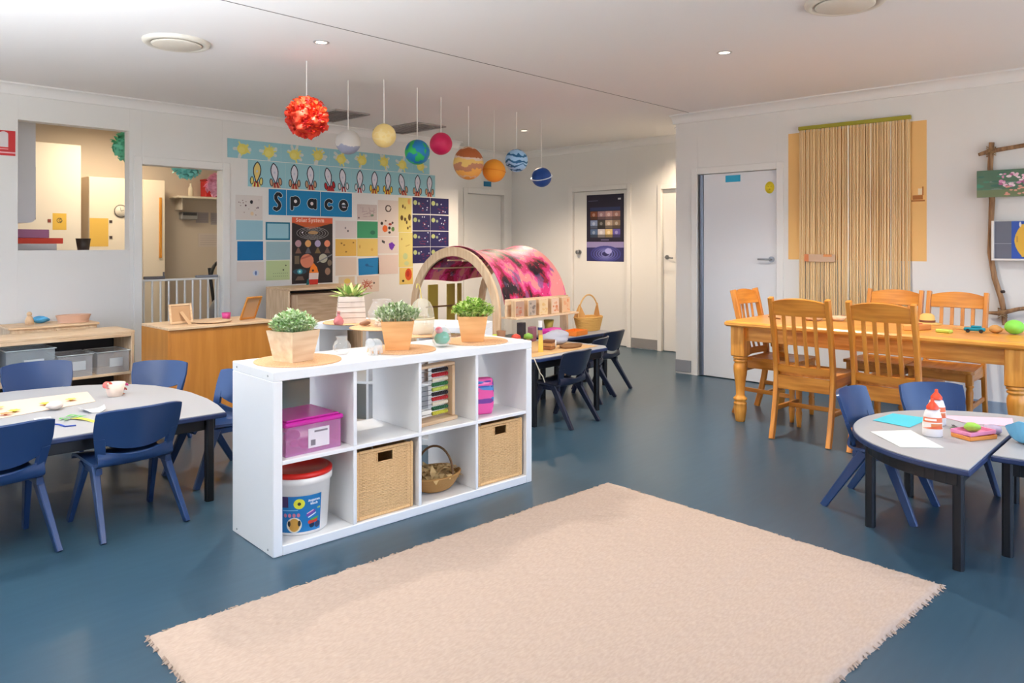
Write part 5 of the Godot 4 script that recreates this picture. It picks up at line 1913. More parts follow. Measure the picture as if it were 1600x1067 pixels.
	ell(wd, 56, 22, 5, 6, Color8(24, 24, 30)); ell(wd, 36, 34, 3, 3, Color8(90, 60, 60)); ell(wd, 58, 60, 6, 6, Color8(222, 196, 160)); ell(wd, 80, 40, 3, 3, Color8(110, 100, 110))
	zsheet("dot_drawing", "white sheet with small black dots left of the word Space", [3.546, 3.835, 1.559, 1.806], tex_mat(wd))
	zsheet("paper_sheet", "plain light blue sheet beside the doorway, upper left", [3.553, 3.838, 1.353, 1.553], pm(150, 192, 206, 0.8), "plain sheets under the word", Rect2(0, 0, 1, 1))
	var fr := canvas(96, 66, Color8(20, 112, 140))
	fr.fill_rect(Rect2i(6, 6, 84, 54), Color8(148, 194, 208))
	zsheet("paper_sheet", "light blue sheet with a dark teal border", [3.870, 4.148, 1.353, 1.540], tex_mat(fr))
	zsheet("paper_sheet", "plain deep blue sheet beside the doorway", [3.564, 3.842, 1.147, 1.340], pm(12, 112, 168, 0.8))
	zsheet("paper_sheet", "plain pale grey-blue sheet left of the solar system poster", [3.875, 4.148, 1.147, 1.337], pm(152, 184, 194, 0.8))
	var w2 := canvas(96, 64, Color8(222, 212, 204))
	ell(w2, 66, 38, 11, 10, Color8(206, 214, 226)); ell(w2, 66, 38, 4, 7, Color8(96, 120, 170))
	zsheet("drawing_sheet", "white sheet with one small blue blob by the doorway", [3.560, 3.853, 0.938, 1.131], tex_mat(w2))
	var gr := canvas(96, 70, Color8(182, 202, 150))
	for i in 16: ell(gr, 30 + (i % 8) * 8, 46 + (i / 8) * 10, 2, 1.4, Color8(120, 140, 110))
	ell(gr, 70, 34, 3, 3, Color8(50, 50, 50)); ell(gr, 80, 18, 2.5, 2, Color8(60, 60, 50))
	zsheet("drawing_sheet", "pale green sheet with rows of small marks", [3.875, 4.144, 0.936, 1.140], tex_mat(gr))
	# solar system poster
	var so := canvas(160, 228, Color8(22, 18, 22))
	so.fill_rect(Rect2i(0, 0, 160, 20), Color8(216, 90, 52))
	poly(so, [Vector2(0, 18), Vector2(160, 18), Vector2(70, 40)], Color8(190, 84, 30))
	for k in 5: 
		var pts := arc(80, 54, 62 - k * 11, 21 - k * 3.6, 0, 360, 40)
		stroke(so, pts, 0.8, Color8(150, 150, 150))
	ell(so, 82, 52, 20, 6, Color8(176, 140, 96))
	ell(so, 40, 52, 3, 3, Color8(230, 226, 240))
	for k in 4: ell(so, 24 + k * 38, 90, 12, 12, [Color8(176, 140, 148), Color8(214, 158, 96), Color8(170, 160, 196), Color8(226, 140, 104)][k])
	for k in 4: poly(so, [Vector2(12 + k * 38, 124), Vector2(36 + k * 38, 124), Vector2(26 + k * 38, 104), Vector2(22 + k * 38, 104)], [Color8(120, 84, 70), Color8(84, 88, 98), Color8(116, 96, 56), Color8(104, 80, 70)][k])
	ell(so, 58, 150, 26, 24, Color8(206, 124, 96))
	stroke(so, [Vector2(36, 142), Vector2(70, 132)], 3, Color8(176, 92, 72))
	ell(so, 122, 142, 17, 16, Color8(176, 178, 160))
	stroke(so, [Vector2(98, 156), Vector2(156, 130)], 2, Color8(120, 124, 130))
	ell(so, 30, 186, 26, 10, Color8(20, 66, 84)); ell(so, 30, 186, 10, 8, Color8(60, 160, 176)); ell(so, 30, 186, 4, 4, Color8(170, 230, 230))
	so.fill_rect(Rect2i(10, 132, 18, 28), Color8(104, 92, 72))
	ell(so, 148, 158, 9, 11, Color8(116, 100, 84)); ell(so, 140, 188, 11, 13, Color8(150, 116, 96))
	poly(so, [Vector2(12, 216), Vector2(48, 216), Vector2(40, 202), Vector2(22, 202)], Color8(110, 88, 76))
	var sp := zsheet("solar_system_poster", "tall black solar system poster with planets and an orange heading", [4.170, 4.669, 0.887, 1.597], tex_mat(so, 0.5), "", Rect2(0, 0, 1, 1), 0.0006, 0.0, "poster")
	var tm := TextMesh.new()
	var fnt := SystemFont.new()
	fnt.font_names = PackedStringArray(["Droid Sans"])
	fnt.font_weight = 700
	tm.font = fnt
	tm.text = "Solar System"
	tm.font_size = 32
	tm.pixel_size = 0.056 / 32.0
	tm.depth = 0.0006
	tm.material = pm(240, 208, 190, 0.6)
	var ti := inst(tm, "heading", sp)
	ti.position = Vector3(-0.03, 0.325, 0.0017)
	# cut-out paper rocket stuck over the poster
	var ro := thing("paper_rocket", "orange, white and red cut-out paper rocket over the poster", "paper cut-out", Vector3(4.43, 0.87, ZW + 0.004), 0.0)
	for e in [[[Vector2(-0.055, 0.13), Vector2(-0.04, 0.19), Vector2(0.0, 0.235), Vector2(0.04, 0.19), Vector2(0.06, 0.13)], pm(238, 130, 40, 0.7), "nose"], [[Vector2(-0.058, 0.06), Vector2(-0.055, 0.129), Vector2(0.06, 0.129), Vector2(0.055, 0.06)], pm(226, 210, 204, 0.7), "body"], [[Vector2(-0.05, 0.0), Vector2(-0.058, 0.059), Vector2(0.055, 0.059), Vector2(0.05, 0.0)], pm(206, 50, 36, 0.7), "tail"], [[Vector2(-0.095, -0.02), Vector2(-0.08, 0.06), Vector2(-0.06, 0.07), Vector2(-0.056, 0.01)], pm(16, 110, 116, 0.7), "fin"]]:
		var st := sf()
		var pp := PackedVector2Array(e[0])
		var ids := Geometry2D.triangulate_polygon(pp)
		st.set_smooth_group(-1)
		for i in range(0, ids.size(), 3):
			for zz in [[0.0015, Vector3.BACK], [0.0, Vector3.FORWARD]]:
				tri(st, Vector3(pp[ids[i]].x, pp[ids[i]].y, zz[0]), Vector3(pp[ids[i + 1]].x, pp[ids[i + 1]].y, zz[0]), Vector3(pp[ids[i + 2]].x, pp[ids[i + 2]].y, zz[0]), zz[1])
		for i in pp.size():
			var a := pp[i]
			var b := pp[(i + 1) % pp.size()]
			quad(st, Vector3(a.x, a.y, 0), Vector3(b.x, b.y, 0), Vector3(b.x, b.y, 0.0015), Vector3(a.x, a.y, 0.0015), Vector3((a + b).x, 0, 0))
		put(st, e[2], e[1], ro)
	var st0 := sf()
	tube(st0, [Vector3(-0.01, 0.155, 0.0016), Vector3(-0.01, 0.155, 0.0025)], 0.013, 14)
	put(st0, "porthole", pm(60, 24, 20, 0.7), ro)
	# right-hand block of drawings
	var w3 := canvas(64, 48, Color8(216, 206, 202))
	ell(w3, 30, 20, 2, 3, Color8(120, 116, 120)); ell(w3, 38, 28, 2, 3, Color8(50, 50, 56))
	zsheet("drawing_sheet", "almost blank white sheet right of the solar system poster", [4.706, 4.985, 1.377, 1.572], tex_mat(w3))
	var y1 := canvas(64, 48, Color8(226, 182, 88))
	for q in [[18, 12], [26, 17], [54, 10], [32, 36]]: ell(y1, q[0], q[1], 2.4, 2, Color8(130, 90, 40))
	zsheet("drawing_sheet", "mustard yellow sheet with a few brown specks", [4.706, 4.985, 1.176, 1.367], tex_mat(y1))
	var y2 := canvas(64, 48, Color8(228, 196, 108))
	ell(y2, 8, 22, 2, 5, Color8(200, 150, 70)); ell(y2, 46, 30, 4, 4, Color8(214, 170, 84))
	zsheet("drawing_sheet", "lighter yellow sheet right of the mustard one", [4.994, 5.279, 1.172, 1.372], tex_mat(y2))
	zsheet("paper_sheet", "blank cream sheet below the mustard one", [4.706, 4.985, 0.960, 1.162], pm(218, 202, 186, 0.8))
	var gd := canvas(64, 44, Color8(202, 188, 182))
	for i in 9: stroke(gd, [Vector2(rng.randf_range(6, 58), rng.randf_range(6, 38)), Vector2(rng.randf_range(6, 58), rng.randf_range(6, 38))], 0.8, Color8(178, 156, 154))
	ell(gd, 48, 30, 5, 3, Color8(112, 140, 112)); ell(gd, 5, 38, 2, 2, Color8(50, 40, 50))
	zsheet("drawing_sheet", "greyish sheet with faint scribbles right of the word Space", [4.994, 5.269, 1.585, 1.765], tex_mat(gd))
	var g2 := canvas(64, 48, Color8(60, 148, 104))
	ell(g2, 48, 32, 8, 6, Color8(40, 110, 84))
	zsheet("paper_sheet", "green sheet with a dark smudge", [4.994, 5.279, 1.379, 1.571], tex_mat(g2))
	var b2 := canvas(64, 48, Color8(18, 124, 184))
	ell(b2, 26, 20, 5, 4, Color8(20, 90, 146)); stroke(b2, [Vector2(28, 22), Vector2(44, 26)], 1.4, Color8(20, 96, 150))
	zsheet("paper_sheet", "bright blue slightly tilted sheet with a small dark mark", [5.011, 5.297, 0.958, 1.150], tex_mat(b2), "", Rect2(0, 0, 1, 1), 0.0006, 0.03)
	var sc := canvas(80, 48, Color8(220, 202, 188))
	for i in 18: stroke(sc, [Vector2(rng.randf_range(16, 50), rng.randf_range(18, 40)), Vector2(rng.randf_range(20, 56), rng.randf_range(8, 44))], 0.9, Color8(176, 84, 64))
	ell(sc, 62, 22, 3, 3, Color8(70, 60, 60))
	zsheet("drawing_sheet", "white sheet with a red-brown scribble low on the wall", [4.994, 5.297, 0.760, 0.944], tex_mat(sc))
	var ci := canvas(64, 96, Color8(220, 206, 196))
	stroke(ci, arc(32, 22, 8, 8, 0, 330, 26), 1.4, Color8(60, 40, 30))
	for q in [[12, 62, 4, 4, 30, 24, 24], [24, 55, 3, 2, 90, 70, 60], [38, 64, 5, 3, 150, 50, 40], [46, 60, 3, 3, 60, 40, 40], [22, 76, 8, 9, 222, 100, 36], [36, 74, 4, 4, 24, 24, 30], [47, 77, 5, 6, 90, 130, 70], [36, 86, 4, 3, 40, 30, 40]]: ell(ci, q[0], q[1], q[2], q[3], Color8(q[4], q[5], q[6]))
	zsheet("planet_drawing", "tall white sheet with a ring and coloured planet blobs", [5.283, 5.577, 1.403, 1.826], tex_mat(ci))
	var he := canvas(64, 44, Color8(220, 206, 198))
	poly(he, [Vector2(34, 18), Vector2(44, 14), Vector2(54, 22), Vector2(44, 36), Vector2(36, 30)], Color8(106, 40, 170))
	poly(he, [Vector2(12, 8), Vector2(22, 12), Vector2(20, 18), Vector2(12, 14)], Color8(60, 60, 60))
	zsheet("drawing_sheet", "white sheet with a small purple heart shape", [5.283, 5.577, 1.200, 1.395], tex_mat(he))
	zsheet("paper_sheet", "blank pinkish sheet below the purple heart drawing", [5.283, 5.577, 0.958, 1.184], pm(222, 202, 192, 0.8))
	var c1 := canvas(48, 96, Color8(222, 204, 118))
	for q in [[16, 24, 3, 5], [24, 28, 2, 4], [12, 56, 5, 7], [24, 60, 4, 5], [40, 54, 5, 9], [30, 68, 3, 5], [34, 84, 3, 4], [42, 80, 2, 3]]: ell(c1, q[0], q[1], q[2], q[3], Color8(90, 66, 30))
	ell(c1, 38, 10, 4, 8, Color8(226, 160, 90))
	zsheet("drawing_sheet", "narrow yellow sheet with dark blobs, top of its column", [5.582, 5.781, 1.451, 1.867], tex_mat(c1))
	var c2 := canvas(48, 96, Color8(218, 202, 122))
	ell(c2, 22, 66, 8, 9, Color8(184, 196, 140)); ell(c2, 26, 86, 8, 6, Color8(190, 200, 146)); ell(c2, 10, 18, 2, 3, Color8(150, 110, 70)); stroke(c2, [Vector2(24, 38), Vector2(36, 34)], 1, Color8(180, 150, 80))
	zsheet("drawing_sheet", "narrow yellow sheet with pale green rounds, middle of its column", [5.587, 5.801, 1.034, 1.447], tex_mat(c2))
	var c3 := canvas(48, 48, Color8(224, 192, 104))
	ell(c3, 32, 20, 12, 17, Color8(206, 74, 24)); ell(c3, 30, 18, 6, 9, Color8(176, 40, 16)); ell(c3, 13, 38, 4, 3, Color8(40, 30, 24))
	zsheet("drawing_sheet", "yellow sheet with a red-orange flaming ball, bottom of its column", [5.596, 5.801, 0.826, 1.027], tex_mat(c3))
	var ys := canvas(64, 36, Color8(214, 196, 170))
	ell(ys, 34, 16, 13, 9, Color8(226, 196, 100))
	zsheet("drawing_sheet", "small sheet with a faint yellow sun beside the succulent", [4.748, 4.959, 0.831, 0.946], tex_mat(ys))
	# eight dark blue night-sky pictures
	var rows := [[1.681, 1.882], [1.477, 1.668], [1.280, 1.467], [1.077, 1.272]]
	var rn := ["top row", "second row", "third row", "bottom row"]
	for c in 2:
		for r in 4:
			var nk := canvas(96, 68, Color8(26, 22, 84))
			ell(nk, 14, 22, 10, 10, Color8(176, 186, 120))
			ell(nk, 34, 26, 6, 6, Color8(150, 160, 140))
			for i in 9: ell(nk, rng.randf_range(40, 86), rng.randf_range(24, 60), rng.randf_range(2, 8), 2, Color8(104, 28, 74))
			for i in 4: ell(nk, rng.randf_range(44, 92), rng.randf_range(6, 62), 3, 3, Color8(214, 218, 236))
			var x0: float = [5.796, 6.080][c]
			var x1: float = [6.074, 6.378][c]
			zsheet("night_picture", "dark blue night-sky picture, %s, %s column" % [rn[r], ["left", "right"][c]], [x0, x1, rows[r][0], rows[r][1]], tex_mat(nk, 0.6), "dark blue night-sky pictures", Rect2(0, 0, 1, 1), 0.0016, -0.012 * (r % 2) if c else 0.01, "picture")
	# fire extinguisher sign at the left edge
	var fi := canvas(96, 108, Color8(196, 12, 20))
	fi.fill_rect(Rect2i(36, 16, 34, 56), Color8(216, 206, 208))
	ell(fi, 53, 17, 17, 12, Color8(216, 206, 208))
	fi.fill_rect(Rect2i(34, 78, 36, 4), Color8(226, 150, 156))
	fi.fill_rect(Rect2i(0, 92, 96, 6), Color8(232, 176, 180))
	zsheet("extinguisher_sign", "red and white fire extinguisher sign at the left picture edge", [1.48, 1.662, 2.032, 2.235], tex_mat(fi, 0.4), "", Rect2(0, 0, 1, 1), 0.0006, 0.0, "sign")
	# blue labels over the doors
	paper("door_label", "small blue label above the far left door", "label", Vector3(7.445, 2.153, -7.5694), 0.15, 0.07, pm(30, 116, 158, 0.6))
	paper("door_label", "bright blue label at the top of the near white door", "label", Vector3(XR + 0.0194, 1.945, -3.48), 0.155, 0.065, pm(40, 168, 206, 0.6), -PI / 2)
	var ye := canvas(48, 56, Color8(238, 214, 40))
	ell(ye, 24, 40, 9, 4, Color8(206, 170, 40)); ell(ye, 24, 30, 12, 2, Color8(216, 186, 50))
	var st := sf()
	lathe(st, [Vector2(0, 0.0012), Vector2(0.045, 0.0012), Vector2(0.045, 0.0), Vector2(0, 0)], 24, Transform3D(Basis(Vector3.RIGHT, PI / 2), Vector3.ZERO), true, 1.0, 1.25)
	var fc := solo(st, "face_sticker", pm(236, 212, 40, 0.6), "round yellow face sticker on the white door's upper right", "sticker", Vector3(XR + 0.0194, 1.84, -3.11), -PI / 2)
	for e in [[Vector2(-0.014, 0.01), 0.005], [Vector2(0.014, 0.01), 0.005], [Vector2(0, -0.016), 0.009]]:
		st = sf()
		lathe(st, [Vector2(0, 0.0022), Vector2(e[1], 0.0022), Vector2(e[1], 0.0012)], 12, Transform3D(Basis(Vector3.RIGHT, PI / 2), Vector3(e[0].x, e[0].y, 0)), true, 1.0, 0.5)
		put(st, "face_mark", pm(170, 130, 30, 0.6), fc)
	# poster on the far door
	var ni := canvas(128, 232, Color8(26, 20, 44))
	ni.fill_rect(Rect2i(12, 44, 104, 12), Color8(34, 46, 88))
	var pc := [Color8(120, 64, 36), Color8(150, 116, 124), Color8(176, 136, 134), Color8(150, 108, 100), Color8(120, 136, 170), Color8(52, 48, 44), Color8(170, 150, 130), Color8(128, 108, 88), Color8(74, 96, 132), Color8(190, 184, 190), Color8(206, 178, 120), Color8(90, 80, 156)]
	for i in 12:
		var x := 13 + (i % 4) * 26
		var y := 58 + (i / 4) * 31
		ni.fill_rect(Rect2i(x, y, 25, 29), pc[i])
		ni.fill_rect(Rect2i(x, y + 19, 25, 10), (pc[i] as Color).darkened(0.4))
		ell(ni, x + 12, y + 12, 5, 6, (pc[i] as Color).lightened(0.35))
	ni.fill_rect(Rect2i(0, 164, 128, 20), Color8(140, 130, 176))
	ni.fill_rect(Rect2i(0, 184, 128, 48), Color8(40, 38, 92))
	for k in 5: stroke(ni, arc(66, 206, 50 - k * 9, 26 - k * 4, 0, 360, 30), 2.2, Color8(56 + k * 16, 58 + k * 16, 130 + k * 14))
	ell(ni, 76, 196, 12, 10, Color8(160, 160, 220))
	ni.fill_rect(Rect2i(108, 14, 10, 6), Color8(226, 226, 230))
	ni.fill_rect(Rect2i(6, 20, 34, 2), Color8(96, 96, 120))
	ni.fill_rect(Rect2i(50, 156, 28, 3), Color8(120, 110, 150))
	paper("night_sky_poster", "tall dark poster with a grid of twelve photos on the far door", "poster", Vector3(XF + 0.0244, 1.52, -5.91), 0.60, 0.875, tex_mat(ni, 0.5), -PI / 2)

# ------------------------------------------------------------------ on the right-hand wall
func build_right_wall() -> void:
	paper("yellow_backing", "large pale orange backing sheet on the wall behind the string curtain", "backing sheet", Vector3(XR - 0.0004, 1.745, -2.35), 1.145, 1.145, pm(236, 188, 118, 0.75), -PI / 2)
	var o := thing("string_curtain", "tan string curtain hanging from an olive-green rail on the wall", "curtain", Vector3(XR - 0.03, 2.345, -2.35))
	var st := sf()
	mm(st, -0.014, 0.014, -0.012, 0.022, -0.465, 0.465, 0.004)
	put(st, "rail", pm(156, 148, 24, 0.5), o)
	var tones := [pm(234, 202, 152, 0.7), pm(230, 196, 144, 0.7), pm(238, 207, 158, 0.7), pm(224, 188, 134, 0.7), pm(232, 199, 148, 0.7)]
	for i in 82:
		var z := lerpf(-0.455, 0.455, i / 81.0) + rng.randf_range(-0.003, 0.003)
		var light := i in [38, 54, 68]
		st = sf()
		var ln := rng.randf_range(1.66, 1.76)
		var x := rng.randf_range(-0.006, 0.006)
		sweep(st, [Vector3(x, -0.012, z), Vector3(x + rng.randf_range(-0.004, 0.004), -ln * 0.5, z + rng.randf_range(-0.003, 0.003)), Vector3(x, -ln, z + rng.randf_range(-0.004, 0.004))], circ(0.0052 if not light else 0.0056, 6), Vector3.RIGHT, true)
		put(st, "strand", pm(246, 234, 212, 0.7) if light else tones[i % 5], o)
	# small boat on the backing sheet, strip picture and hook
	o = thing("paper_boat", "tiny brown paper boat at the right edge of the backing sheet", "paper cut-out", Vector3(XR - 0.0026, 1.66, -1.84), -PI / 2)
	for e in [[-0.05, 0.05, 0.0, 0.012, "waterline"], [-0.04, 0.035, 0.016, 0.05, "hull"], [0.03, 0.04, 0.05, 0.12, "mast"], [0.0, 0.03, 0.055, 0.105, "sail"]]:
		st = sf()
		mm(st, e[0], e[1], e[2], e[3], 0.0, 0.0012, 0.0)
		put(st, e[4], pm(170, 106, 46, 0.7) if e[4] != "sail" else pm(244, 224, 184, 0.7), o)
	var bi := canvas(96, 24, Color8(200, 168, 140))
	bi.fill_rect(Rect2i(0, 0, 14, 24), Color8(206, 122, 74))
	bi.fill_rect(Rect2i(60, 0, 26, 8), Color8(216, 140, 84))
	paper("strip_picture", "small brown strip picture near the lower left of the string curtain", "picture", Vector3(XR - 0.052, 1.19, -2.62), 0.27, 0.065, tex_mat(bi), -PI / 2)
	# branch frame with hanging pictures
	o = thing("branch_frame", "frame of lashed bent branches hung on the right wall", "wall decoration", Vector3(XR - 0.03, 0, 0))
	var bark := wood("bark", Color8(118, 86, 58), Color8(172, 132, 94), 1, 0.8, 7.0)
	st = sf()
	tube(st, [Vector3(0, 2.09, -1.32), Vector3(0, 1.9, -1.33), Vector3(-0.01, 1.65, -1.315), Vector3(0, 1.45, -1.325), Vector3(0, 1.25, -1.33), Vector3(0, 1.05, -1.30), Vector3(-0.01, 0.9, -1.255), Vector3(0, 0.8, -1.24), Vector3(0, 0.70, -1.235)], 0.019, 9, [1.0, 1.0, 1.1, 0.95, 1.0, 1.05, 1.05, 1.0, 0.9])
	put(st, "upright_branch", bark, o)
	st = sf()
	tube(st, [Vector3(0, 2.12, -0.76), Vector3(0, 1.8, -0.75), Vector3(-0.01, 1.4, -0.77), Vector3(0, 1.0, -0.755), Vector3(0, 0.74, -0.76)], 0.018, 9)
	put(st, "upright_branch", bark, o)
	st = sf()
	tube(st, [Vector3(-0.03, 2.0, -1.40), Vector3(-0.035, 2.02, -1.33), Vector3(-0.03, 2.035, -1.2), Vector3(-0.02, 2.06, -1.0), Vector3(-0.02, 2.07, -0.7)], 0.016, 8, [0.8, 1.1, 1.0, 1.0, 0.9])
	put(st, "cross_branch", bark, o)
	st = sf()
	tube(st, [Vector3(-0.03, 0.79, -1.36), Vector3(-0.035, 0.79, -1.26), Vector3(-0.03, 0.83, -1.14), Vector3(-0.02, 0.86, -0.95), Vector3(-0.02, 0.86, -0.7)], 0.015, 8, [0.6, 1.2, 1.0, 1.0, 0.9])
	put(st, "cross_branch", bark, o)
	st = sf()
	tube(st, [Vector3(0, 0.95, -1.27), Vector3(-0.025, 0.955, -1.235)], 0.012, 7)
	put(st, "knot_stub", pm(60, 42, 32, 0.8), o)
	for yy in [2.02, 0.79]:
		st = sf()
		for i in 6:
			var a := i * 0.5
			lathe(st, [Vector2(0.036, -0.003), Vector2(0.04, 0.0), Vector2(0.036, 0.003)], 14, Transform3D(Basis(Vector3(1, 0, 0), 0.6 if i % 2 else -0.6), Vector3(-0.016, yy + (i - 2.5) * 0.007, -1.32 if yy > 1 else -1.245)))
		put(st, "lashing", pm(150, 116, 76, 0.9), o)
	# the flower picture and the banana picture
	var fl := canvas(160, 96, Color8(70, 104, 74))
	for i in 26: ell(fl, rng.randf_range(0, 90), rng.randf_range(0, 96), rng.randf_range(6, 18), rng.randf_range(2, 6), [Color8(40, 96, 72), Color8(60, 130, 96), Color8(110, 130, 116)][i % 3])
	fl.fill_rect(Rect2i(0, 70, 160, 26), Color8(104, 118, 74))
	for i in 34: ell(fl, rng.randf_range(60, 124), rng.randf_range(12, 60), rng.randf_range(3, 7), rng.randf_range(3, 6), [Color8(212, 140, 176), Color8(232, 190, 206), Color8(170, 84, 124), Color8(236, 216, 220)][i % 4])
	for i in 14: ell(fl, rng.randf_range(70, 130), rng.randf_range(58, 90), rng.randf_range(3, 8), 3, Color8(222, 150, 130))
	paper("flower_picture", "photo print of pink blossoms on green, hung on the branch frame", "picture", Vector3(XR - 0.062, 1.772, -1.20), 0.42, 0.205, tex_mat(fl, 0.4), -PI / 2, "", Rect2(0, 0, 1, 1), 0.008)
	o = thing("banana_picture", "white box frame with a yellow banana on blue, on the branch frame", "picture", Vector3(XR - 0.062, 1.2, -1.15), -PI / 2)
	var bn := canvas(128, 112, Color8(20, 72, 168))
	bn.fill_rect(Rect2i(0, 0, 44, 112), Color8(96, 98, 112))
	bn.fill_rect(Rect2i(0, 66, 44, 2), Color8(150, 150, 160))
	for k in 40:
		var t := k / 39.0
		ell(bn, 74 - 10 * sin(t * PI), 12 + t * 92, 3 + 10 * pow(sin(PI * clampf(t, 0.03, 0.97)), 0.6), 3, Color8(226, 176, 50))
	ell(bn, 66, 10, 3, 8, Color8(230, 226, 220))
	stroke(bn, [Vector2(58, 46), Vector2(58, 62)], 1.2, Color8(150, 110, 40))
	st = sf()
	uvquad(st, Vector3(-0.145, 0.285, 0.002), Vector3(0.175, 0.285, 0.002), Vector3(0.175, 0.005, 0.002), Vector3(-0.145, 0.005, 0.002))
	put(st, "print", tex_mat(bn, 0.4), o)
	st = sf()
	mm(st, -0.155, 0.185, -0.005, 0.29, -0.012, 0.0, 0.001)
	put(st, "backing", pm(226, 222, 216, 0.5), o)
	for e in [[-0.16, 0.19, -0.01, 0.004], [-0.16, -0.145, 0.0045, 0.29]]:
		st = sf()
		mm(st, e[0], e[1], e[2], e[3], 0.0025, 0.03, 0.001)
		put(st, "frame_edge", pm(232, 228, 222, 0.5), o)

# ------------------------------------------------------------------ on the craft and dining tables
func flat_sheet(called: String, label: String, category: String, pts: Array, y: float, m: Material, curl := 0.0) -> void:
	# a loose sheet of paper lying on a table: corners in x and z
	var c := Vector2.ZERO
	for p in pts: c += p / 4.0
	var st := sf()
	shell(st, func(u: float, v: float) -> Vector3:
		var a: Vector2 = (pts[0] as Vector2).lerp(pts[1], u)
		var b: Vector2 = (pts[3] as Vector2).lerp(pts[2], u)
		var q := a.lerp(b, v) - c
		return Vector3(q.x, 0.0009 + curl * pow(absf(u - 0.5) * 2.0, 3) , q.y), 8, 6, 0.0012)
	solo(st, called, m, label, category, Vector3(c.x, y + 0.0005, c.y))

func glue(label: String, at: Vector3) -> void:
	var o := thing("glue_bottle", label, "glue bottle", at, -1.15, "white glue bottles with orange caps")
	var st := sf()
	lathe(st, [Vector2(0, 0), Vector2(0.039, 0), Vector2(0.042, 0.004), Vector2(0.042, 0.05), Vector2(0.038, 0.09), Vector2(0.030, 0.118), Vector2(0.018, 0.124), Vector2(0.0, 0.124)], 28, Transform3D.IDENTITY, true, 1.0, 0.72)
	var gb := put(st, "bottle_body", pm(240, 232, 228, 0.35), o)
	st = sf()
	lathe(st, [Vector2(0.026, 0.1245), Vector2(0.026, 0.135), Vector2(0.018, 0.146), Vector2(0.008, 0.158), Vector2(0.007, 0.172), Vector2(0.0, 0.174)], 20)
	put(st, "cap", pm(232, 74, 34, 0.4), o)
	var im := canvas(96, 64, Color8(236, 220, 210))
	im.fill_rect(Rect2i(6, 4, 84, 24), Color8(226, 110, 66))
	im.fill_rect(Rect2i(14, 10, 44, 10), Color8(240, 226, 218))
	im.fill_rect(Rect2i(40, 34, 44, 18), Color8(216, 124, 70))
	poly(im, [Vector2(6, 60), Vector2(70, 42), Vector2(88, 60)], Color8(222, 96, 50))
	st = sf()
	for i in 16:
		var q := []
		for e in [[i, 0.092], [i + 1, 0.092], [i + 1, 0.034], [i, 0.034]]:
			var a := lerpf(PI * 0.98, PI * 0.02, e[0] / 16.0)
			var rr := 0.0428 if e[1] < 0.05 else 0.0385
			q.append(Vector3(rr * cos(a), e[1], rr * 0.75 * sin(a)))
		uvquad(st, q[0], q[1], q[2], q[3], Rect2(i / 16.0, 0, 1 / 16.0, 1))
	put(st, "printed_label", tex_mat(im, 0.5), gb)

func lump(called: String, label: String, category: String, m: Material, at: Vector3, r: float, sy: float, bump := 0.4, freq := 1.3, turn := 0.0) -> void:
	var st := sf()
	ball(st, r, 22, 14, bump, freq, at.x * 77.0 + at.z * 31.0, sy)
	var lo := 1e9
	var me := st.commit()
	for v in me.get_faces(): lo = minf(lo, v.y)
	st = sf()
	ball(st, r, 22, 14, bump, freq, at.x * 77.0 + at.z * 31.0, sy, Vector3(0, -lo, 0))
	solo(st, called, m, label, category, at, turn)

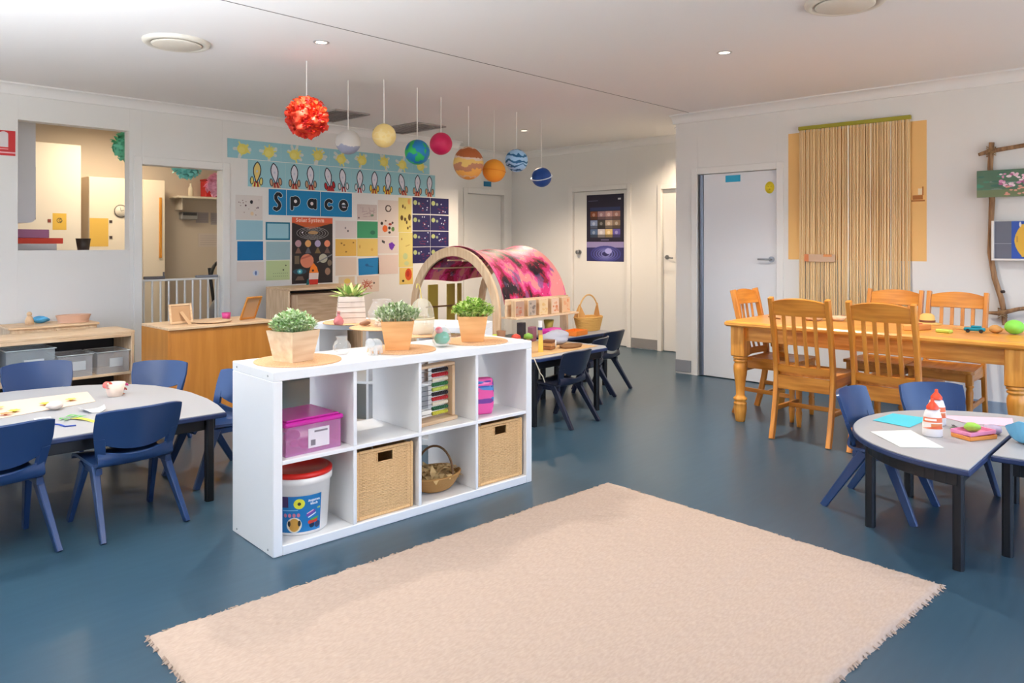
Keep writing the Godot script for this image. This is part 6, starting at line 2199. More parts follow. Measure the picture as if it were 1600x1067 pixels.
func build_table_things() -> void:
	var Y := 0.4305
	# right-hand half-round table
	flat_sheet("craft_sheet", "turquoise paper sheet on the half-round table", "paper", [Vector2(3.99, -1.30), Vector2(4.22, -1.275), Vector2(4.23, -1.10), Vector2(3.955, -1.12)], Y, pm(74, 190, 206, 0.7))
	flat_sheet("craft_sheet", "blank off-white paper sheet near the half-round table's edge", "paper", [Vector2(3.74, -1.23), Vector2(3.90, -1.10), Vector2(3.665, -0.90), Vector2(3.545, -1.04)], Y, pm(232, 232, 224, 0.7))
	flat_sheet("craft_sheet", "pale pink paper sheet at the back of the half-round table", "paper", [Vector2(4.33, -1.11), Vector2(4.52, -0.80), Vector2(4.33, -0.76), Vector2(4.24, -0.93)], Y, pm(244, 190, 204, 0.7))
	glue("white glue bottle with orange cap, nearer one", Vector3(3.862, Y, -0.996))
	glue("white glue bottle with orange cap, farther one in front of the chair back", Vector3(4.12, Y, -1.045))
	var o := thing("green_scissors", "green-handled scissors between the glue bottles and the trays", "scissors", Vector3(4.10, Y, -0.955), 0.5)
	for s in [-1.0, 1.0]:
		var st := sf()
		tube(st, arc3h(Vector3(-0.03, 0.004, s * 0.016), 0.014), 0.004, 6)
		put(st, "handle", pm(70, 130, 60, 0.4), o)
		st = sf()
		bar(st, Vector3(-0.017, 0.004, s * 0.010), Vector3(0.05, 0.004, -s * 0.003), 0.003, 0.009, Vector3.UP)
		put(st, "blade", mats["steel"], o)
	var trays := [[Vector3(3.96, Y, -0.85), 0.10, 0.16, 238, 150, 70, "shallow orange tray at the bottom of the tray stack", 0.0], [Vector3(3.97, Y + 0.018, -0.855), 0.10, 0.165, 240, 150, 186, "shallow pink tray on top of the orange one", 0.08]]
	for e in trays:
		var t := thing("craft_tray", e[6], "tray", e[0], -0.5 + e[7], "stacked craft trays")
		var st := sf()
		mm(st, -e[2] / 2, e[2] / 2, 0.0, 0.003, -e[1] / 2, e[1] / 2, 0.001)
		put(st, "tray_floor", pm(e[3], e[4], e[5], 0.4), t)
		for q in [[0.0, e[1] / 2, e[2], 0.003], [0.0, -e[1] / 2, e[2], 0.003], [-e[2] / 2, 0.0, 0.003, e[1]], [e[2] / 2, 0.0, 0.003, e[1]]]:
			st = sf()
			cbox(st, Vector3(q[0], 0.0105, q[1]), Vector3(q[2], 0.015, q[3]), 0.001)
			put(st, "tray_wall", pm(e[3], e[4], e[5], 0.4), t)
	lump("green_dough", "soft green paper scrap in the pink tray", "scrap", pm(150, 200, 76, 0.7), Vector3(3.98, Y + 0.0215, -0.86), 0.034, 0.6)
	lump("grey_scrap", "crumpled lilac-grey wrapping scrap behind the trays", "scrap", pm(176, 160, 182, 0.6), Vector3(4.09, Y, -0.80), 0.04, 0.55)
	# crumpled blue cloth bowl on the second table
	var st := sf()
	shell(st, func(u: float, v: float) -> Vector3:
		var a := u * TAU
		var r := lerpf(0.03, 0.095, pow(v, 0.6)) * (1.0 + 0.14 * sin(a * 3.0) + 0.07 * sin(a * 7.0 + 1.0))
		return Vector3(r * cos(a), 0.004 + 0.075 * v * v * (1.0 + 0.4 * sin(a * 2.0 + 0.6)), r * sin(a)), 44, 10, 0.003)
	lathe(st, [Vector2(0, 0.002), Vector2(0.032, 0.002), Vector2(0.032, 0.006), Vector2(0, 0.006)], 20)
	solo(st, "blue_bowl", pm(118, 190, 226, 0.6), "sky-blue crumpled cloth bowl on the table at the right edge", "bowl", Vector3(4.0, Y, -0.62))
	# left table
	Y = 0.4505
	flat_sheet("paper_runner", "long peach paper runner on the left craft table", "paper", [Vector2(0.45, -4.90), Vector2(1.48, -4.84), Vector2(1.42, -4.51), Vector2(0.45, -4.31)], Y, pm(236, 208, 186, 0.8))
	var fl := 0
	for e in [[1.20, -4.60, 238, 206, 80, "yellow paper flower on the peach runner, left of two"], [1.33, -4.62, 240, 198, 96, "yellow paper flower on the peach runner, right of two"], [1.0, -4.66, 236, 196, 120, "faded yellow paper flower near the runner's far edge"], [0.99, -4.47, 236, 148, 96, "orange paper flower at the runner's near edge"], [1.04, -4.52, 226, 206, 70, "lime-yellow paper scrap beside the orange flower"]]:
		st = sf()
		for k in 7:
			var a := TAU * k / 7.0
			leaf(st, Vector3(0, 0.003, 0), Vector3(cos(a), 0.25, sin(a)), 0.034, 0.024, 0.1)
		ball(st, 0.008, 8, 6, 0, 1, 0, 0.6, Vector3(0, 0.005, 0))
		solo(st, "paper_flower", pm(e[2], e[3], e[4], 0.7), e[5], "paper flower", Vector3(e[0], Y + 0.0022, e[1]), fl * 0.7, "paper flowers on the runner")
		fl += 1
	o = thing("paper_cup_creature", "cream and pink cup craft with curled paper strips, left table", "paper craft", Vector3(1.55, Y, -4.60), 0.4)
	st = sf()
	lathe(st, [Vector2(0, 0), Vector2(0.038, 0.0), Vector2(0.055, 0.075), Vector2(0.05, 0.075), Vector2(0.035, 0.005), Vector2(0, 0.005)], 24)
	put(st, "cup", pm(244, 222, 204, 0.6), o)
	for e in [[0.06, 0.045, 226, 80, 150], [0.05, 0.022, 216, 130, 90], [-0.05, 0.07, 228, 110, 100]]:
		st = sf()
		shell(st, func(u: float, v: float) -> Vector3:
			var a := u * 5.0
			return Vector3(e[0] + 0.022 * cos(a), e[1] + 0.018 * sin(a), lerpf(-0.012, 0.012, v)), 18, 2, 0.002)
		put(st, "paper_curl", pm(e[2], e[3], e[4], 0.6), o)
	st = sf()
	tube(st, [Vector3(-0.055, 0.0035, 0.01), Vector3(-0.015, 0.0035, -0.02), Vector3(0.02, 0.0035, 0.0), Vector3(0.045, 0.0035, 0.035), Vector3(0.075, 0.0035, 0.03)], 0.0035, 6)
	solo(st, "blue_ribbon", pm(34, 64, 150, 0.6), "wavy dark blue paper ribbon on the left table", "ribbon", Vector3(1.09, Y, -4.07), -0.5).scale = Vector3(1.5, 1.0, 1.5)
	o = thing("paper_leaf", "green and yellow cut-paper leaf strip on the left table", "paper craft", Vector3(1.19, Y, -4.18), -1.2)
	o.scale = Vector3(1.5, 1.0, 1.5)
	st = sf()
	for k in 5: leaf(st, Vector3(-0.02 + k * 0.012, 0.002, 0), Vector3(0.4, 0.15, 1.0 if k % 2 else -1.0), 0.04, 0.018, 0.1)
	put(st, "green_blades", pm(76, 168, 56, 0.7), o)
	st = sf()
	shell(st, func(u: float, v: float) -> Vector3: return Vector3(0.02 + u * 0.12, 0.002 + 0.006 * sin(u * 4.0), lerpf(-0.008, 0.008, v)), 12, 2, 0.0012)
	put(st, "yellow_strip", pm(224, 214, 80, 0.7), o)
	flat_sheet("paper_scrap", "folded white paper scrap beside the near chair back", "paper", [Vector2(1.28, -4.33), Vector2(1.40, -4.31), Vector2(1.37, -4.2), Vector2(1.29, -4.22)], Y, pm(232, 230, 230, 0.7), 0.016)
	flat_sheet("paper_scrap", "small square white paper scrap near the left chair", "paper", [Vector2(1.07, -4.29), Vector2(1.14, -4.28), Vector2(1.13, -4.22), Vector2(1.06, -4.23)], Y, pm(236, 226, 220, 0.7))
	lump("cotton_ball", "white fluffy craft lump in the middle of the left table", "craft lump", pm(236, 222, 212, 0.9), Vector3(1.20, Y + 0.002, -4.44), 0.036, 0.6)
	# wooden table
	Y = 0.7455
	o = thing("green_dish", "green and red toy leaf dish between the two near chairs", "toy", Vector3(5.86, Y, -2.06), 0.4)
	st = sf()
	leaf(st, Vector3(-0.05, 0.006, 0), Vector3(1, 0.15, 0.2), 0.12, 0.08, 0.1)
	ball(st, 0.02, 12, 8, 0.2, 1, 3, 0.7, Vector3(0.0, 0.014, 0.0))
	put(st, "green_part", pm(26, 136, 76, 0.5), o)
	st = sf()
	ball(st, 0.024, 14, 10, 0.3, 1, 8, 0.6, Vector3(-0.01, 0.016, -0.06))
	put(st, "red_part", pm(166, 40, 50, 0.5), o)
	var items := [["toy_bowl", "shallow pale wooden bowl behind the left near chair's slats", 5.62, -2.25, 0], ["toy_bowl", "small pale wooden plate beside the shallow bowl", 5.70, -2.10, 1]]
	for e in items:
		st = sf()
		var r := 0.085 if e[4] == 0 else 0.06
		lathe(st, [Vector2(0, 0), Vector2(r * 0.55, 0.0), Vector2(r, 0.034), Vector2(r * 0.95, 0.034), Vector2(r * 0.5, 0.008), Vector2(0, 0.008)], 28)
		solo(st, e[0], birch(0), e[1], "bowl", Vector3(e[2], Y, e[3]), 0.0, "wooden toy bowls")
	o = thing("toy_hat", "yellow-tan felt hat shape on the dining table", "toy", Vector3(5.92, Y, -1.56), 0.0)
	st = sf()
	lathe(st, [Vector2(0, 0.004), Vector2(0.09, 0.0), Vector2(0.092, 0.006), Vector2(0.05, 0.014), Vector2(0.046, 0.06), Vector2(0.03, 0.074), Vector2(0.0, 0.077)], 28)
	var cr := put(st, "crown", pm(232, 184, 104, 0.8), o)
	st = sf()
	lathe(st, [Vector2(0.0508, 0.014), Vector2(0.0515, 0.03), Vector2(0.049, 0.03)], 28)
	put(st, "band", pm(120, 62, 30, 0.7), cr)
	for e in [[5.43, -1.55, 0.3, "wooden toy block lying left in the block heap", 224, 160, 84], [5.50, -1.48, -0.4, "wooden toy block lying crosswise in the block heap", 206, 130, 60], [5.60, -1.56, 1.0, "reddish toy block behind the block heap", 196, 84, 50]]:
		st = sf()
		cbox(st, Vector3(0, 0.018, 0), Vector3(0.12, 0.036, 0.05), 0.005)
		solo(st, "toy_block", pm(e[4], e[5], e[6], 0.5), e[3], "toy block", Vector3(e[0], Y, e[1]), e[2], "toy blocks on the dining table")
	st = sf()
	cbox(st, Vector3(0, 0.011, 0), Vector3(0.09, 0.022, 0.05), 0.006)
	solo(st, "lime_eraser", pm(190, 204, 80, 0.6), "lime-green flat block near the table's front edge", "toy block", Vector3(5.42, Y, -1.33), 1.4)
	o = thing("toy_car", "small teal toy car on the dining table", "toy car", Vector3(5.56, Y, -1.19), 1.75)
	st = sf()
	cbox(st, Vector3(0, 0.022, 0), Vector3(0.12, 0.022, 0.045), 0.006)
	cbox(st, Vector3(-0.01, 0.038, 0), Vector3(0.06, 0.014, 0.038), 0.005)
	put(st, "car_body", pm(20, 130, 150, 0.35), o)
	for x in [-0.036, 0.036]:
		for z in [-0.024, 0.024]:
			st = sf()
			tube(st, [Vector3(x, 0.0125, z - 0.004), Vector3(x, 0.0125, z + 0.004)], 0.012, 12)
			put(st, "wheel", pm(28, 28, 30, 0.6), o)
	st = sf()
	tube(st, [Vector3(-0.06, 0.008, 0), Vector3(0, 0.01, 0.01), Vector3(0.06, 0.007, 0)], 0.007, 7, [0.5, 1, 0.6])
	solo(st, "tan_brush", pm(206, 168, 104, 0.7), "thin tan stick lying left of the teal car", "stick", Vector3(5.66, Y, -1.29), 1.2)
	lump("tan_pouch", "small tan leather pouch beside the teal car", "pouch", pm(196, 142, 76, 0.7), Vector3(5.62, Y, -1.085), 0.036, 0.7)
	st = sf()
	ball(st, 0.055, 26, 18, 0.04, 1, 2, 0.82, Vector3(0, 0.0456, 0))
	solo(st, "green_ball", pm(128, 206, 74, 0.6), "lime-green soft ball near the dining table's right end", "ball", Vector3(5.63, Y, -0.985))
	# loose seat rail plank leaning under the table is left out; a stick lies at the far end
	st = sf()
	tube(st, [Vector3(-0.09, 0.006, 0), Vector3(0.09, 0.006, 0)], 0.005, 7)
	solo(st, "thin_dowel", pm(140, 84, 36, 0.6), "thin brown dowel at the dining table's far end", "stick", Vector3(5.55, Y, -2.52), 0.9)

func arc3h(c: Vector3, r: float) -> Array:
	var p := []
	for i in 15:
		var a := TAU * i / 14.0
		p.append(c + Vector3(r * cos(a), 0, r * sin(a)))
	return p

# ------------------------------------------------------------------ on the play tables
func build_play_table_things() -> void:
	var Y := 0.5005
	flat_sheet("kraft_sheet", "brown kraft paper laid over the nearer play table", "paper", [Vector2(4.02, -4.2), Vector2(4.82, -4.2), Vector2(4.82, -3.64), Vector2(4.02, -3.62)], Y, pm(206, 164, 112, 0.8))
	var Z := Y + 0.0022
	var o := thing("paper_tower", "tall yellow card tube with a white top on the play table", "tube", Vector3(4.26, Z, -3.76))
	var st := sf()
	lathe(st, [Vector2(0.026, 0), Vector2(0.02, 0.13), Vector2(0.0, 0.13)], 4, Transform3D.IDENTITY, false)
	put(st, "yellow_card", pm(236, 196, 84, 0.7), o)
	st = sf()
	tube(st, [Vector3(-0.005, 0.1305, 0), Vector3(-0.006, 0.165, 0)], 0.017, 12)
	put(st, "tan_ring", pm(196, 150, 100, 0.7), o)
	st = sf()
	tube(st, [Vector3(-0.006, 0.1655, 0), Vector3(-0.006, 0.185, 0)], 0.018, 12)
	put(st, "blue_ring", pm(50, 62, 120, 0.6), o)
	st = sf()
	tube(st, [Vector3(-0.006, 0.1855, 0), Vector3(-0.004, 0.235, 0)], 0.016, 12)
	put(st, "white_top", pm(232, 228, 224, 0.6), o)
	for e in [[4.12, -3.8, 0.05, 0.09, "square brown block stack left of the yellow tube"], [4.40, -3.80, 0.045, 0.075, "square brown block stack right of the yellow tube"]]:
		o = thing("wood_slice_stack", e[4], "wooden blocks", Vector3(e[0], Z, e[1]), 0.3, "brown block stacks")
		for k in 3:
			st = sf()
			var hh: float = e[3] / 3.0
			cbox(st, Vector3(0.004 * k, hh * (k + 0.5), 0), Vector3(e[2] * (2.0 - 0.2 * k), hh - 0.002, e[2] * 1.6), 0.003)
			put(st, "block", [pm(150, 96, 52, 0.7), pm(186, 134, 82, 0.7), pm(120, 76, 46, 0.7)][k], o)
	st = sf()
	lathe(st, [Vector2(0, 0), Vector2(0.09, 0), Vector2(0.1, 0.018), Vector2(0.095, 0.018), Vector2(0.085, 0.005), Vector2(0, 0.005)], 26, Transform3D.IDENTITY, true, 1.3, 0.7)
	solo(st, "bark_tray", pm(130, 90, 52, 0.8), "oval brown bark tray on the nearer play table", "tray", Vector3(4.62, Z, -3.76), 0.1)
	st = sf()
	lathe(st, [Vector2(0, 0), Vector2(0.02, 0), Vector2(0.02, 0.05), Vector2(0, 0.05)], 16)
	solo(st, "white_pot", pm(226, 222, 216, 0.5), "small white pot beside the bark tray", "pot", Vector3(4.53, Z, -3.86))
	lump("grey_cloth", "heap of pale grey cloth on the play table", "cloth", pm(168, 168, 178, 0.9), Vector3(4.71, Z, -3.99), 0.125, 0.45, 0.6, 1.4)
	Y = 0.5005
	for e in [[5.02, -4.30, 206, 40, 150, "magenta play tray on the farther play table", 0.22, 0.05], [5.27, -4.24, 240, 134, 44, "orange play tray right of the magenta one", 0.2, 0.04]]:
		o = thing("play_tray", e[5], "tray", Vector3(e[0], Y, e[1]), 0.15, "bright play trays")
		st = sf()
		mm(st, -e[6] / 2, e[6] / 2, 0, 0.004, -0.07, 0.07, 0.001)
		put(st, "tray_floor", pm(e[2], e[3], e[4], 0.4), o)
		for q in [[0.0, 0.07, e[6], 0.004], [0.0, -0.07, e[6], 0.004], [-e[6] / 2, 0.0, 0.004, 0.14], [e[6] / 2, 0.0, 0.004, 0.14]]:
			st = sf()
			cbox(st, Vector3(q[0], 0.0045 + e[7] / 2, q[1]), Vector3(q[2], e[7], q[3]), 0.001)
			put(st, "tray_wall", pm(e[2], e[3], e[4], 0.4), o)
	st = sf()
	cbox(st, Vector3(0, 0.036, 0), Vector3(0.19, 0.072, 0.1), 0.012)
	solo(st, "pink_box", pm(214, 60, 160, 0.4), "pink box standing in the magenta tray", "box", Vector3(5.02, Y + 0.0045, -4.30), 0.15)
	# woven bassinet with a hoop
	o = thing("bassinet", "small woven straw bassinet with a tall hoop handle", "basket", Vector3(5.65, Y, -4.385), 0.05)
	o.scale = Vector3(1.15, 1.15, 1.1)
	st = sf()
	for i in 9:
		var t := i / 8.0
		var pts := []
		for k in 37:
			var a := TAU * k / 36.0
			pts.append(Vector3((0.12 + 0.03 * t) * cos(a), 0.007 + t * 0.1, (0.075 + 0.02 * t) * sin(a)))
		tube(st, pts, 0.0075, 5)
	lathe(st, [Vector2(0, 0.002), Vector2(0.122, 0.002), Vector2(0.122, 0.008), Vector2(0, 0.008)], 28, Transform3D.IDENTITY, true, 1.0, 0.62)
	put(st, "woven_body", pm(222, 172, 92, 0.7), o)
	st = sf()
	var hp := []
	for k in 21:
		var a := PI * k / 20.0
		hp.append(Vector3(0.145 * cos(a), 0.1 + 0.19 * sin(a), 0))
	tube(st, hp, 0.006, 7)
	put(st, "hoop", pm(226, 180, 110, 0.7), o)
	for s in [-1.0, 1.0]:
		st = sf()
		shell(st, func(u: float, v: float) -> Vector3: return Vector3(s * (0.145 - 0.02 * v - 0.05 * (1.0 - v) * u), 0.108 + v * 0.11, lerpf(-0.05, 0.05, u) * (1.0 - v * 0.9)), 6, 6, 0.003)
		put(st, "side_wing", pm(220, 166, 96, 0.7), o)
	# clutter between the arch and the tables
	for e in [[4.52, -4.2, 0.05, 0.17, 44, 36, 40, "black cardboard box standing on the nearer play table"], [4.68, -4.225, 0.05, 0.12, 150, 96, 110, "mauve cardboard box at the nearer play table's back"], [4.24, -3.96, 0.045, 0.08, 150, 152, 160, "grey cube box in the middle of the nearer play table"]]:
		st = sf()
		cbox(st, Vector3(0, e[3] / 2, 0), Vector3(e[2] * 1.4, e[3], e[2]), 0.004)
		solo(st, "card_box", pm(e[4], e[5], e[6], 0.7), e[7], "box", Vector3(e[0], Z, e[1]), 0.25, "card boxes on the play table")
	for e in [[4.10, -4.02, 0.035, 0.15, 140, 96, 66, "brown driftwood stump on the nearer play table"], [4.20, -4.16, 0.04, 0.10, 196, 206, 70, "lime-green beaker on the nearer play table"], [5.14, -4.44, 0.045, 0.13, 172, 150, 60, "olive beaker at the farther play table's back"]]:
		st = sf()
		lathe(st, [Vector2(0, 0), Vector2(e[2], 0), Vector2(e[2] * 0.8, e[3] * 0.5), Vector2(e[2] * 1.05, e[3]), Vector2(e[2] * 0.9, e[3]), Vector2(e[2] * 0.7, e[3] * 0.4), Vector2(0, e[3] * 0.3)], 18)
		solo(st, "toy_beaker", pm(e[4], e[5], e[6], 0.7), e[7], "beaker", Vector3(e[0], Z if e[1] > -4.3 else Y, e[1]), 0.0, "beakers on the play tables")
	st = sf()
	tube(st, [Vector3(3.962, 0.50, -3.60), Vector3(3.955, 0.505, -3.55), Vector3(3.96, 0.47, -3.535), Vector3(3.985, 0.43, -3.535), Vector3(4.0, 0.40, -3.535), Vector3(4.03, 0.375, -3.537), Vector3(4.05, 0.33, -3.537)], 0.004, 6)  # a cable hanging over the table edge
	solo(st, "loose_cord", pm(222, 206, 180, 0.6), "thin cream yarn dangling over the nearer play table's corner", "cord")
	# stools and odds below the ledge
	o = thing("toadstool_stand", "brown wooden toadstool-shaped stand behind the right planter", "stand", Vector3(4.40, 0, -4.64))
	st = sf()
	lathe(st, [Vector2(0, 0), Vector2(0.13, 0), Vector2(0.12, 0.1), Vector2(0.085, 0.3), Vector2(0.1, 0.46), Vector2(0.13, 0.5), Vector2(0, 0.5)], 20)
	put(st, "stem", pm(150, 100, 84, 0.7), o)
	st = sf()
	lathe(st, [Vector2(0, 0.5005), Vector2(0.15, 0.5005), Vector2(0.155, 0.52), Vector2(0.14, 0.535), Vector2(0, 0.54)], 28)
	put(st, "cap_board", pm(170, 118, 84, 0.6), o)
	o = thing("doll", "small doll in dark clothes sitting on the toadstool stand", "doll", Vector3(4.40, 0.5405, -4.64), -0.6)
	st = sf()
	lathe(st, [Vector2(0, 0), Vector2(0.05, 0.0), Vector2(0.055, 0.03), Vector2(0.035, 0.12), Vector2(0.015, 0.14), Vector2(0, 0.14)], 18)
	put(st, "dress", pm(60, 56, 66, 0.8), o)
	st = sf()
	ball(st, 0.034, 18, 12, 0, 1, 0, 1.1, Vector3(0, 0.172, 0))
	put(st, "head", pm(214, 166, 140, 0.7), o)
	for e in [[4.44, -4.05, 120, 168, 60, "green block with a red knob on the nearer play table"], [4.33, -4.08, 206, 70, 50, "red toy mushroom on the nearer play table"]]:
		o = thing("toy_mushroom", e[5], "toy", Vector3(e[0], Z, e[1]), 0.0, "toy mushrooms")
		st = sf()
		lathe(st, [Vector2(0, 0), Vector2(0.018, 0), Vector2(0.014, 0.06), Vector2(0, 0.06)], 14)
		put(st, "stalk", pm(228, 206, 160, 0.7), o)
		st = sf()
		lathe(st, [Vector2(0, 0.0605), Vector2(0.04, 0.0605), Vector2(0.034, 0.09), Vector2(0.0, 0.105)], 18)
		put(st, "cap", pm(e[2], e[3], e[4], 0.5), o)

# ------------------------------------------------------------------ kitchen behind the hatch and the doorway
func build_kitchen() -> void:
	var w: Material = mats["wall"]
	var st := sf()
	mm(st, 0.9, 6.425, 0, CEIL, -9.42, -9.3, 0.001)
	struct(st, "wall_kitchen_back", pm(216, 202, 186, 0.7))
	st = sf()
	mm(st, 0.78, 0.9, 0, CEIL, -9.42, -7.31, 0.001)
	struct(st, "wall_kitchen_left", w)
	st = sf()
	mm(st, 4.75, 4.87, 0, CEIL, -9.3, -7.31, 0.001)
	struct(st, "wall_kitchen_right", w)
	# ceiling panel lamp
	var o := thing("panel_lamp", "flat warm ceiling lamp inside the kitchen", "ceiling light", Vector3(2.9, CEIL, -8.35))
	st = sf()
	mm(st, -0.32, 0.32, -0.03, -0.0005, -0.17, 0.17, 0.003)
	put(st, "housing", pm(230, 228, 224, 0.5), o)
	st = sf()
	mm(st, -0.3, 0.3, -0.034, -0.031, -0.15, 0.15, 0.0)
	var em := StandardMaterial3D.new()
	em.albedo_color = Color(1, 1, 1)
	em.emission_enabled = true
	em.emission = Color(1.0, 0.88, 0.70)
	em.emission_energy_multiplier = 3.0
	put(st, "diffuser_panel", em, o)
	var al := AreaLight3D.new()
	al.name = "panel_light"
	al.light_color = Color(1.0, 0.92, 0.8)
	al.light_energy = 2.3
	al.area_size = Vector2(0.6, 0.3)
	al.area_range = 8.0
	al.shadow_enabled = true
	o.add_child(al)
	al.position = Vector3(0, -0.038, 0)
	al.rotation.x = -PI / 2
	# tall cream cupboards on the kitchen's back wall
	o = thing("tall_cupboard", "tall cream cupboard seen through the hatch, left one", "cupboard", Vector3(2.39, 0, -9.14))
	st = sf()
	mm(st, -0.30, 0.30, 0.0, 2.38, -0.155, 0.13, 0.002)
	put(st, "carcass", pm(244, 232, 214, 0.5), o)
	st = sf()
	mm(st, -0.297, 0.297, 0.1, 2.375, 0.1305, 0.15, 0.003)
	var kd := put(st, "door", pm(248, 238, 222, 0.45), o)
	st = sf()
	tube(st, [Vector3(-0.25, 2.19, 0.151), Vector3(-0.25, 2.19, 0.165), Vector3(-0.25, 2.13, 0.165), Vector3(-0.25, 2.13, 0.151)], 0.006, 6)
	put(st, "handle", pm(90, 80, 70, 0.4, 0.6), kd)
	o = thing("wide_cupboard", "wide cream cupboard seen through both hatch and doorway", "cupboard", Vector3(3.175, 0, -9.14))
	st = sf()
	mm(st, -0.41, 0.40, 0.0, 2.05, -0.155, 0.13, 0.002)
	put(st, "carcass", pm(240, 224, 200, 0.5), o)
	for e in [[-0.408, 0.15], [0.154, 0.398]]:
		st = sf()
		mm(st, e[0], e[1], 0.1, 2.045, 0.1305, 0.15, 0.003)
		kd = put(st, "door", pm(248, 234, 212, 0.45), o)
	st = sf()
	mm(st, 0.33, 0.36, 1.15, 1.85, 0.151, 0.165, 0.003)
	put(st, "door_pull", honey(1), kd)
	# papers on the cupboards
	var yp := canvas(48, 60, Color8(240, 196, 84))
	stroke(yp, arc(24, 26, 9, 8, 0, 330, 20), 1.2, Color8(110, 90, 60))
	stroke(yp, arc(26, 26, 4, 5, 0, 330, 14), 1.0, Color8(110, 90, 60))
	paper("yellow_note", "yellow sheet with a black doodle on the left kitchen cupboard", "note", Vector3(2.48, 1.55, -8.9894), 0.13, 0.175, tex_mat(yp))
	paper("yellow_note", "large yellow sheet on the wide kitchen cupboard", "note", Vector3(2.865, 1.44, -8.9894), 0.19, 0.31, pm(240, 194, 90, 0.7))
	paper("red_magnet", "small red-brown square magnet beside the doodled note", "magnet", Vector3(2.384, 1.556, -8.9894), 0.03, 0.035, pm(150, 70, 56, 0.6), 0.0, "", Rect2(0, 0, 1, 1), 0.004)
	for e in [[2.985, 1.56, "upper small dark magnet on the wide kitchen cupboard"], [2.985, 1.385, "lower small dark magnet on the wide kitchen cupboard"]]:
		paper("dark_magnet", e[2], "magnet", Vector3(e[0], e[1], -8.9894), 0.03, 0.03, pm(70, 54, 48, 0.6), 0.0, "dark cupboard magnets", Rect2(0, 0, 1, 1), 0.004)
	o = thing("wall_clock", "round pale wire-rimmed clock on the wide kitchen cupboard", "clock", Vector3(3.09, 1.68, -8.9895))
	st = sf()
	lathe(st, [Vector2(0, 0.006), Vector2(0.062, 0.006), Vector2(0.066, 0.0)], 28, Transform3D(Basis(Vector3.RIGHT, PI / 2), Vector3.ZERO))
	put(st, "face", pm(232, 222, 206, 0.5), o)
	st = sf()
	lathe(st, [Vector2(0.064, 0.01), Vector2(0.072, 0.008), Vector2(0.072, 0.0), Vector2(0.066, 0.0)], 28, Transform3D(Basis(Vector3.RIGHT, PI / 2), Vector3.ZERO))
	put(st, "rim", pm(120, 110, 100, 0.4), o)
	st = sf()
	bar(st, Vector3(0, 0, 0.0075), Vector3(0.03, 0.012, 0.0075), 0.004, 0.001, Vector3.UP)
	bar(st, Vector3(0, 0, 0.0085), Vector3(-0.01, 0.045, 0.0085), 0.004, 0.001)
	put(st, "hands", pm(90, 84, 80, 0.5), o)
	# overhead cupboard near the hatch
	o = thing("overhead_cupboard", "pale grey-blue overhead cupboard hanging at the hatch's left side", "cupboard", Vector3(1.72, 1.50, -7.80))
	st = sf()
	var sh := PackedVector2Array([Vector2(-0.35, 1.119), Vector2(0.20, 1.119), Vector2(0.20, 0.05)])
	for i in 7:
		var a := deg_to_rad(-i * 15.0)
		sh.append(Vector2(0.15 + 0.05 * cos(a), 0.05 + 0.05 * sin(a)))
	sh.append(Vector2(-0.35, 0.0))
	var ids := Geometry2D.triangulate_polygon(sh)
	st.set_smooth_group(-1)
	for i in range(0, ids.size(), 3):
		for zz in [[0.16, Vector3.BACK], [-0.16, Vector3.FORWARD]]:
			tri(st, Vector3(sh[ids[i]].x, sh[ids[i]].y, zz[0]), Vector3(sh[ids[i + 1]].x, sh[ids[i + 1]].y, zz[0]), Vector3(sh[ids[i + 2]].x, sh[ids[i + 2]].y, zz[0]), zz[1])
	for i in sh.size():
		var a := sh[i]
		var b := sh[(i + 1) % sh.size()]
		quad(st, Vector3(a.x, a.y, -0.16), Vector3(b.x, b.y, -0.16), Vector3(b.x, b.y, 0.16), Vector3(a.x, a.y, 0.16), Vector3((a + b).x * 0.5 + 0.07, (a + b).y * 0.5 - 0.55, 0))
	put(st, "cupboard_body", pm(214, 216, 224, 0.4), o)
	st = sf()
	mm(st, 0.2005, 0.212, 0.03, 0.5, -0.1, 0.12, 0.003)
	put(st, "side_handle", pm(70, 76, 100, 0.5), o)
	# bench inside the kitchen with boxes stacked at the hatch
	o = thing("serving_bench", "kitchen bench just behind the serving hatch", "bench", Vector3(1.85, 0, -7.72))
	st = sf()
	mm(st, -0.75, 0.72, 0.0, 1.20, -0.3, 0.3, 0.003)
	put(st, "base_unit", pm(226, 218, 206, 0.5), o)
	st = sf()
	mm(st, -0.76, 0.73, 1.201, 1.24, -0.32, 0.33, 0.004)
	put(st, "worktop", pm(214, 204, 190, 0.35), o)
	for e in [["grey_box", "flat grey printed box, lowest of the stack in the hatch", 1.24, 0.075, 1.83, 0.48, 190, 190, 196], ["red_box", "flat red box, middle of the stack in the hatch", 1.3155, 0.05, 1.86, 0.52, 206, 56, 30], ["purple_box", "flat mauve box, topmost of the stack in the hatch", 1.366, 0.075, 1.80, 0.42, 160, 100, 140]]:
		st = sf()
		cbox(st, Vector3(0, e[3] / 2, 0), Vector3(e[5], e[3] - 0.0005, 0.2), 0.004)
		solo(st, e[0], pm(e[6], e[7], e[8], 0.6), e[1], "box", Vector3(e[4], e[2] + 0.0005, -7.68), 0.0, "flat boxes stacked in the hatch")
	o = thing("black_bucket", "small dark bucket on the kitchen bench, right in the hatch", "bucket", Vector3(2.32, 1.2405, -7.70))
	st = sf()
	lathe(st, [Vector2(0, 0), Vector2(0.045, 0), Vector2(0.062, 0.12), Vector2(0.057, 0.12), Vector2(0.04, 0.006), Vector2(0, 0.006)], 24)
	put(st, "pail", pm(56, 46, 40, 0.5), o)
	st = sf()
	lathe(st, [Vector2(0.06, 0.118), Vector2(0.066, 0.121), Vector2(0.06, 0.124)], 24)
	put(st, "rim", pm(70, 58, 50, 0.5), o)
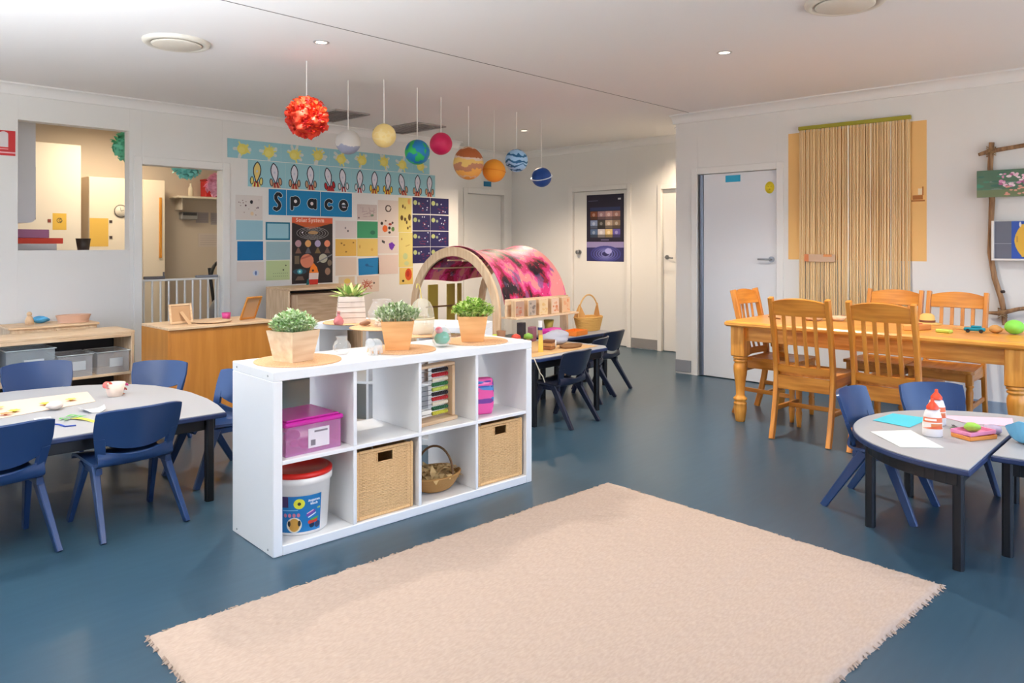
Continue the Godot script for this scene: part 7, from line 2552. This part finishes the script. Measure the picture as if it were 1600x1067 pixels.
	# tissue fans and pom-poms hung from the kitchen ceiling
	for e in [[Vector3(2.70, 2.24, -7.62), 0.15, 120, 214, 180, "mint-green tissue fan in the hatch's upper right corner"], [Vector3(3.29, 2.13, -7.75), 0.14, 132, 218, 218, "turquoise tissue pom-pom at the top of the kitchen doorway"], [Vector3(3.60, 1.93, -7.70), 0.105, 250, 184, 212, "pink tissue pom-pom at the doorway's right side"]]:
		o = thing("tissue_pom_pom", e[5], "hanging ball", e[0], 0.0, "tissue pom-poms in the kitchen")
		st = sf()
		ball(st, e[1] * 0.86, 30, 20, 0.5, 4.0, e[0].x * 9.0, 0.9)
		for k in 260:   # ruffled paper petals
			var dd := Vector3(rng.randfn(), rng.randfn(), rng.randfn()).normalized()
			var ss := dd.cross(Vector3(rng.randf(), rng.randf(), rng.randf())).normalized()
			leaf(st, dd * e[1] * rng.randf_range(0.75, 0.9), ss + dd * rng.randf_range(0.3, 1.2), rng.randf_range(0.04, 0.07), 0.05, 0.3)
		put(st, "tissue", pm(e[2], e[3], e[4], 0.8), o)
		st = sf()
		tube(st, [Vector3(0, e[1] * 0.5, 0), Vector3(0, CEIL - e[0].y - 0.0005, 0)], 0.0015, 5)
		put(st, "thread", pm(236, 234, 230, 0.7), o)
	# shelf on the kitchen wall with a red box
	o = thing("wall_shelf", "thin cream wall shelf in the kitchen behind the doorway", "shelf", Vector3(4.22, 1.86, -9.3))
	st = sf()
	mm(st, -0.48, 0.5, 0.0, 0.025, 0.0, 0.28, 0.003)
	put(st, "board", pm(240, 230, 212, 0.5), o)
	for x in [-0.4, 0.4]:
		st = sf()
		mm(st, x - 0.01, x + 0.01, -0.14, -0.0005, 0.0, 0.2, 0.003)
		put(st, "bracket", pm(220, 210, 196, 0.5), o)
	o = thing("red_tin", "red tin box on the kitchen wall shelf", "tin", Vector3(4.22, 1.8855, -9.16))
	st = sf()
	mm(st, -0.12, 0.14, 0.0, 0.2, -0.08, 0.08, 0.008)
	put(st, "tin_body", pm(196, 24, 30, 0.4), o)
	st = sf()
	mm(st, -0.125, 0.145, 0.201, 0.225, -0.085, 0.085, 0.006)
	put(st, "lid", pm(170, 18, 26, 0.4), o)
	st = sf()
	lathe(st, [Vector2(0, 0), Vector2(0.03, 0), Vector2(0.03, 0.1), Vector2(0.012, 0.13), Vector2(0.012, 0.16), Vector2(0, 0.16)], 18)
	solo(st, "cream_bottle", pm(240, 228, 206, 0.5), "small cream bottle at the left end of the kitchen wall shelf", "bottle", Vector3(3.93, 1.8855, -9.12))
	# papers and dispenser on the kitchen wall
	o = thing("towel_dispenser", "grey paper towel dispenser on the kitchen wall", "dispenser", Vector3(3.96, 1.61, -9.3))
	st = sf()
	mm(st, -0.10, 0.10, 0.0, 0.09, 0.0, 0.09, 0.01)
	put(st, "case", pm(170, 170, 174, 0.4), o)
	st = sf()
	mm(st, -0.085, 0.085, 0.05, 0.085, 0.0905, 0.094, 0.002)
	put(st, "slot", pm(70, 70, 76, 0.5), o)
	for e in [[4.15, 1.64, 0.16, 0.13, "grey notice on the kitchen wall, right of the dispenser", 176, 168, 172], [4.36, 1.63, 0.2, 0.15, "second grey notice on the kitchen wall near the door jamb", 182, 174, 176], [4.25, 1.36, 0.30, 0.17, "white calendar sheet on the kitchen wall", 216, 204, 196]]:
		var cal := canvas(72, 44, Color8(e[5], e[6], e[7]))
		for k in 5: cal.fill_rect(Rect2i(6, 8 + k * 7, 60, 1), Color8(e[5] - 36, e[6] - 36, e[7] - 30))
		paper("wall_notice", e[4], "notice", Vector3(e[0], e[1], -9.2994), e[2], e[3], tex_mat(cal))
	# child gate across the doorway
	o = thing("child_gate", "white metal child safety gate across the kitchen doorway", "gate", Vector3(3.03, 0, -7.25))
	var wm := pm(226, 224, 220, 0.35)
	for e in [[-0.36, 0.36, 0.965, 0.985], [-0.36, 0.36, 0.06, 0.08]]:
		st = sf()
		mm(st, e[0], e[1], e[2], e[3], -0.01, 0.01, 0.004)
		put(st, "rail", wm, o)
	for i in 10:
		var x := lerpf(-0.34, 0.34, i / 9.0)
		st = sf()
		tube(st, [Vector3(x, 0.0805, 0), Vector3(x, 0.9645, 0)], 0.0095, 8)
		put(st, "bar", wm, o)
	for x in [-0.372, 0.372]:
		st = sf()
		mm(st, x - 0.007, x + 0.007, 0.0, 1.0, -0.014, 0.014, 0.003)
		put(st, "side_post", wm, o)
	st = sf()
	mm(st, -0.34, -0.15, 0.986, 1.012, -0.016, 0.016, 0.005)
	tube(st, [Vector3(-0.16, 1.0, 0), Vector3(-0.16, 1.05, 0)], 0.008, 8)
	put(st, "latch", pm(96, 90, 92, 0.5), o)
	st = sf()
	mm(st, 0.14, 0.36, 0.986, 1.01, -0.016, 0.016, 0.005)
	put(st, "hinge_cover", pm(130, 130, 138, 0.5), o)
	# vacuum cleaner behind the gate
	o = thing("vacuum_cleaner", "grey and black upright vacuum cleaner behind the child gate", "vacuum cleaner", Vector3(3.62, 0, -7.75), 0.4)
	st = sf()
	cbox(st, Vector3(0, 0.06, 0.08), Vector3(0.28, 0.12, 0.26), 0.03)
	put(st, "floor_head", pm(50, 52, 58, 0.5), o)
	st = sf()
	lathe(st, [Vector2(0, 0.12), Vector2(0.09, 0.12), Vector2(0.1, 0.3), Vector2(0.085, 0.62), Vector2(0.04, 0.72), Vector2(0, 0.73)], 24)
	put(st, "body", pm(120, 122, 130, 0.4), o)
	st = sf()
	var hs := []
	for k in 15:
		var a := lerpf(-0.6, 2.6, k / 14.0)
		hs.append(Vector3(0.13 * cos(a), 0.86 + 0.26 * sin(a), 0.02))
	tube(st, hs, 0.018, 8)
	put(st, "hose", pm(28, 28, 32, 0.5), o)
	st = sf()
	tube(st, [Vector3(-0.02, 0.7, -0.03), Vector3(-0.06, 1.06, -0.05)], 0.018, 8)
	put(st, "handle_pole", pm(36, 36, 42, 0.4), o)
